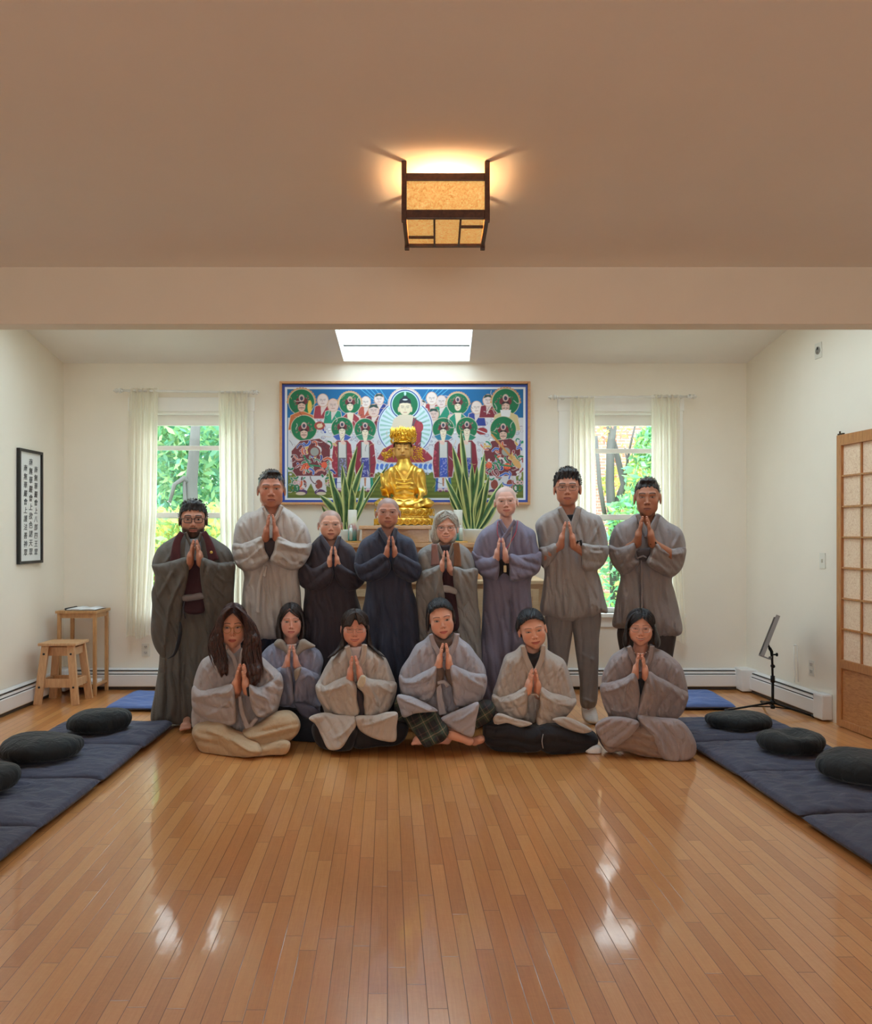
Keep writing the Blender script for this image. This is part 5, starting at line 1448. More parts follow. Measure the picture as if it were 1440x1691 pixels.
def tall_man():
    q = dict(el=((402, 922), (498, 918)), lg=(425, 470), head=(448, 779, 838, 40), skin=C(192, 126, 100), brow=C(26, 18, 16), brow_t=.0040, jaw=1.08, eye=.72, tip=(447.5, 849), base=893, nose=1.15, neck=.062, stubble=C(60, 46, 42), label='tall man with short cropped black hair in a pale grey-beige robe with palms pressed', lip=C(150, 84, 78))
    s = Person(5.72, 448); body(s, q, False)
    hc = hair_cap(s, q, BLKH, s.root, (.003, .004, .010), .066, 1.6, .0, -.040, .008, .0018, 110, ((.012, .045, .104), (.042, .036, .014)), tmp=.5)
    strands(s, q, BLKH, hc, 'short', (.003, .004, .010), 150, .066, r=.0016)
    G = cloth('pale_grey_robe', C(186, 174, 162), .6)
    r = robe(s, [(437, 834), (423, 843), (404, 848), (391, 863), (386, 882), (385, 905), (386, 925), (396, 938), (402, 945), (400, 985), (398, 1030), (399, 1056), (430, 1057), (455, 1056), (490, 1055), (498, 1040), (497, 985), (495, 940), (507, 925), (514, 900), (511, 880), (503, 864), (485, 847), (470, 838), (462, 833), (450, 850)], G,
             drape=[(85, .012, 19, 930, 1000), (80, .008, 13)], folds=[([(397, 865), (412, 895)], 4, .014, 1), ([(404, 860), (418, 890)], 3, .012, 1), ([(500, 868), (487, 895)], 4, .014, -1), ([(440, 945), (455, 1050)], 3, .012, 1), ([(402, 975), (420, 945)], 4, .012, 1)])
    band(s, 'collar', [(434, 837), (441, 851), (449, 868)], (5, 6), G, r, .12); band(s, 'collar', [(466, 835), (459, 850), (450, 868)], (6, 7), G, r, .125)
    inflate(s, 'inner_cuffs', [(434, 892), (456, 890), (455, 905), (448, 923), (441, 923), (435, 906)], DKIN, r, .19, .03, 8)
    sleeve(s, r, [(385, 898), (400, 897), (416, 892), (433, 886), (436, 893), (438, 908), (444, 922), (436, 931), (424, 940), (410, 944), (396, 939), (386, 926)], G, (390, 920), (438, 905), ang=-8, folds=[([(392, 905), (415, 900), (432, 892)], 4, .012, 1), ([(396, 930), (420, 915), (436, 898)], 4, .010, 1)])
    sleeve(s, r, [(457, 885), (470, 890), (485, 896), (514, 897), (513, 912), (506, 927), (496, 938), (482, 942), (466, 937), (446, 925), (452, 908)], G, (510, 915), (455, 905), ang=8, folds=[([(460, 895), (485, 905), (510, 905)], 4, .012, -1), ([(462, 915), (485, 930), (503, 922)], 4, .010, 1)])
    band(s, 'tie', [(437, 934), (429, 960), (425, 1012)], (5, 7), G, r, .155, .006); band(s, 'tie', [(440, 934), (436, 952)], (4, 6), G, r, .16, .006)
    NV = cloth('navy_trousers', C(40, 42, 56), .3)
    for x in (425, 470): inflate(s, 'trouser_leg', [(x - 24, 1040), (x + 23, 1040), (x + 20, 1120), (x + 16, 1192), (x - 14, 1192), (x - 20, 1120)], NV, s.root, 0, .085, 18)
tall_man()

def shaved(D, q, G, coll, torso, sl, sr, cl, cr, el, er, spec, cw=9, folds=(), sang=(-35, 35)):
    s = Person(D, q['head'][0]); body(s, q, False)
    r = robe(s, torso, G, drape=[(86, .016, 22, 960, 1080), (78, .008, 14)], folds=folds)
    band(s, 'collar', cl, (cw * .7, cw), coll, r, .118, .012); band(s, 'collar', cr, (cw * .7, cw), coll, r, .126, .012)
    sleeve(s, r, sl, G, el[0], el[1], ang=sang[0]); sleeve(s, r, sr, G, er[0], er[1], ang=sang[1])
    if spec: glasses(s, q, s.root, **spec)
    return s, r
def nun_left():
    q = dict(el=((507, 958), (586, 958)), head=(545.5, 843, 891, 36), skin=FAIR, stubble=C(112, 100, 98), eye=.9, brow_k=.55, tip=(550.5, 902), base=937, fem=1, neck=.048, pitch=0, yaw=-3, label='shaven-headed woman in clear glasses and a dark plum-black robe beside the tall man', lip=C(176, 100, 92), brow=C(70, 50, 46))
    G = cloth('plum_black_robe', C(64, 56, 62), .55); CO = cloth('slate_collar', C(86, 88, 100), .4)
    s, r = shaved(5.77, q, G, CO, [(531, 884), (520, 892), (511, 905), (505, 922), (496, 940), (499, 960), (503, 975), (501, 1000), (498, 1060), (494, 1191), (545, 1193), (600, 1191), (601, 1060), (597, 1010), (588, 972), (597, 950), (593, 925), (582, 903), (570, 894), (559, 886), (546, 905)],
        [(505, 930), (491, 941), (490, 955), (497, 968), (510, 975), (527, 976), (538, 972), (548, 960), (551, 945), (546, 932), (541, 926), (530, 933), (515, 938)], [(556, 926), (570, 937), (585, 945), (603, 955), (601, 963), (588, 974), (575, 977), (565, 970), (556, 958), (552, 945), (553, 935)],
        [(529, 884), (538, 898), (549, 916)], [(561, 885), (556, 900), (550, 916)], ((495, 955), (546, 935)), ((598, 958), (555, 936)), dict(mat=RIMLESS, r=.0007, w=.0225, h=.017, sq=3.0), 9)
nun_left()
def nun_center():
    q = dict(el=((600, 944), (682, 945)), head=(640.5, 823, 871, 36), skin=C(200, 140, 116), stubble=C(122, 116, 116), eye=.7, brow_k=.7, tip=(645.5, 885), base=921, neck=.048, smile=.3, label='shaven-headed figure in thin glasses and a long navy-black robe directly below the golden statue', lip=C(160, 90, 84), brow=C(50, 36, 34))
    G = cloth('navy_black_robe', C(54, 56, 70), .5); CO = cloth('blue_grey_collar', C(72, 78, 92), .4)
    s, r = shaved(5.62, q, G, CO, [(627, 871), (617, 880), (598, 892), (590, 908), (585, 930), (590, 945), (604, 955), (605, 965), (602, 990), (598, 1010), (594, 1060), (588, 1192), (640, 1195), (695, 1192), (694, 1060), (690, 1000), (680, 962), (694, 945), (692, 925), (688, 908), (681, 891), (660, 880), (652, 871), (640, 888)],
        [(585, 930), (600, 929), (615, 922), (630, 914), (638, 916), (643, 925), (646, 937), (640, 948), (628, 957), (612, 961), (597, 958), (588, 946)], [(656, 913), (668, 917), (680, 924), (695, 933), (696, 945), (690, 958), (678, 962), (664, 956), (652, 946), (647, 930)],
        [(626, 872), (635, 887), (645, 903)], [(654, 872), (651, 887), (646, 903)], ((590, 945), (640, 928)), ((692, 945), (652, 926)), dict(mat=RIMLESS, r=.0007, w=.0225, h=.016, sq=3.0), 9.5, [([(660, 960), (672, 1190)], 5, -.012, 1), ([(628, 965), (622, 1190)], 5, -.012, -1)])
nun_center()
def silver_woman():
    q = dict(el=((700, 965), (776, 965)), head=(736.5, 847, 897, 35), skin=C(232, 176, 154), smile=1.3, teeth=.9, eye=.85, brow_k=.35, brow=C(130, 110, 96), tip=(736, 909), base=944, fem=1, neck=.047, iris=C(60, 70, 80), label='smiling older woman with silver chin-length bob in a grey robe with brown stole', lip=C(196, 104, 98))
    s = Person(5.66, 736); body(s, q, False)
    hc = hair_cap(s, q, GREYH, s.root, (.014, .012, .015), .098, 3.2, -.002, -.075, -.05, .002, 40, part=.012, lam=.85, tmp=.5)
    strands(s, q, GREYH, hc, 'part', (.014, .012, .016), 110, part=.012, r=.0018, zend=-.5)
    for P_ in ([(735, 843), (726, 845), (718, 852), (714, 870), (711, 887), (716, 898), (726, 896), (728, 880), (724, 870), (727, 858)], [(736, 843), (743, 845), (748, 852), (753, 870), (754, 886), (750, 896), (743, 896), (745, 882), (748, 872), (745, 860), (740, 852)]):
        inflate(s, 'hair_side', P_, GREYH, hc, .045, .045, 7, drape=[(92, .003, 4)])
    glasses(s, q, s.root, DWIRE, .0011, .0200, .0185, 2.0, -.004)
    G = cloth('mid_grey_robe', C(142, 136, 128), .55)
    r = robe(s, [(716, 897), (705, 901), (693, 909), (687, 922), (690, 940), (690, 990), (690, 1040), (688, 1191), (730, 1195), (790, 1191), (795, 1060), (790, 1000), (786, 945), (783, 925), (774, 908), (760, 898), (752, 895), (737, 906)], G, drape=[(86, .012, 15, 1000, 1100), (70, .008, 13)])
    inflate(s, 'under_robe', [(733, 940), (751, 940), (754, 990), (756, 1040), (731, 1040), (732, 990)], MAROOND, r, .150, .03, 8)
    inflate(s, 'sash', [(731, 967), (744, 968), (754, 973), (754, 981), (742, 979), (731, 977)], cloth('pale_sash', C(170, 160, 152), .5), r, .185, .014, 4)
    band(s, 'shirt', [(735, 900), (737, 925)], (16, 10), DKIN, r, .105, .02)
    for l_ in ([(722, 898), (728, 912), (735, 926)], [(750, 897), (744, 912), (738, 926)]): band(s, 'collar', l_, (6, 7), G, r, .13)
    ST1, ST2 = cloth('faded_brown_stole', C(150, 112, 102), .6), cloth('brown_stole', C(136, 94, 66), .6)
    band(s, 'stole', [(717, 898), (718, 915), (719, 934)], (9, 15), ST1, r, .14, .010); band(s, 'stole', [(753, 896), (755, 914), (755, 936)], (10, 13), ST2, r, .14, .010)
    sleeve(s, r, [(727, 933), (713, 938), (697, 943), (688, 960), (687, 990), (689, 1030), (694, 1070), (715, 1080), (728, 1060), (734, 1020), (735, 988), (731, 957), (731, 943)], G, (690, 960), (730, 945), ang=78, folds=[([(727, 945), (718, 1000), (714, 1070)], 4, .014, 1), ([(700, 955), (722, 940)], 3, .012, 1)])
    sleeve(s, r, [(749, 936), (767, 940), (788, 939), (788, 965), (789, 995), (794, 1028), (786, 1060), (775, 1090), (762, 1060), (754, 1010), (751, 985), (748, 955)], G, (788, 965), (750, 945), ang=72, folds=[([(755, 945), (764, 1000), (772, 1080)], 4, .014, -1), ([(760, 945), (778, 985), (790, 1020)], 4, .012, 1)])
silver_woman()
def tall_nun():
    q = dict(el=((794, 934), (880, 935)), head=(835.5, 804, 853, 34.5), skin=C(228, 176, 158), stubble=C(176, 156, 148), eye=.9, brow_k=.4, brow=C(130, 96, 82), tip=(827.5, 888), base=927, fem=1, neck=.045, smile=.5, roll=-3, label='tall shaven-headed woman in pale rimmed glasses and long lilac-grey robe with pink beads', lip=C(190, 104, 98))
    G = cloth('lilac_grey_robe', C(124, 116, 130), .5)
    s, r = shaved(5.72, q, G, G, [(825, 857), (813, 865), (798, 874), (788, 887), (781, 908), (780, 918), (790, 940), (797, 955), (797, 1000), (794, 1060), (786, 1191), (835, 1195), (885, 1191), (884, 1060), (879, 1005), (878, 955), (890, 940), (893, 920), (887, 897), (883, 878), (868, 868), (853, 859), (838, 878)],
        [(780, 910), (795, 917), (808, 921), (822, 914), (824, 925), (825, 940), (820, 958), (810, 957), (795, 951), (785, 940), (780, 925)], [(842, 915), (857, 917), (875, 914), (893, 911), (894, 930), (890, 944), (878, 953), (862, 958), (843, 960), (841, 940)],
        [(825, 858), (831, 870), (840, 884)], [(851, 859), (838, 880), (820, 908)], ((785, 930), (824, 930)), ((890, 930), (842, 930)), dict(mat=CLEARF, r=.0012, w=.0235, h=.0165, sq=3.0), 9,
        [([(844, 958), (846, 1190)], 3, -.018, 1), ([(800, 880), (808, 912)], 4, .012, 1), ([(874, 880), (868, 912)], 4, .012, -1)], (-30, 30))
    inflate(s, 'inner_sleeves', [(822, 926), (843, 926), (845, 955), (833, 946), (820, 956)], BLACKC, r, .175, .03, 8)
    PK = plain('pink_beads', C(196, 70, 92), .4)
    m = MB()
    for ln in ([(822, 862), (821, 875), (823, 886), (828, 895)], [(855, 861), (852, 878), (845, 892), (838, 904)]):
        for px, py in catmull(ln, 1.9, False): 
            p = s.V(px, py, .155); m.lathe([(.001, -.0038), (.0036, -.002), (.0040, 0), (.0036, .002), (.001, .0038)], 6, tuple(p))
    m.tube([s.V(837, 904, .16), s.V(834, 912, .17), s.V(831, 906, .165)], .004, 6)
    m.build('prayer_beads', PK, s.root, True)
    m = MB(); m.box((-.010, -.004, -.026), (.010, .004, .022), Matrix.Translation(s.V(834, 939, .22)), .004); m.tube([s.V(834, 932, .22), s.V(838, 915, .19), s.V(843, 895, .16), s.V(846, 870, .14)], .0012, 5)
    m.build('pendant', plain('pale_gold_tag', C(220, 200, 150), .4), s.root)
tall_nun()
def glasses_man():
    q = dict(el=((907, 930), (986, 924)), lg=(918, 972), head=(937, 777, 835, 39), skin=C(200, 138, 112), brow=C(22, 17, 16), brow_t=.005, eye=.7, tip=(936.5, 861), base=905, hands='wide', ear=1.1, jaw=1.0, label='man with tousled black hair and glasses in a short grey jacket over grey trousers', lip=C(160, 90, 84), hp=8, k=1)
    s = Person(5.80, 937)
    body(s, q, False)
    hc = hair_cap(s, q, BLKH, s.root, (.007, .010, .020), .058, .9, -.004, -.055, -.008, .0045, 120, ((.006, .052, .098), (.054, .032, .024)), tmp=.62, strand=(.004, 260))
    strands(s, q, BLKH, hc, 'short', (.008, .010, .020), 220, .064, r=.0026, wob=.08)
    glasses(s, q, s.root, DWIRE, .0014, .0240, .0165, 3.5, -.004)
    G = cloth('warm_grey_jacket', C(156, 146, 138), .55); PT = cloth('grey_trousers', C(128, 118, 112), .5)
    for P_, nm in (([(903, 1005), (948, 1012), (946, 1040), (940, 1080), (933, 1130), (930, 1172), (908, 1172), (906, 1120), (904, 1060)], 0), ([(945, 1012), (989, 1006), (989, 1060), (988, 1108), (982, 1167), (961, 1167), (957, 1122), (948, 1056)], 1)):
        inflate(s, 'trouser_leg', P_, PT, s.root, .0, .085, 18, drape=[(90, .006, 12)], folds=[([(958, 1075), (985, 1090)], 5, .005, 1), ([(905, 1075), (932, 1090)], 5, .005, 1), ([(964, 1150), (982, 1156)], 3, .010, 1)])
    for P_ in ([(963, 1157), (980, 1157), (984, 1170), (988, 1186), (988, 1193), (974, 1194), (963, 1187)], [(910, 1160), (928, 1160), (930, 1176), (928, 1190), (914, 1193), (906, 1186)]): inflate(s, 'sock', P_, SOCK, s.root, [(970, 1166, -.01), (976, 1192, .06)], .055, 9)
    r = robe(s, [(927, 836), (914, 842), (894, 852), (884, 866), (887, 885), (890, 905), (896, 930), (899, 945), (895, 980), (892, 1008), (897, 1016), (912, 1021), (928, 1026), (952, 1026), (970, 1022), (985, 1018), (991, 1012), (1003, 1012), (998, 985), (991, 955), (987, 942), (1000, 925), (1004, 905), (1003, 888), (998, 868), (991, 853), (971, 845), (953, 836), (941, 856)], G, name='jacket',
             drape=[(88, .010, 15, 930, 980), (78, .008, 13)], folds=[([(928, 920), (930, 1024)], 2.4, -.014, 1), ([(918, 920), (914, 1018)], 3, -.012, -1), ([(962, 930), (978, 1015)], 3, .014, 1), ([(988, 945), (992, 1010)], 3, -.02, 1), ([(893, 860), (905, 895)], 4, .014, 1), ([(990, 862), (975, 895)], 4, .014, -1), ([(905, 945), (900, 1010)], 4, .012, 1)])
    band(s, 'undershirt', [(940, 850), (941, 864)], (14, 6), BLACKC, r, .10, .012)
    band(s, 'collar', [(924, 838), (932, 853), (943, 872)], (8, 11), G, r, .122, .010); band(s, 'collar', [(957, 838), (951, 855), (943, 880)], (9, 12), G, r, .130, .010)
    sleeve(s, r, [(890, 905), (903, 902), (916, 897), (925, 903), (919, 917), (912, 929), (905, 938), (897, 938), (891, 925)], G, (894, 925), (922, 905), .05, .17, ang=-20)
    sleeve(s, r, [(961, 898), (979, 900), (1004, 902), (1005, 915), (995, 935), (980, 943), (963, 941), (961, 920)], G, (1000, 920), (962, 912), .05, .20, ang=8, folds=[([(965, 905), (985, 912), (1002, 908)], 4, .012, 1)])
    wt = MB(); a = s.V(957, 897, .235); wt.tube([s.V(951, 900, .215), s.V(954, 894, .262), s.V(959, 893, .262), s.V(960, 900, .215), s.V(956, 903, .20)], .0075, 8, True); wt.build('wristwatch', BLACK, s.root, True)
glasses_man()
def crewcut_man():
    q = dict(el=((1024, 935), (1114, 932)), lg=(1043, 1096), head=(1069, 791, 852, 38), skin=C(176, 116, 88), brow=C(20, 15, 14), brow_t=.0045, eye=.62, tip=(1064.5, 852), base=902, hands='wide', ear=1.1, jaw=.98, pitch=-2, label='man with black crew cut and dark watch in a long grey jacket by the window', lip=C(140, 80, 70), nose=1.1)
    s = Person(5.85, 1069)
    body(s, q, False)
    hc = hair_cap(s, q, BLKH, s.root, (.004, .005, .008), .062, 1.4, -.002, -.045, -.004, .0016, 110, ((0, .04, .100), (.048, .036, .014)), tmp=.55)
    strands(s, q, BLKH, hc, 'short', (.004, .005, .008), 150, .062, r=.0013)
    G = cloth('taupe_grey_jacket', C(142, 131, 126), .55); PT = cloth('brown_black_trousers', C(64, 54, 52), .4)
    for P_ in ([(1022, 1035), (1064, 1040), (1062, 1100), (1058, 1182), (1036, 1182), (1028, 1100)], [(1070, 1040), (1114, 1035), (1111, 1090), (1108, 1182), (1084, 1182), (1078, 1100)]): inflate(s, 'trouser_leg', P_, PT, s.root, .0, .085, 18, drape=[(90, .005, 12)])
    for x in (1046, 1096): inflate(s, 'sock', [(x - 9, 1176), (x + 9, 1176), (x + 10, 1186), (x - 10, 1186)], SOCK, s.root, .03, .05, 8)
    r = robe(s, [(1054, 848), (1037, 857), (1019, 866), (1009, 882), (1006, 900), (1009, 925), (1024, 950), (1019, 978), (1014, 1010), (1012, 1034), (1028, 1039), (1060, 1046), (1090, 1052), (1125, 1046), (1122, 1010), (1115, 980), (1110, 955), (1126, 935), (1132, 912), (1132, 895), (1124, 874), (1104, 862), (1085, 848), (1069, 868)], G, name='jacket',
             drape=[(86, .010, 17, 950, 1000), (78, .008, 13)], folds=[([(1058, 930), (1060, 1044)], 2.4, -.016, 1), ([(1018, 872), (1030, 900)], 4, .014, 1), ([(1122, 880), (1108, 905)], 4, .014, -1), ([(1098, 965), (1112, 1045)], 4, .012, 1), ([(1035, 975), (1028, 1036)], 4, .012, -1)])
    band(s, 'collar', [(1052, 849), (1058, 862), (1068, 884)], (7, 10), G, r, .122, .010); band(s, 'collar', [(1088, 849), (1080, 866), (1068, 890)], (8, 12), G, r, .130, .010)
    inflate(s, 'inner_cuffs', [(1051, 910), (1074, 905), (1073, 916), (1066, 927), (1058, 927)], cloth('wrist_gap_shade', C(96, 86, 84), .3), r, .130, .018, 8)  # fills the dark gap between the wrists, shade put in as darker cloth
    sleeve(s, r, [(1005, 900), (1020, 904), (1035, 901), (1049, 896), (1050, 910), (1048, 921), (1056, 928), (1045, 943), (1031, 951), (1018, 941), (1008, 925)], G, (1014, 930), (1050, 910), .05, .19, ang=-25, folds=[([(1025, 940), (1040, 915)], 4, .012, 1)])
    sleeve(s, r, [(1083, 896), (1103, 905), (1132, 904), (1132, 920), (1124, 942), (1107, 954), (1090, 947), (1068, 930), (1075, 912)], G, (1125, 930), (1078, 912), .05, .20, ang=25, folds=[([(1085, 905), (1105, 915), (1128, 912)], 4, .012, 1), ([(1085, 930), (1105, 945)], 4, .012, 1)])
    band(s, 'tie', [(1052, 922), (1062, 918), (1068, 921)], 2.6, G, r, .20, .006); band(s, 'tie', [(1059, 924), (1060, 960), (1060, 1040)], (3, 4), G, r, .14, .005)
    wt = MB(); wt.tube([s.V(1073, 902, .205), s.V(1075, 898, .250), s.V(1082, 896, .250), s.V(1085, 900, .205), s.V(1079, 904, .19)], .0080, 8, True); wt.build('wristwatch', BLACK, s.root, True)
crewcut_man()

# ---- seated, from the left
def seat(D, q, torso, G, extra=(), **k):
    s = Person(D, q['head'][0]); body(s, q, True, extra)
    r = robe(s, torso, G, name='jacket', A=.125, R=32, drape=[(78, .010, 13), (130, .004, 9)], **k)
    return s, r
def curly_woman():
    q = dict(el=((332, 1160), (448, 1155)), kn=((340, 1215), (476, 1198)), hands_off=.22, head=(385, 1002, 1068, 40), skin=C(222, 160, 132), eye=1.0, fem=1, neck=.046, hyaw=22, tip=(398.5, 1096), base=1147, brow=C(40, 26, 22), brow_k=.8, lip=C(170, 66, 62), pitch=2, hr=3, yaw=3, label='seated woman with long wavy dark brown hair and round glasses in khaki trousers')
    G = cloth('light_grey_jacket', C(172, 158, 150), .65); KH = cloth('khaki_trousers', C(184, 154, 118), .6)
    s, r = seat(5.22, q, [(367, 1075), (345, 1083), (334, 1090), (326, 1105), (320, 1125), (318, 1145), (318, 1165), (316, 1182), (319, 1202), (340, 1217), (400, 1222), (440, 1205), (455, 1180), (462, 1160), (466, 1130), (463, 1112), (450, 1100), (430, 1083), (410, 1076), (398, 1070), (385, 1078)], G, folds=[([(340, 1095), (355, 1130)], 4, .014, 1), ([(430, 1090), (450, 1115)], 4, .014, -1)])
    hc = hair_cap(s, q, BRNH, s.root, (.010, .014, .017), .098, 3.0, -.004, -.09, -.09, .003, 40, part=.004, lam=.95, tmp=.5)
    strands(s, q, BRNH, hc, 'part', (.010, .014, .017), 130, part=.004, r=.0020, zend=-.5)
    band(s, 'collar', [(374, 1073), (384, 1084), (393, 1110)], (8, 8), G, r, .125, .01); band(s, 'collar', [(402, 1071), (399, 1088), (394, 1112)], (8, 8), G, r, .130, .01)
    W = [(78, .008, 8), (150, .005, 12)]
    inflate(s, 'long_hair', [(383, 1000), (370, 1004), (361, 1018), (355, 1036), (347, 1048), (344, 1064), (348, 1080), (356, 1098), (362, 1112), (366, 1119), (371, 1113), (374, 1117), (377, 1110), (374, 1092), (372, 1075), (369, 1055), (365, 1040), (366, 1022), (372, 1010)], BRNH, s.root, [(365, 1010, .07), (360, 1065, .12), (366, 1115, .165)], .05, 9, drape=W)
    inflate(s, 'long_hair', [(387, 1000), (400, 1006), (412, 1020), (421, 1037), (428, 1056), (427, 1072), (430, 1088), (433, 1106), (430, 1122), (421, 1133), (412, 1134), (406, 1126), (402, 1105), (399, 1080), (402, 1060), (405, 1044), (404, 1024), (397, 1010)], BRNH, s.root, [(404, 1012, .07), (414, 1065, .12), (418, 1125, .165)], .055, 10, drape=W)
    locks(s, BRNH, hc, [(378, 1003), (362, 1018), (354, 1037), (345, 1052), (344, 1070), (352, 1094), (360, 1116)], [(383, 1003), (371, 1016), (367, 1037), (368, 1055), (371, 1075), (376, 1098), (377, 1120)], (.095, .13, .175), 70, .0042, 2.6, 10)
    locks(s, BRNH, hc, [(388, 1003), (400, 1014), (405, 1037), (403, 1058), (400, 1085), (404, 1110), (412, 1134)], [(394, 1003), (412, 1020), (424, 1037), (429, 1058), (430, 1085), (434, 1106), (426, 1132)], (.095, .13, .175), 80, .0042, 2.8, 11, 2)
    glasses(s, q, s.root, WIRE, .0016, .0228, .0215, 2.0, -.008)
    inflate(s, 'trouser_leg', [(326, 1195), (348, 1191), (372, 1192), (381, 1202), (407, 1214), (430, 1228), (433, 1240), (415, 1248), (385, 1249), (357, 1247), (335, 1244), (323, 1225), (317, 1207)], KH, s.root, [(330, 1205, .12), (420, 1240, .30)], .12, 24, drape=[(25, .010, 15)], folds=[([(345, 1198), (385, 1215), (420, 1236)], 6, .02, 1)])
    inflate(s, 'trouser_leg', [(400, 1209), (430, 1193), (447, 1180), (463, 1175), (480, 1175), (491, 1183), (496, 1195), (492, 1208), (480, 1220), (465, 1227), (440, 1230), (418, 1224)], KH, s.root, [(485, 1195, .14), (410, 1220, .22)], .11, 20, drape=[(-15, .009, 13)], folds=[([(410, 1212), (450, 1200), (488, 1190)], 5, .014, 1), ([(425, 1224), (460, 1218)], 4, .012, 1)])
    inflate(s, 'trouser_cuff', [(412, 1233), (440, 1227), (470, 1222), (479, 1226), (478, 1236), (472, 1244), (445, 1246), (416, 1248)], KH, s.root, .30, .055, 11, drape=[(0, .006, 10)])
    sleeve(s, r, [(319, 1133), (335, 1139), (357, 1136), (384, 1130), (388, 1150), (390, 1175), (389, 1192), (382, 1197), (357, 1193), (338, 1187), (320, 1173), (316, 1155)], G, (324, 1160), (386, 1150), .07, .22, .07, 17, ang=10, folds=[([(325, 1146), (355, 1142), (382, 1138)], 5, .014, 1), ([(335, 1180), (365, 1165), (385, 1145)], 5, .010, 1)])
    sleeve(s, r, [(412, 1130), (428, 1135), (445, 1124), (462, 1111), (468, 1132), (464, 1150), (457, 1170), (441, 1183), (424, 1182), (414, 1162)], G, (460, 1140), (414, 1145), .07, .22, .07, 17, ang=30, folds=[([(418, 1140), (440, 1150), (450, 1172)], 4, .016, 1), ([(422, 1178), (440, 1172), (458, 1160)], 4, .012, 1)])
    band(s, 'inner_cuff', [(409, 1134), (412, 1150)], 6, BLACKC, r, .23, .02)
    for l_ in ([(396, 1150), (399, 1175), (410, 1204)], [(424, 1186), (416, 1196), (407, 1209)]): band(s, 'tie', l_, (6, 9), G, r, .215, .006)
curly_woman()
def hood_woman():
    q = dict(el=((450, 1135), (518, 1140)), kn=((475, 1200), (528, 1208)), head=(481, 999, 1052, 34), skin=C(232, 170, 148), eye=.95, fem=1, neck=.043, tip=(481.5, 1065), base=1104, brow=C(60, 40, 34), brow_k=.7, lip=C(190, 96, 90), smile=.3, label='seated woman with a dark bob in a lilac-grey jacket with beige hood', pitch=1)
    G = cloth('lavender_grey_jacket', C(148, 142, 152), .6); HD = cloth('beige_hood', C(160, 144, 126), .5); SL = cloth('slate_hem', C(92, 90, 104), .5)
    s, r = seat(5.47, q, [(465, 1057), (452, 1062), (438, 1072), (429, 1087), (429, 1110), (440, 1130), (452, 1160), (456, 1182), (480, 1186), (510, 1186), (528, 1176), (526, 1150), (530, 1110), (534, 1090), (528, 1075), (516, 1067), (505, 1060), (496, 1056), (481, 1066)], G, folds=[([(520, 1075), (512, 1105)], 4, .014, -1)])
    hc = hair_cap(s, q, DBRH, s.root, (.010, .010, .012), .090, 3.0, -.004, -.085, -.06, .002, 50, part=-.014, lam=.75, tmp=.5)
    strands(s, q, DBRH, hc, 'part', (.010, .010, .012), 120, part=-.014, r=.0016, zend=-.5)
    inflate(s, 'bob_side', [(479, 999), (470, 1001), (460, 1014), (456, 1030), (455, 1046), (459, 1059), (468, 1061), (468, 1044), (464, 1030), (465, 1016), (471, 1006)], DBRH, s.root, .03, .05, 8, drape=[(90, .003, 4)])
    inflate(s, 'bob_side', [(481, 999), (492, 1003), (500, 1014), (504, 1032), (505, 1046), (502, 1058), (495, 1057), (496, 1042), (498, 1030), (496, 1018), (489, 1007)], DBRH, s.root, .03, .05, 8, drape=[(90, .003, 4)])
    band(s, 'tshirt', [(479, 1064), (481, 1084)], (22, 12), cloth('white_tshirt', C(206, 190, 184), .3), r, .085, .02)
    inflate(s, 'hood', [(452, 1064), (458, 1056), (466, 1056), (474, 1066), (481, 1082), (478, 1088), (468, 1076)], HD, r, .10, .035, 7); inflate(s, 'hood', [(495, 1058), (502, 1055), (511, 1060), (521, 1067), (505, 1073), (493, 1082), (485, 1089), (482, 1083), (490, 1070)], HD, r, .10, .035, 7)
    m = MB(); m.tube([s.V(x, y, .11) for x, y in ((472, 1062), (476, 1072), (481, 1077), (488, 1072), (493, 1062))], .0016, 5); m.build('necklace', BLACK, s.root, True)
    LG = cloth('black_trousers', C(28, 29, 36), .4)
    inflate(s, 'trouser_leg', [(452, 1170), (485, 1168), (520, 1182), (542, 1195), (550, 1215), (545, 1229), (520, 1230), (490, 1226), (465, 1215), (450, 1195)], LG, s.root, [(460, 1190, .10), (530, 1215, .16)], .11, 22)
    inflate(s, 'jacket_hem', [(486, 1160), (515, 1165), (532, 1180), (520, 1188), (505, 1187), (491, 1173)], SL, r, .20, .03, 8)
    sleeve(s, r, [(440, 1104), (455, 1105), (476, 1096), (482, 1110), (484, 1140), (485, 1160), (460, 1164), (444, 1150)], G, (446, 1130), (480, 1120), .06, .20, ang=80); sleeve(s, r, [(489, 1101), (500, 1102), (512, 1107), (526, 1114), (529, 1130), (526, 1150), (530, 1165), (515, 1171), (488, 1163), (485, 1140), (488, 1118)], G, (524, 1140), (488, 1120), .06, .20, ang=100, folds=[([(492, 1120), (510, 1112), (524, 1122)], 4, .014, 1)])
    inflate(s, 'inner_cuff', [(486, 1107), (497, 1102), (496, 1112), (488, 1124)], HD, r, .245, .02, 6)
hood_woman()
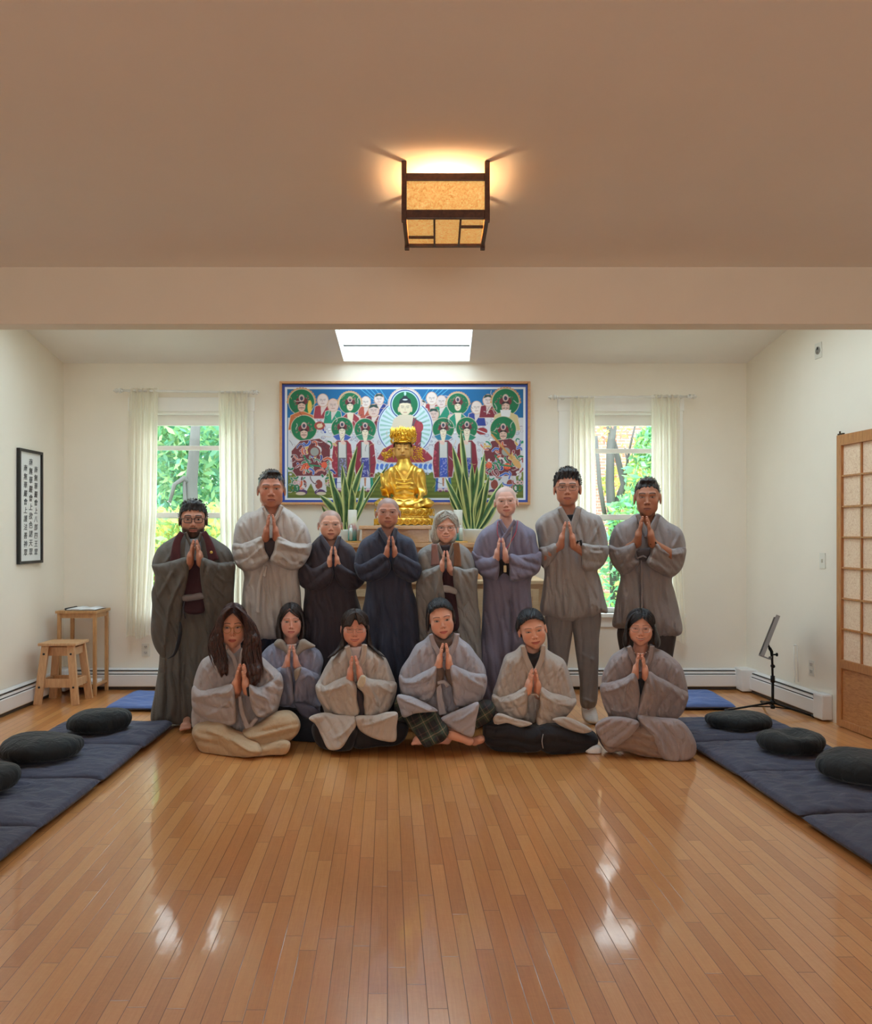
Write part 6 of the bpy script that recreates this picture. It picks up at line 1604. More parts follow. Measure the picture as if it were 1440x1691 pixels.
def bangs_woman():
    q = dict(el=((538, 1152), (640, 1150)), kn=((545, 1215), (640, 1197)), head=(586, 1010, 1065, 40), skin=C(226, 158, 134), eye=.3, fem=1, neck=.044, tip=(584, 1083), base=1128, brow=C(50, 36, 32), brow_k=.5, lip=C(190, 92, 84), smile=.8, teeth=.5, hr=-4, label='seated woman with straight fringe and long black hair in a beige-grey jacket with flared skirts')
    G = cloth('beige_grey_jacket', C(186, 170, 154), .65); LG = BLACKC
    s, r = seat(5.22, q, [(575, 1066), (560, 1075), (548, 1085), (538, 1100), (528, 1120), (522, 1132), (524, 1150), (532, 1165), (538, 1182), (545, 1197), (585, 1202), (630, 1197), (640, 1177), (650, 1150), (654, 1132), (648, 1112), (636, 1085), (625, 1075), (612, 1070), (600, 1063), (588, 1080)], G, folds=[([(562, 1085), (568, 1115)], 3, .012, 1), ([(552, 1090), (556, 1120)], 3, .012, 1), ([(625, 1085), (618, 1118)], 4, .014, -1), ([(638, 1095), (630, 1120)], 3, .012, -1)])
    hc = hair_cap(s, q, DBRH, s.root, (.009, .010, .013), .062, 2.0, -.004, -.09, -.09, .002, 60)
    strands(s, q, DBRH, hc, 'part', (.009, .010, .013), 120, part=.002, r=.0016, zend=-.5)
    inflate(s, 'long_hair', [(573, 1016), (567, 1026), (563, 1042), (563, 1057), (554, 1073), (541, 1086), (552, 1083), (562, 1074), (571, 1066), (568, 1050), (568, 1036), (574, 1024)], DBRH, s.root, [(568, 1020, .03), (565, 1060, .03), (545, 1084, .09)], .035, 5, drape=[(95, .003, 4)]); inflate(s, 'long_hair', [(600, 1016), (607, 1028), (611, 1045), (614, 1060), (624, 1074), (637, 1086), (624, 1080), (612, 1070), (605, 1064), (606, 1045), (604, 1030)], DBRH, s.root, [(606, 1020, .03), (611, 1060, .03), (632, 1084, .08)], .035, 5, drape=[(85, .003, 4)])
    inflate(s, 'fringe', [(587, 1010), (577, 1015), (570, 1027), (567.5, 1036), (573, 1034.5), (579, 1035), (583, 1028), (586, 1021)], DBRH, s.root, .115, .012, 4, drape=[(70, .002, 3)]); inflate(s, 'fringe', [(587, 1010), (588, 1019), (591, 1028), (593, 1032), (597, 1030), (602, 1034), (605.5, 1034), (603, 1025), (597, 1015)], DBRH, s.root, .115, .012, 4, drape=[(110, .002, 3)])
    glasses(s, q, s.root, RIMLESS, .0010, .0225, .0165, 3.0, -.002)
    band(s, 'tshirt', [(586, 1068), (587, 1090)], (22, 12), cloth('white_undershirt', C(214, 196, 188), .3), r, .08, .02)
    band(s, 'collar', [(573, 1067), (579, 1086), (586, 1108)], (9, 11), G, r, .122, .010); band(s, 'collar', [(602, 1064), (600, 1086), (588, 1112)], (9, 11), G, r, .13, .010)
    inflate(s, 'trouser_leg', [(516, 1197), (560, 1188), (592, 1200), (588, 1220), (581, 1235), (548, 1237), (524, 1228)], LG, s.root, [(530, 1210, .14), (575, 1225, .22)], .11, 20); inflate(s, 'trouser_leg', [(588, 1200), (640, 1188), (660, 1184), (674, 1192), (671, 1214), (658, 1227), (625, 1231), (584, 1232), (582, 1212)], LG, s.root, [(660, 1200, .12), (600, 1210, .2)], .10, 18)
    inflate(s, 'jacket_skirt', [(510, 1186), (533, 1177), (560, 1181), (586, 1183), (588, 1198), (577, 1216), (562, 1236), (543, 1237), (531, 1216), (521, 1196)], G, r, [(530, 1190, .20), (560, 1232, .31)], .035, 8, drape=[(60, .007, 14)], folds=[([(586, 1188), (568, 1208), (550, 1218)], 4, .012, 1)]); inflate(s, 'jacket_skirt', [(587, 1184), (620, 1181), (640, 1176), (656, 1177), (655, 1200), (653, 1223), (632, 1223), (606, 1214), (591, 1202)], G, r, [(600, 1190, .27), (640, 1225, .31)], .035, 8, drape=[(110, .007, 14)], folds=[([(595, 1196), (620, 1190), (648, 1180)], 4, .012, 1)])
    sleeve(s, r, [(522, 1130), (540, 1130), (556, 1123), (575, 1118), (588, 1132), (590, 1155), (593, 1178), (578, 1184), (557, 1179), (538, 1169), (524, 1150)], G, (530, 1150), (586, 1140), .07, .22, .07, 17, ang=70, folds=[([(530, 1138), (556, 1132), (574, 1124)], 4, .014, 1), ([(552, 1125), (545, 1150)], 3, .012, 1)])
    sleeve(s, r, [(598, 1116), (612, 1121), (637, 1123), (654, 1127), (654, 1145), (643, 1171), (624, 1183), (604, 1185), (600, 1165), (600, 1145), (590, 1133)], G, (648, 1145), (598, 1140), .07, .22, .07, 17, ang=110, folds=[([(608, 1125), (618, 1145), (622, 1160)], 3, .014, 1), ([(625, 1128), (650, 1140)], 4, .014, 1)])
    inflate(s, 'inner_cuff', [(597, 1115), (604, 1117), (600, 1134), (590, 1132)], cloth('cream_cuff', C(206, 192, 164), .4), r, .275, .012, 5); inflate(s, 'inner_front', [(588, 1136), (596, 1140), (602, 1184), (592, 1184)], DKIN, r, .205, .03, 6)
bangs_woman()
PLAID, pnt, pbs = new_mat('plaid_cloth')
def plaid():
    nt, b = pnt, pbs; b.inputs['Roughness'].default_value = .85
    v = coords(nt, (1, 1, 1), 'Object', (0, math.radians(32), 0)); sp = nt.nodes.new('ShaderNodeSeparateXYZ'); nt.links.new(v, sp.inputs[0])
    def stripes(sock, per, stops):
        m = nt.nodes.new('ShaderNodeMath'); m.operation = 'MULTIPLY'; m.inputs[1].default_value = 1 / per; nt.links.new(sock, m.inputs[0])
        f = nt.nodes.new('ShaderNodeMath'); f.operation = 'FRACT'; nt.links.new(m.outputs[0], f.inputs[0])
        c = ramp(nt, f.outputs[0], stops); c.node.color_ramp.interpolation = 'CONSTANT'; return c
    K, Gn, Bg, Rd = C(40, 40, 40), C(62, 74, 58), C(150, 130, 104), C(96, 66, 60)
    st = [(0, K), (.30, Gn), (.46, Bg), (.52, Gn), (.66, K), (.84, Rd), (.90, K)]
    a = stripes(sp.outputs['X'], .085, st); c = stripes(sp.outputs['Z'], .085, st)
    mx = nt.nodes.new('ShaderNodeMixRGB'); mx.inputs['Fac'].default_value = .5; nt.links.new(a, mx.inputs['Color1']); nt.links.new(c, mx.inputs['Color2']); nt.links.new(mx.outputs[0], b.inputs['Base Color'])
plaid()
def plaid_woman():
    q = dict(el=((676, 1135), (788, 1138)), kn=((688, 1195), (798, 1178)), head=(728.5, 993, 1053, 40), skin=C(232, 172, 146), eye=1.05, fem=1, neck=.044, tip=(734, 1062), base=1107, brow=C(36, 24, 22), brow_k=.85, lip=C(196, 92, 88), smile=.35, roll=-8, yaw=-4, hr=1, label='seated woman with tied-back black hair and brown turtleneck in plaid trousers')
    G = cloth('silver_grey_jacket', C(170, 162, 162), .7); BR = cloth('brown_turtleneck', C(108, 90, 80), .5)
    s0 = Person(5.22, 728.5)
    f1 = foot_mesh(s0, (745, 1216, .30), (792, 1229, .25), q, False); f2 = foot_mesh(s0, (697, 1216, .20), (688, 1228, .29), q); f3 = foot_mesh(s0, (785, 1226, .22), (799, 1218, .24), q)
    s, r = seat(5.22, q, [(713, 1046), (700, 1057), (687, 1065), (675, 1085), (662, 1105), (659, 1120), (662, 1145), (670, 1158), (690, 1172), (735, 1182), (770, 1172), (790, 1157), (800, 1135), (803, 1118), (800, 1100), (785, 1078), (775, 1065), (763, 1056), (749, 1046), (731, 1064)], G, (f1, f2, f3), folds=[([(688, 1075), (696, 1105)], 3, .014, 1), ([(680, 1085), (684, 1110)], 3, .012, 1), ([(772, 1075), (765, 1105)], 4, .014, -1)])
    hc = hair_cap(s, q, BLKH, s.root, (.007, .014, .016), .082, 2.6, -.006, -.08, -.020, .0025, 60, tmp=.42, ext=lambda G_: sph(G_, (0, -.13, .03), .035))
    strands(s, q, BLKH, hc, 'back', (.0075, .014, .017), 240, .078, r=.0021, wob=.06, end=(0, -1, .1))
    inflate(s, 'loose_strands', [(707, 1000), (704, 1012), (703, 1028), (706, 1044), (709, 1040), (709, 1024), (711, 1010)], BLKH, s.root, .05, .02, 3); inflate(s, 'loose_strands', [(744, 999), (751, 1009), (753, 1022), (751, 1031), (748, 1026), (747, 1012)], BLKH, s.root, .04, .025, 3)
    nk = inflate(s, 'turtleneck', [(716, 1044), (724, 1052), (733, 1054), (743, 1051), (750, 1044), (751, 1056), (742, 1072), (732, 1082), (722, 1072), (713, 1056)], BR, s.root, .05, .06, 10, drape=[(0, .003, 5)])
    band(s, 'collar', [(711, 1047), (716, 1063), (729, 1086)], (7, 10), G, r, .118, .012); band(s, 'collar', [(755, 1046), (752, 1063), (736, 1092)], (8, 10), G, r, .126, .012)
    inflate(s, 'trouser_leg', [(665, 1180), (690, 1172), (716, 1175), (741, 1206), (735, 1220), (716, 1229), (702, 1232), (687, 1213), (672, 1195)], PLAID, s.root, [(675, 1190, .16), (720, 1222, .30)], .09, 17, drape=[(40, .006, 14)]); inflate(s, 'trouser_leg', [(778, 1170), (799, 1157), (812, 1159), (818, 1172), (812, 1186), (795, 1198), (776, 1204), (760, 1196)], PLAID, s.root, .16, .10, 17); inflate(s, 'trouser_leg', [(651, 1162), (658, 1148), (672, 1160), (672, 1190), (656, 1188)], PLAID, s.root, .13, .08, 12)
    inflate(s, 'jacket_skirt', [(656, 1148), (675, 1149), (697, 1158), (723, 1174), (706, 1176), (686, 1178), (666, 1184), (660, 1170)], G, r, [(665, 1160, .22), (710, 1172, .30)], .035, 8, drape=[(25, .007, 12)], folds=[([(662, 1152), (690, 1162), (718, 1174)], 4, .014, 1)]); inflate(s, 'jacket_skirt', [(728, 1187), (743, 1178), (765, 1169), (790, 1160), (786, 1190), (780, 1216), (758, 1209), (741, 1199)], G, r, [(740, 1190, .27), (780, 1205, .29)], .035, 8, drape=[(-30, .007, 14)], folds=[([(745, 1190), (765, 1182), (785, 1168)], 4, .012, 1)])
    inflate(s, 'sweater_cuff', [(719, 1102), (727, 1099), (734, 1108), (733, 1120), (727, 1132), (719, 1136)], BR, r, .215, .035, 8); inflate(s, 'sweater_cuff', [(735, 1108), (745, 1099), (750, 1110), (749, 1135), (740, 1126)], BR, r, .215, .035, 8)
    sleeve(s, r, [(660, 1114), (675, 1119), (690, 1114), (705, 1107), (720, 1100), (721, 1120), (719, 1137), (713, 1152), (703, 1158), (685, 1154), (667, 1148), (660, 1132)], G, (666, 1132), (718, 1118), .07, .22, .07, 17, ang=-25, folds=[([(665, 1122), (685, 1124), (705, 1112)], 4, .014, 1), ([(672, 1132), (698, 1124), (716, 1108)], 3, .012, 1)])
    sleeve(s, r, [(744, 1098), (760, 1103), (780, 1111), (802, 1114), (804, 1130), (794, 1156), (768, 1165), (752, 1164), (747, 1135)], G, (798, 1132), (748, 1118), .07, .22, .07, 17, ang=25, folds=[([(756, 1106), (780, 1120), (800, 1132)], 4, .014, 1), ([(775, 1112), (785, 1105)], 3, .012, 1)])
    band(s, 'tie', [(724, 1126), (726, 1150), (731, 1180)], (8, 12), G, r, .235, .006); band(s, 'tie', [(722, 1128), (733, 1126), (740, 1134)], (6, 7), G, r, .245, .010)
plaid_woman()
def collar_woman():
    q = dict(el=((830, 1165), (936, 1165)), kn=((824, 1214), (962, 1220)), head=(879, 1010, 1069, 41), skin=C(232, 170, 142), eye=.8, fem=1, neck=.043, hyaw=-14, tip=(882, 1104), base=1147, brow=C(36, 26, 24), brow_k=.75, lip=C(190, 92, 84), smile=.6, roll=-10, yaw=-6, pitch=-3, hands='norm', hr=0, label='seated woman with tied-back black hair, black high-neck top and black trousers')
    G = cloth('sand_grey_jacket', C(186, 170, 154), .65)
    s, r = seat(5.22, q, [(864, 1064), (850, 1075), (835, 1082), (828, 1100), (820, 1125), (813, 1150), (820, 1172), (822, 1187), (850, 1195), (882, 1198), (920, 1197), (935, 1180), (951, 1158), (945, 1130), (938, 1105), (931, 1090), (915, 1080), (903, 1072), (896, 1063), (881, 1090)], G, folds=[([(845, 1085), (848, 1125)], 3, .014, 1), ([(852, 1085), (856, 1120)], 2.5, .012, 1), ([(922, 1092), (916, 1130)], 4, .014, -1)])
    hc = hair_cap(s, q, BLKH, s.root, (.007, .014, .015), .080, 2.6, -.008, -.08, -.01, .0025, 60, tmp=.42, ext=lambda G_: sph(G_, (.01, -.135, .01), .030))
    strands(s, q, BLKH, hc, 'back', (.0075, .014, .016), 240, .076, r=.0021, wob=.06, end=(.1, -1, -.1))
    inflate(s, 'loose_strands', [(856, 1018), (852, 1027), (851, 1038), (854, 1044), (858, 1037), (859, 1024)], BLKH, s.root, .04, .025, 3)
    inflate(s, 'black_top', [(865, 1071), (873, 1078), (881, 1080), (889, 1077), (896, 1069), (894, 1090), (883, 1110), (871, 1094)], BLACKC, s.root, .055, .065, 12)
    band(s, 'collar', [(863, 1066), (868, 1085), (879, 1112)], (8, 11), G, r, .118, .012); band(s, 'collar', [(898, 1065), (895, 1086), (883, 1116)], (8, 11), G, r, .126, .012)
    inflate(s, 'trouser_leg', [(800, 1192), (830, 1187), (870, 1195), (896, 1200), (894, 1236), (850, 1240), (815, 1236), (801, 1225), (797, 1206)], BLACKC, s.root, [(810, 1210, .16), (885, 1220, .26)], .10, 20, drape=[(5, .006, 16)]); inflate(s, 'trouser_leg', [(884, 1198), (920, 1195), (960, 1204), (982, 1210), (988, 1222), (975, 1238), (940, 1243), (900, 1241), (884, 1225)], BLACKC, s.root, [(975, 1215, .16), (900, 1225, .25)], .10, 20, drape=[(-5, .006, 16)])
    band(s, 'seam_piping', [(897, 1212), (895, 1224), (897, 1236)], 1.4, cloth('pale_piping', C(160, 156, 156), .3), s.root, .355, .003)
    inflate(s, 'sock', [(966, 1238), (985, 1230), (994, 1235), (990, 1246), (972, 1247)], SOCK, s.root, .24, .035, 6)
    inflate(s, 'jacket_tail', [(814, 1187), (822, 1178), (850, 1186), (879, 1195), (860, 1201), (836, 1194), (820, 1199)], G, r, [(820, 1190, .23), (870, 1197, .30)], .022, 6, drape=[(10, .006, 9)]); inflate(s, 'jacket_tail', [(912, 1188), (935, 1184), (960, 1194), (978, 1206), (965, 1211), (935, 1203)], G, r, [(920, 1195, .27), (972, 1207, .24)], .022, 6, drape=[(20, .006, 9)])
    sleeve(s, r, [(813, 1147), (830, 1149), (850, 1144), (869, 1135), (871, 1160), (869, 1181), (850, 1188), (830, 1184), (816, 1170)], G, (820, 1162), (868, 1155), .07, .22, .065, 16, ang=-20, folds=[([(820, 1155), (845, 1152), (866, 1142)], 4, .014, 1), ([(828, 1172), (850, 1166), (866, 1152)], 3, .010, 1)])
    sleeve(s, r, [(893, 1135), (910, 1144), (935, 1149), (952, 1156), (946, 1170), (931, 1186), (905, 1199), (889, 1201), (885, 1190), (891, 1165)], G, (944, 1162), (893, 1160), .07, .22, .065, 16, ang=20, folds=[([(898, 1145), (920, 1158), (945, 1160)], 4, .014, 1), ([(895, 1165), (915, 1180)], 3, .010, 1)])
    band(s, 'tie', [(876, 1148), (886, 1147), (890, 1152)], 3, G, r, .24, .006)
collar_woman()
def bob_woman():
    q = dict(el=((1010, 1155), (1120, 1162)), kn=((1010, 1215), (1120, 1216)), head=(1058, 1009, 1064, 39), skin=C(226, 164, 138), eye=.55, fem=1, neck=.045, tip=(1057.5, 1079), base=1124, brow=C(40, 30, 28), brow_k=.6, lip=C(190, 92, 84), smile=1.3, teeth=.9, label='seated smiling woman with glasses and black bob in a taupe jacket beside the right mats')
    G = cloth('taupe_jacket', C(152, 136, 130), .65); PT = cloth('brown_trousers', C(142, 116, 98), .6)
    s, r = seat(5.17, q, [(1040, 1066), (1025, 1073), (1010, 1083), (1003, 1095), (996, 1110), (993, 1130), (995, 1155), (1003, 1177), (1008, 1190), (1060, 1194), (1115, 1190), (1125, 1175), (1132, 1160), (1136, 1145), (1132, 1120), (1125, 1100), (1110, 1085), (1095, 1075), (1082, 1070), (1074, 1064), (1057, 1087)], G, folds=[([(1020, 1085), (1028, 1110)], 4, .014, 1), ([(1105, 1090), (1098, 1120)], 4, .014, -1), ([(1116, 1100), (1112, 1128)], 3, .012, -1)])
    hc = hair_cap(s, q, BLKH, s.root, (.012, .012, .014), .094, 2.6, -.004, -.085, -.06, .002, 50, part=.010, lam=.85, tmp=.5)
    strands(s, q, BLKH, hc, 'part', (.012, .012, .014), 120, part=.010, r=.0018, zend=-.5)
    inflate(s, 'bob_side', [(1056, 1008), (1045, 1011), (1036, 1022), (1031, 1040), (1028, 1056), (1030, 1067), (1036, 1069), (1040, 1060), (1038, 1044), (1039, 1028), (1046, 1017)], BLKH, s.root, .03, .05, 8, drape=[(92, .003, 4)]); inflate(s, 'bob_side', [(1059, 1008), (1071, 1012), (1080, 1024), (1086, 1042), (1091, 1060), (1088, 1069), (1080, 1068), (1077, 1056), (1078, 1040), (1074, 1024), (1067, 1016)], BLKH, s.root, .03, .05, 8, drape=[(86, .003, 4)])
    glasses(s, q, s.root, RIMLESS, .0009, .0225, .0165, 3.0, -.003)
    band(s, 'collar', [(1038, 1067), (1044, 1084), (1056, 1108)], (8, 11), G, r, .118, .012); band(s, 'collar', [(1077, 1066), (1074, 1086), (1059, 1112)], (8, 11), G, r, .126, .012)
    m = MB()
    for k in range(11):
        a = math.pi * k / 10; p = s.V(1057.5 + 16 * math.cos(a), 1069 + 11 * math.sin(a), .09 + .03 * math.sin(a)); m.lathe([(.001, -.004), (.004, -.002), (.0045, 0), (.004, .002), (.001, .004)], 8, tuple(p))
    m.build('bead_necklace', plain('pearl_beads', C(214, 196, 186), .3), s.root, True)
    inflate(s, 'trouser_leg', [(990, 1206), (1010, 1192), (1050, 1192), (1078, 1200), (1092, 1228), (1102, 1250), (1060, 1246), (1030, 1238), (1006, 1240), (992, 1226)], PT, s.root, [(1000, 1215, .16), (1070, 1235, .26)], .10, 20, drape=[(15, .009, 12)]); inflate(s, 'trouser_leg', [(1070, 1196), (1110, 1190), (1138, 1205), (1147, 1226), (1140, 1242), (1110, 1244), (1085, 1236)], PT, s.root, .17, .10, 20)
    inflate(s, 'jacket_skirt', [(983, 1198), (1000, 1185), (1040, 1186), (1056, 1194), (1042, 1215), (1009, 1235), (993, 1222)], G, r, [(990, 1200, .24), (1035, 1210, .30)], .035, 8, drape=[(-40, .006, 14)]); inflate(s, 'jacket_skirt', [(1053, 1182), (1090, 1185), (1122, 1189), (1138, 1204), (1150, 1230), (1147, 1247), (1126, 1258), (1108, 1259), (1092, 1250), (1077, 1224)], G, r, [(1065, 1195, .27), (1115, 1250, .34)], .045, 10, drape=[(60, .006, 16)], folds=[([(1062, 1190), (1090, 1215), (1100, 1248)], 5, .012, 1)])
    inflate(s, 'knee_lining', [(984, 1199), (991, 1200), (1006, 1236), (996, 1233), (986, 1215)], DKIN, r, .225, .012, 4)  # dark piece along the trouser opening at the left knee
    sleeve(s, r, [(992, 1130), (1012, 1125), (1032, 1119), (1048, 1110), (1053, 1120), (1057, 1148), (1053, 1185), (1030, 1188), (1005, 1179), (994, 1155)], G, (1000, 1150), (1052, 1135), .07, .22, .07, 17, ang=60, folds=[([(998, 1138), (1020, 1132), (1045, 1118)], 4, .014, 1), ([(1040, 1115), (1034, 1140), (1030, 1165)], 4, .012, 1), ([(1005, 1165), (1030, 1170), (1050, 1160)], 4, .010, 1)])
    sleeve(s, r, [(1072, 1109), (1085, 1117), (1110, 1129), (1136, 1145), (1133, 1165), (1122, 1183), (1098, 1190), (1070, 1187), (1053, 1181), (1058, 1148), (1065, 1125)], G, (1126, 1160), (1066, 1140), .07, .22, .07, 17, ang=115, folds=[([(1075, 1118), (1080, 1145), (1070, 1175)], 4, .014, 1), ([(1090, 1128), (1105, 1155), (1100, 1180)], 4, .012, 1), ([(1110, 1135), (1130, 1155)], 4, .014, -1)])
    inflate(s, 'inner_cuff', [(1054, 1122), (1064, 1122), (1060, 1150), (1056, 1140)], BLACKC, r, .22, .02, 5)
bob_woman()
# ------------------------------------------------------------------ ceiling lantern
def lantern():
    X0, X1, Y0, Y1, Z0, Z1 = (663 - CX) * 3.14 / F, (809 - CX) * 3.14 / F, 3.14, 3.47, 2.585, ZC
    t = thing('ceiling_lantern', 'square wooden ceiling lantern with glowing paper panels', 'lamp', ((X0 + X1) / 2, (Y0 + Y1) / 2, ZC))
    p = .020
    PAPER, nt, b = new_mat('lantern_paper')
    n = noise(nt, coords(nt, (1, 1, 1)), 70, 5, .65, 1.5)
    col = ramp(nt, n, [(.3, C(206, 140, 62)), (.55, C(238, 190, 112)), (.75, C(250, 214, 146))])
    nt.links.new(col, b.inputs['Base Color']); nt.links.new(col, b.inputs['Emission Color']); b.inputs['Emission Strength'].default_value = .30
    for x in (X0, X1 - p):
        for y in (Y0, Y1 - p): MB().box((x, y, Z0 - .012), (x + p, y + p, ZC - .001), bev=.002).build('post', DARKW, t)
    zt = ZC - .048; zb_ = Z0
    for z0, z1, nm in ((zt - .030, zt, 'upper_rail'), (zb_, zb_ + .034, 'lower_rail')):
        m = MB(); m.box((X0 + p, Y0 + .002, z0), (X1 - p, Y0 + p - .002, z1), bev=.002); m.box((X0 + p, Y1 - p + .002, z0), (X1 - p, Y1 - .002, z1), bev=.002)
        m.box((X0 + .002, Y0 + p, z0), (X0 + p - .002, Y1 - p, z1), bev=.002); m.box((X1 - p + .002, Y0 + p, z0), (X1 - .002, Y1 - p, z1), bev=.002)
        m.build(nm, DARKW, t)
    z0, z1 = zb_ + .034, zt - .030
    for a, b_ in (((X0 + p, Y0 + .008, z0), (X1 - p, Y0 + .010, z1)), ((X0 + p, Y1 - .010, z0), (X1 - p, Y1 - .008, z1)), ((X0 + .008, Y0 + p, z0), (X0 + .010, Y1 - p, z1)), ((X1 - .010, Y0 + p, z0), (X1 - .008, Y1 - p, z1))):
        MB().box(a, b_).build('paper_panel', PAPER, t)
    MB().box((X0 + p, Y0 + p, zb_ + .012), (X1 - p, Y1 - p, zb_ + .014)).build('bottom_paper', PAPER, t)
    g = MB(); a, b_ = X0 + (X1 - X0) * .36, X0 + (X1 - X0) * .66
    for x in (a, b_): g.box((x, Y0 + p, zb_ - .001), (x + .008, Y1 - p, zb_ + .011))
    g.box((X0 + p, Y1 - .115, zb_), (a, Y1 - .107, zb_ + .010)); g.box((b_, Y0 + .10, zb_), (X1 - p, Y0 + .108, zb_ + .010))
    g.build('lattice', DARKW, t)
    l = bpy.data.lights.new('lantern_bulb', 'POINT'); l.energy = 3.6; l.color = (1, .62, .30); l.shadow_soft_size = .025
    lo = link(bpy.data.objects.new('lantern_bulb', l)); lo.location = ((X0 + X1) / 2, (Y0 + Y1) / 2, Z0 + .12)
    lo.parent = t; lo.matrix_parent_inverse = root_inv(t)
lantern()

# ------------------------------------------------------------------ sliding paper screen on the right wall
def shoji():
    Ya = RA / ((1391 - CX) / F - RB); u = Vector((RB, 1, 0)).normalized(); n = Vector((-1, RB, 0)).normalized()
    o = Vector((RA + RB * Ya, Ya, 0)) + n * .01
    Mx = Matrix((-u, n, Vector((0, 0, 1)))).transposed().to_4x4(); Mx.translation = o
    t = thing('paper_screen', 'sliding wooden paper screen door with grid lattice at the right wall', 'screen', o)
    W, H, th = 1.75, 2.045, .035
    f = MB(); sw = .052
    for a, b in (((0, 0, .006), (sw, th, H)), ((W - sw, 0, .006), (W, th, H)), ((sw, 0, H - .075), (W - sw, th, H)), ((sw, 0, .006), (W - sw, th, .055)), ((sw, 0, .415), (W - sw, th, .475))): f.box(a, b, Mx, .003)
    fr = f.build('frame', CEDARV, t)
    MB().box((sw, .008, .05), (W - sw, .022, .42), Mx).build('lower_panel', CEDAR, t)
    PAP, nt, b = new_mat('washi'); nn = noise(nt, coords(nt), 55, 5, .65, 2)
    nt.links.new(ramp(nt, nn, [(.32, C(214, 176, 142)), (.52, C(240, 212, 182)), (.7, C(246, 224, 200))]), b.inputs['Base Color']); b.inputs['Roughness'].default_value = .7
    MB().box((sw, .012, .47), (W - sw, .015, H - .07), Mx).build('paper', PAP, t)
    g = MB(); nc, nr = 8, 7
    for i in range(1, nc):
        x = sw + (W - 2 * sw) * i / nc; g.box((x - .006, .015, .47), (x + .006, .028, H - .07), Mx)
    for j in range(1, nr):
        z = .475 + (H - .075 - .475) * j / nr; g.box((sw, .015, z - .006), (W - sw, .029, z + .006), Mx)
    g.build('lattice', CEDARV, t)
    m = MB(); m.box((-.012, .004, H + .003), (.05, .02, H + .014), Mx, .002); m.tube([Mx @ Vector((.006, .012, H + .012)), Mx @ Vector((.006, .012, H + .03))], .006, 8)
    m.build('hanger', plain('dark_metal', C(70, 52, 40), .4, .7), t)
shoji()

# ------------------------------------------------------------------ calligraphy on the left wall
def calligraphy():
    Y0, Y1, Z0, Z1 = 6.237, 6.61, 1.116, 2.02
    t = thing('calligraphy', 'tall narrow black framed calligraphy with three columns of brush characters', 'picture', (XL, (Y0 + Y1) / 2, (Z0 + Z1) / 2))
    f = MB(); w = .022
    for a, b in (((Y0, Z0), (Y0 + w, Z1)), ((Y1 - w, Z0), (Y1, Z1)), ((Y0 + w, Z1 - w), (Y1 - w, Z1)), ((Y0 + w, Z0), (Y1 - w, Z0 + w))): f.box((XL + .001, a[0], a[1]), (XL + .028, b[0], b[1]), bev=.002)
    f.build('frame', plain('black_frame', C(26, 24, 24), .35), t)
    MB().box((XL + .002, Y0 + w, Z0 + w), (XL + .014, Y1 - w, Z1 - w)).build('paper', plain('rice_paper', C(232, 232, 230), .8, 0, .02), t)
    ink = plain('ink', C(30, 30, 34), .7)
    cols = [('南無華嚴會上護法善神眾', .265, 1.895, .0665, .056), ('南無華嚴會上欲色諸天眾', .515, 1.95, .0715, .060), ('南無華嚴會上八部四王眾', .765, 1.895, .0665, .056)]
    for txt, u, zt, pitch, sz in cols:
        cu = bpy.data.curves.new('column_of_characters', 'FONT'); cu.body = '\n'.join(txt); cu.size = sz; cu.space_line = pitch / sz; cu.align_x = 'CENTER'; cu.align_y = 'TOP'; cu.shear = .12; cu.offset = .0004; cu.extrude = .0004
        tmp = link(bpy.data.objects.new('text_outline', cu)); cu.materials.append(ink)
        bpy.context.view_layer.update()
        me = bpy.data.meshes.new_from_object(tmp.evaluated_get(bpy.context.evaluated_depsgraph_get()))
        bpy.data.objects.remove(tmp); me.name = 'column_of_characters'
        o = link(bpy.data.objects.new('column_of_characters', me))
        y = Y0 + w + (Y1 - Y0 - 2 * w) * u
        M = Matrix(((0, 0, 1, XL + .0148), (1, 0, 0, y), (0, 1, 0, zt), (0, 0, 0, 1)))
        o.parent = t; o.matrix_parent_inverse = root_inv(t); o.matrix_basis = M
calligraphy()

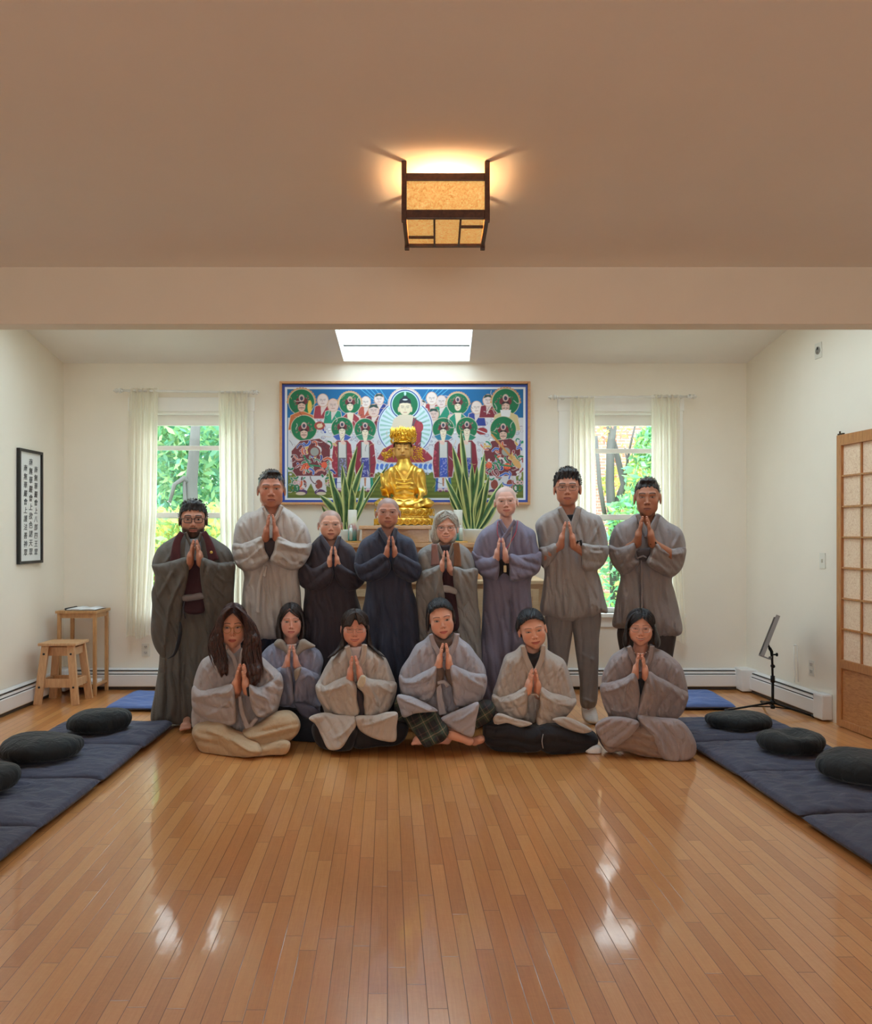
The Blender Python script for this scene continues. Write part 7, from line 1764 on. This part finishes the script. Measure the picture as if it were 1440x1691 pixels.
# ------------------------------------------------------------------ side table, papers and stool
def table():
    Yf, Yb = 6.69, 6.98; x0, x1 = at(88, 1009, 6.66).x, at(157, 1009, 6.66).x; Z = .712
    t = thing('side_table', 'tall slender pale wooden side table in the left corner', 'table', ((x0 + x1) / 2, 6.83, 0))
    MB().box((x0, Yf, Z - .022), (x1, Yb, Z), bev=.003).build('table_top', WOODL, t)
    lg = .026
    for x in (x0 + .012, x1 - .012 - lg):
        for y in (Yf + .012, Yb - .012 - lg): MB().box((x, y, 0), (x + lg, y + lg, Z - .022), bev=.002).build('leg', WOODL, t)
    a = MB()
    for y in (Yf + .018, Yb - .03): a.box((x0 + .038, y, Z - .062), (x1 - .038, y + .014, Z - .022))
    for x in (x0 + .018, x1 - .032): a.box((x, Yf + .038, Z - .062), (x + .014, Yb - .038, Z - .022))
    a.build('apron', WOODL, t)
    MB().box((x0 + .014, Yf + .014, .075), (x1 - .014, Yb - .014, .092)).build('lower_shelf', WOODL, t)
    PAPERW = plain('white_paper', C(236, 238, 240), .7, 0, .02)
    b = thing('ring_binder', 'open white booklet lying on the side table', 'booklet', (x0 + .17, 6.74, Z))
    m = MB(); k = 10
    for sgn, lo, hi in ((1, x0 + .075, x0 + .20), (1, x0 + .20, x0 + .315)):
        V = []
        for i in range(k):
            u = i / (k - 1); V += [(lo + (hi - lo) * u, Yf + .04, Z + .004 + .016 * math.sin(u * math.pi * .9 + .2)), (lo + (hi - lo) * u, Yb - .05, Z + .004 + .016 * math.sin(u * math.pi * .9 + .2))]
        V += [(x, y, Z + .002) for x, y, z in V]
        q = [(2 * i, 2 * i + 2, 2 * i + 3, 2 * i + 1) for i in range(k - 1)] + [(2 * k + 2 * i, 2 * k + 2 * i + 1, 2 * k + 2 * i + 3, 2 * k + 2 * i + 2) for i in range(k - 1)]
        q += [(2 * i, 2 * k + 2 * i, 2 * k + 2 * i + 2, 2 * i + 2) for i in range(k - 1)] + [(2 * i + 1, 2 * i + 3, 2 * k + 2 * i + 3, 2 * k + 2 * i + 1) for i in range(k - 1)]
        m.add(V, q)
    m.build('pages', PAPERW, b, True)
    MB().box((x0 + .065, Yf + .035, Z + .0005), (x0 + .325, Yb - .045, Z + .003)).build('cover', BLACK, b)
    MB().tube([(x0 + .07, Yf + .035, Z + .012), (x0 + .07, Yb - .045, Z + .012)], .008, 8).build('spine_roll', BLACK, b, True)
    o = MB().box((x1 - .16, Yf + .06, .0925), (x1 - .04, Yb - .08, .115), bev=.003).build('paper_stack', PAPERW)
    tag(o, 'small stack of white paper on the lower shelf of the side table', 'paper')
table()
def stool():
    t = thing('stool', 'low raw pine stool with splayed bolted legs in front of the side table', 'stool', (at(105, 1160, 6.5).x, 6.52, 0))
    cx, cy, Z = at(106.5, 1060, 6.5).x, 6.49, .487
    hx, hy = .150, .125
    MB().box((cx - hx, cy - hy, Z - .022), (cx + hx, cy + hy, Z), bev=.004).build('seat', PINE, t)
    for sx in (-1, 1):
        for sy in (-1, 1):
            p0 = (cx + sx * .150 + .0, cy + sy * .128, 0); p1 = (cx + sx * .100, cy + sy * .095, Z - .022)
            lg = MB().bar(p0, p1, .058, .026, (0, 1, 0), .002).build('leg', PINE, t)
            bl = MB()
            for u in (.86, .30):
                p = Vector(p0).lerp(Vector(p1), u); bl.tube([p + Vector((0, -.0135, 0)), p + Vector((0, -.018, 0))], .0085, 10)
            bl.build('bolt_head', BLACK, lg, True)
    for zc, k in ((.165, .132), (.415, .107)):
        r = MB()
        for sy in (-1, 1): r.box((cx - k, cy + sy * k * .80 - .008 - sy * .018, zc - .034), (cx + k, cy + sy * k * .80 + .008 - sy * .018, zc + .034))
        for sx in (-1, 1): r.box((cx + sx * k - .009, cy - k * .8, zc - .03), (cx + sx * k + .009, cy + k * .8, zc + .03))
        r.build('rail', PINE, t)
stool()

# ------------------------------------------------------------------ music stand
def music_stand():
    D = 6.07; b = at(1276, 1172, D); b.z = 0
    t = thing('music_stand', 'black tripod stand holding a tilted metal music desk', 'music stand', b)
    BM = plain('black_metal', C(20, 20, 22), .35, .5); G = plain('grey_metal', C(120, 118, 116), .4, .6)
    z = lambda py: HC - (py - HY) * D / F
    X = lambda px: (px - CX) * D / F
    MB().tube([(b.x, b.y, .035), (b.x, b.y, z(1122))], .0105, 12).build('lower_tube', BM, t, True)
    MB().tube([(b.x, b.y, z(1122)), (b.x - .004, b.y, z(1092)), (b.x - .008, b.y, z(1076)), (b.x - .024, b.y, z(1070))], [.0085, .0085, .012, .012], 12).build('neck', BM, t, True)
    k = MB(); k.tube([(b.x, b.y, z(1127)), (b.x, b.y, z(1116))], .016, 12); k.tube([(b.x, b.y, z(1081)), (b.x + .03, b.y, z(1081))], .006, 8); k.tube([(b.x + .026, b.y, z(1081)), (b.x + .036, b.y, z(1081))], .014, 10); k.tube([(b.x, b.y - .012, z(1100)), (b.x, b.y + .012, z(1100))], .014, 10)
    k.build('clamp_knob', BM, t, True)
    hub = Vector((b.x, b.y, z(1160))); col = Vector((b.x, b.y, .05))
    for a in ((X(1200) - b.x, 6.11 - D, .012), (.30, -.05 - .02, .012), (.06, .36, .012)):
        e = Vector((b.x + a[0], b.y + a[1], a[2]))
        if a[0] == .30: e = Vector((at(1345, 1188, 5.90).x, 5.90, .012))
        lg = MB().tube([hub, e], .008, 8).build('leg', BM, t, True)
        MB().tube([hub.lerp(e, .93), e], .0105, 8).build('rubber_foot', BLACK, lg, True)
        MB().tube([col, hub.lerp(e, .5)], .0045, 6).build('brace', BM, lg, True)
    h = MB(); h.tube([hub - Vector((0, 0, .012)), hub + Vector((0, 0, .018))], .018, 12); h.tube([col - Vector((0, 0, .014)), col + Vector((0, 0, .012))], .016, 12)
    h.build('hub', BM, t, True)
    p0 = Vector((X(1257), D, z(1083))); p1 = Vector((X(1283), D, z(1018)))
    u = (p1 - p0).normalized(); n = Vector((b.x + .06, D, 0)).normalized(); n = (n - u * n.dot(u)).normalized(); w = u.cross(n)
    Mx = Matrix((u, n, w)).transposed().to_4x4(); Mx.translation = p0; L = (p1 - p0).length
    d = MB(); d.box((0, -.20, -.004), (L, .20, .004), Mx, .003)
    for s in (-1, 1): d.box((0, s * .20 - .004, -.014), (L, s * .20 + .004, .014), Mx, .002)
    d.build('desk', G, t)
    li = MB(); li.box((-.004, -.20, -.060), (.004, .20, .014), Mx, .002); li.box((-.004, -.20, -.064), (.022, .20, -.058), Mx, .002); li.build('ledge', G, t)
    MB().tube([p0.lerp(p1, .32) + Vector((.006, 0, 0)), Vector((b.x - .02, b.y, z(1071)))], .009, 8).build('desk_bracket', BM, t, True)
music_stand()

# ------------------------------------------------------------------ outlets, switches
PLATE = plain('plate', C(222, 218, 206), .4, 0, .01)
def plate(name, label, c, u, n, w=.072, h=.116, kind='outlet', cat='outlet'):
    u = Vector(u).normalized(); n = Vector(n).normalized(); up = Vector((0, 0, 1))
    Mx = Matrix((u, n, up)).transposed().to_4x4(); Mx.translation = Vector(c)
    t = thing(name, label, cat, c)
    MB().box((-w / 2, 0, -h / 2), (w / 2, .006, h / 2), Mx, .002).build('plate', PLATE, t)
    if kind == 'outlet':
        for s in (-1, 1):
            so_ = MB().box((-.017, .006, s * .0255 - .014), (.017, .009, s * .0255 + .014), Mx, .004).build('socket', plain('socket_white', C(206, 202, 192), .4), t)
            g = MB()
            for dx in (-.007, .007): g.box((dx - .0014, .009, s * .0255 - .001), (dx + .0014, .0094, s * .0255 + .008), Mx)
            g.box((-.0025, .009, s * .0255 - .010), (.0025, .0094, s * .0255 - .005), Mx); g.build('slot', BLACK, so_)
    elif kind == 'switch':
        MB().box((-.006, .006, -.014), (.006, .014, .012), Mx, .002).build('toggle', plain('toggle_white', C(206, 200, 186), .4), t)
    elif kind == 'clock':
        MB().tube([Mx @ Vector((0, .006, 0)), Mx @ Vector((0, .010, 0))], .028, 20).build('socket', plain('socket_grey', C(150, 146, 138), .5), t, True)
        g = MB(); g.box((-.010, .010, .004), (-.006, .0115, .016), Mx); g.box((.006, .010, .004), (.010, .0115, .016), Mx); g.tube([Mx @ Vector((0, .010, -.012)), Mx @ Vector((0, .0115, -.012))], .004, 8); g.tube([Mx @ Vector((0, .011, .01)), Mx @ Vector((.004, .014, .026))], .003, 6)
        g.build('slot', BLACK, t)
c = at(241, 1073, DW); plate('wall_outlet', 'double white outlet low on the altar wall under the left curtain', (c.x, DW, c.z), (-1, 0, 0), (0, -1, 0))
rn = Vector((-1, RB, 0)).normalized(); ru = Vector((-RB, -1, 0)).normalized()
plate('wall_outlet', 'double outlet on the right wall just above the heater end', rwall(1341, 1103), ru, rn)
plate('light_switch', 'small light switch at mid height on the right wall beside the paper screen', rwall(1359, 926), ru, rn, .070, .115, 'switch', 'light switch')
plate('clock_outlet', 'single recessed outlet plate high up on the right wall', rwall(1352, 579), ru, rn, .085, .115, 'clock')
a = rwall(1315, 1067, .012); m = MB()
P = [rwall(x, y, .014) for x, y in ((1314, 1066), (1314, 1090), (1316, 1110), (1315, 1127))]; P2 = [rwall(x, y, .014) for x, y in ((1319, 1066), (1320, 1090), (1321, 1126))]
m.tube(P, .0028, 6); m.tube(P2, .0028, 6); m.tube([P[0], (P[0] + P2[0]) / 2 + Vector((0, 0, .006)), P2[0]], .004, 6)
o = m.build('cord_loop', TRIM, None, True); tag(o, 'thin white cord loop hanging on the right wall above the heater', 'cord')

# ------------------------------------------------------------------ curtains
CUR, nt, b = new_mat('sheer_curtain')
b.inputs['Base Color'].default_value = (*C(250, 245, 234), 1); b.inputs['Roughness'].default_value = .9
tl = nt.nodes.new('ShaderNodeBsdfTranslucent'); tl.inputs['Color'].default_value = (*C(250, 246, 236), 1)
mxn = nt.nodes.new('ShaderNodeMixShader'); mxn.inputs['Fac'].default_value = .6
nt.links.new(b.outputs[0], mxn.inputs[1]); nt.links.new(tl.outputs[0], mxn.inputs[2]); nt.links.new(mxn.outputs[0], nt.nodes['Material Output'].inputs['Surface'])
bump(nt, b, noise(nt, coords(nt, (1, 1, .1)), 60, 3), .2, .004)
ROD = plain('white_rod', C(232, 230, 224), .4)
def curtain(label, l_edge, r_edge, ytop, ybot, n, seed, d=6.93):
    """edges are (top x, middle x, bottom x)"""
    r = np.random.RandomState(seed); ph = r.uniform(0, 6, 4)
    U, Vv = np.meshgrid(np.linspace(0, 1, 90), np.linspace(0, 1, 70))
    le = np.interp(Vv, [0, .5, 1], l_edge); re = np.interp(Vv, [0, .5, 1], r_edge)
    Xp = le + (re - le) * U; Yp = ytop + (ybot - ytop) * Vv + 3 * np.sin(U * 9 + ph[0]) * (Vv ** 6)
    amp = .022 * (.75 + .35 * Vv)
    dep = amp * np.sin(U * n * 6.283 + ph[1] + .8 * np.sin(Vv * 3 + ph[2])) + .010 * np.sin(U * n * 2.7 * 6.283 + ph[3] + Vv * 2)
    Xp = Xp + 1.3 * np.cos(U * n * 6.283 + ph[1]) * np.minimum(U, 1 - U) * 4 * .5
    top = np.clip(1 - Vv / .06, 0, 1); dep = dep + .010 * top * np.sin(U * n * 4 * 6.283)
    dd = d - dep
    P = np.stack([(Xp - CX) * d / F, dd, HC - (Yp - HY) * d / F], -1).reshape(-1, 3)
    i = np.arange(90 * 70).reshape(70, 90); Q = np.stack([i[1:, :-1], i[1:, 1:], i[:-1, 1:], i[:-1, :-1]], -1).reshape(-1, 4)
    return tag(mk('curtain', P, Q, CUR), label, 'curtain', 'white curtains at the two windows')
curtain('white curtain at the far left of the left window', (213, 210, 206), (261, 259, 247), 641, 1052, 5.2, 1)
curtain('white curtain on the painting side of the left window', (361, 362, 368), (409, 410, 408), 646, 1048, 5.2, 2)
curtain('white curtain on the painting side of the right window', (942, 940, 938), (981, 984, 985), 655, 1044, 4.4, 3)
curtain('white curtain at the far right of the right window', (1076, 1077, 1086), (1122, 1124, 1134), 652, 1060, 5.0, 4)
def rod(label, xa_, xb_, ya, yb):
    t = thing('curtain_rod', label, 'curtain rod', at((xa_ + xb_) / 2, (ya + yb) / 2, 6.93))
    a, b_ = at(xa_, ya, 6.93), at(xb_, yb, 6.93)
    MB().tube([a, b_], .010, 10).build('pole', ROD, t, True)
    for e, s in ((a, -1), (b_, 1)):
        f = MB()
        for k, (dx, r_) in enumerate(((.0, .014), (.018, .022), (.036, .014), (.050, .019), (.066, .008))): f.tube([e + Vector((s * dx, 0, 0)), e + Vector((s * (dx + .015), 0, 0))], r_, 10)
        f.build('finial', ROD, t, True)
        q = e - Vector((s * .05, 0, 0)); MB().box((q.x - .012, 6.93, q.z - .012), (q.x + .012, DW, q.z + .012), None, .003).box((q.x - .02, DW - .012, q.z - .045), (q.x + .02, DW, q.z + .03)).build('bracket', ROD, t)
rod('white curtain rod with ball ends over the left window', 203, 413, 645, 648)
rod('white curtain rod with ball ends over the right window', 921, 1135, 656, 655)

# ------------------------------------------------------------------ floor cushions
MATC = cloth('mat_cloth', C(64, 65, 80), .55, .8); MATB = cloth('blue_mat_cloth', C(82, 100, 144), .3, .8); ZAF = cloth('zafu_cloth', C(28, 31, 31), .9, .85)
def mat_mesh(name, w, l, h, seed, mat=MATC, wr=.022):
    n, m = 64, 64
    r = np.random.RandomState(seed)
    U, V = np.meshgrid(np.linspace(-1, 1, n), np.linspace(-1, 1, m))
    e = np.maximum(np.abs(U), np.abs(V))
    prof = np.clip((1 - np.abs(U) ** 12) * (1 - np.abs(V) ** 6), 0, 1) ** .5
    X, Y = U * w / 2, V * l / 2
    cr = np.abs(wav(X * 14, Y * 34, seed, 6)) * .9 + .6 * wav(X * 9, Y * 9, seed + 1, 4)
    edge = np.clip((1 - e) / .25, 0, 1)
    z = h * .5 + h * .5 * prof + wr * (cr - .3) * edge + .006 * wav(X * 6, Y * 6, seed + 3, 3) * edge
    k = 1 + .02 * prof
    top = np.stack([X * k, Y * k, z], -1).reshape(-1, 3); bot = np.stack([X, Y, h * .5 - h * .498 * prof], -1).reshape(-1, 3)
    i = np.arange(n * m).reshape(m, n)
    q = np.stack([i[:-1, :-1], i[:-1, 1:], i[1:, 1:], i[1:, :-1]], -1).reshape(-1, 4)
    return mk(name, np.concatenate([top, bot]), np.concatenate([q, q[:, ::-1] + n * m]), mat, None, True)
def place_mat(x, y, rz, w, l, h, seed, label, mat=MATC, group='dark blue meditation mats', tilt=0.0):
    o = mat_mesh('meditation_mat', w, l, h, seed, mat); o.location = (x, y, .001); o.rotation_euler = (tilt, 0, rz)
    return tag(o, label, 'mat', group)
al_ = math.atan(-.035)
for i, (y0, y1, lb_) in enumerate(((4.96, 5.58, 'dark blue mat at the far end of the left row'), (4.29, 4.97, 'dark blue mat second from the far end of the left row'), (3.60, 4.30, 'creased dark blue mat third from the far end of the left row'), (2.90, 3.61, 'dark blue mat nearest the camera in the left row'))):
    yc = (y0 + y1) / 2; place_mat(-1.815 - (5 - yc) * -.022 - .36, yc, .03 + .02 * math.sin(i * 2.1), .74, y1 - y0 - .02, .078 - .004 * i, 20 + i, lb_)
for i, (y0, y1, lb_) in enumerate(((5.07, 5.70, 'dark blue mat at the far end of the right row'), (4.43, 5.08, 'dark blue mat second from the far end of the right row'), (3.79, 4.45, 'creased dark blue mat third from the far end of the right row'), (3.08, 3.80, 'dark blue mat nearest the camera in the right row'))):
    yc = (y0 + y1) / 2; place_mat(1.60 + (5.0 - yc) * .085 + .40, yc, .085 + .02 * math.sin(i * 2.6), .80, y1 - y0 - .02, .078 - .004 * i, 30 + i, lb_)
place_mat(at(255, 1160, 6.3).x, 6.42, 0, .62, .62, .055, 41, 'bright blue mat on the floor behind the bearded man', MATB, 'blue mats under the windows')
place_mat(at(1133, 1155, 6.4).x, 6.47, 0, .62, .62, .055, 42, 'bright blue mat on the floor near the music stand', MATB, 'blue mats under the windows')
def zafu(x, y, z, rx, ry, h, rz, seed, label, dent=0.0, lean=0.0):
    nu, nv = 72, 26
    A, T = np.meshgrid(np.linspace(0, 2 * np.pi, nu, endpoint=False), np.linspace(-1, 1, nv))
    ph = T * np.pi / 2
    rr = np.abs(np.cos(ph)) ** .55; zz_ = np.sign(np.sin(ph)) * np.abs(np.sin(ph)) ** .8
    X = np.cos(A) * rr; Y = np.sin(A) * rr
    pl = .016 * np.sin(A * 23 + seed) * np.clip(1 - np.abs(T) * .7, 0, 1) * rr + .05 * wav(X * 3.4, Y * 3.4, seed, 5)
    Z = zz_ * (.5 + 0 * X) + .5
    Z = Z + .11 * wav(X * 2.2, Y * 2.2 + T, seed + 1, 4) * (T > -.3) - dent * np.exp(-((X - .1) ** 2 + (Y * .6) ** 2) / .12) * (T > 0) + lean * X * (T > -.2)
    P = np.stack([X * (1 + pl) * rx, Y * (1 + pl) * ry, np.maximum(Z, 0) * h], -1).reshape(-1, 3)
    i = np.arange(nu * nv).reshape(nv, nu); j = np.roll(i, -1, 1)
    q = np.stack([i[:-1], j[:-1], j[1:], i[1:]], -1).reshape(-1, 4)
    o = mk('meditation_cushion', P, q, ZAF, None, True); o.location = (x, y, z); o.rotation_euler = (0, 0, rz)
    return tag(o, label, 'cushion', 'black round meditation cushions')
zafu(-2.19, 5.24, .071, .200, .16, .135, .1, 1, 'wrinkled black cushion on the far mat of the left row', .0, .06)
zafu(-2.26, 4.62, .071, .230, .20, .125, 0, 2, 'smooth oval black cushion on the second mat of the left row')
zafu(-2.30, 3.99, .071, .215, .19, .135, .4, 3, 'black cushion cut by the left edge on the third mat of the left row')
zafu(2.00, 5.33, .071, .212, .16, .10, -.1, 4, 'flattened black cushion on the far mat of the right row')
zafu(2.09, 4.75, .071, .195, .17, .125, .2, 5, 'dented black cushion on the second mat of the right row', .35)
zafu(2.24, 4.21, .071, .235, .20, .135, 0, 6, 'black cushion cut by the right edge on the third mat of the right row')
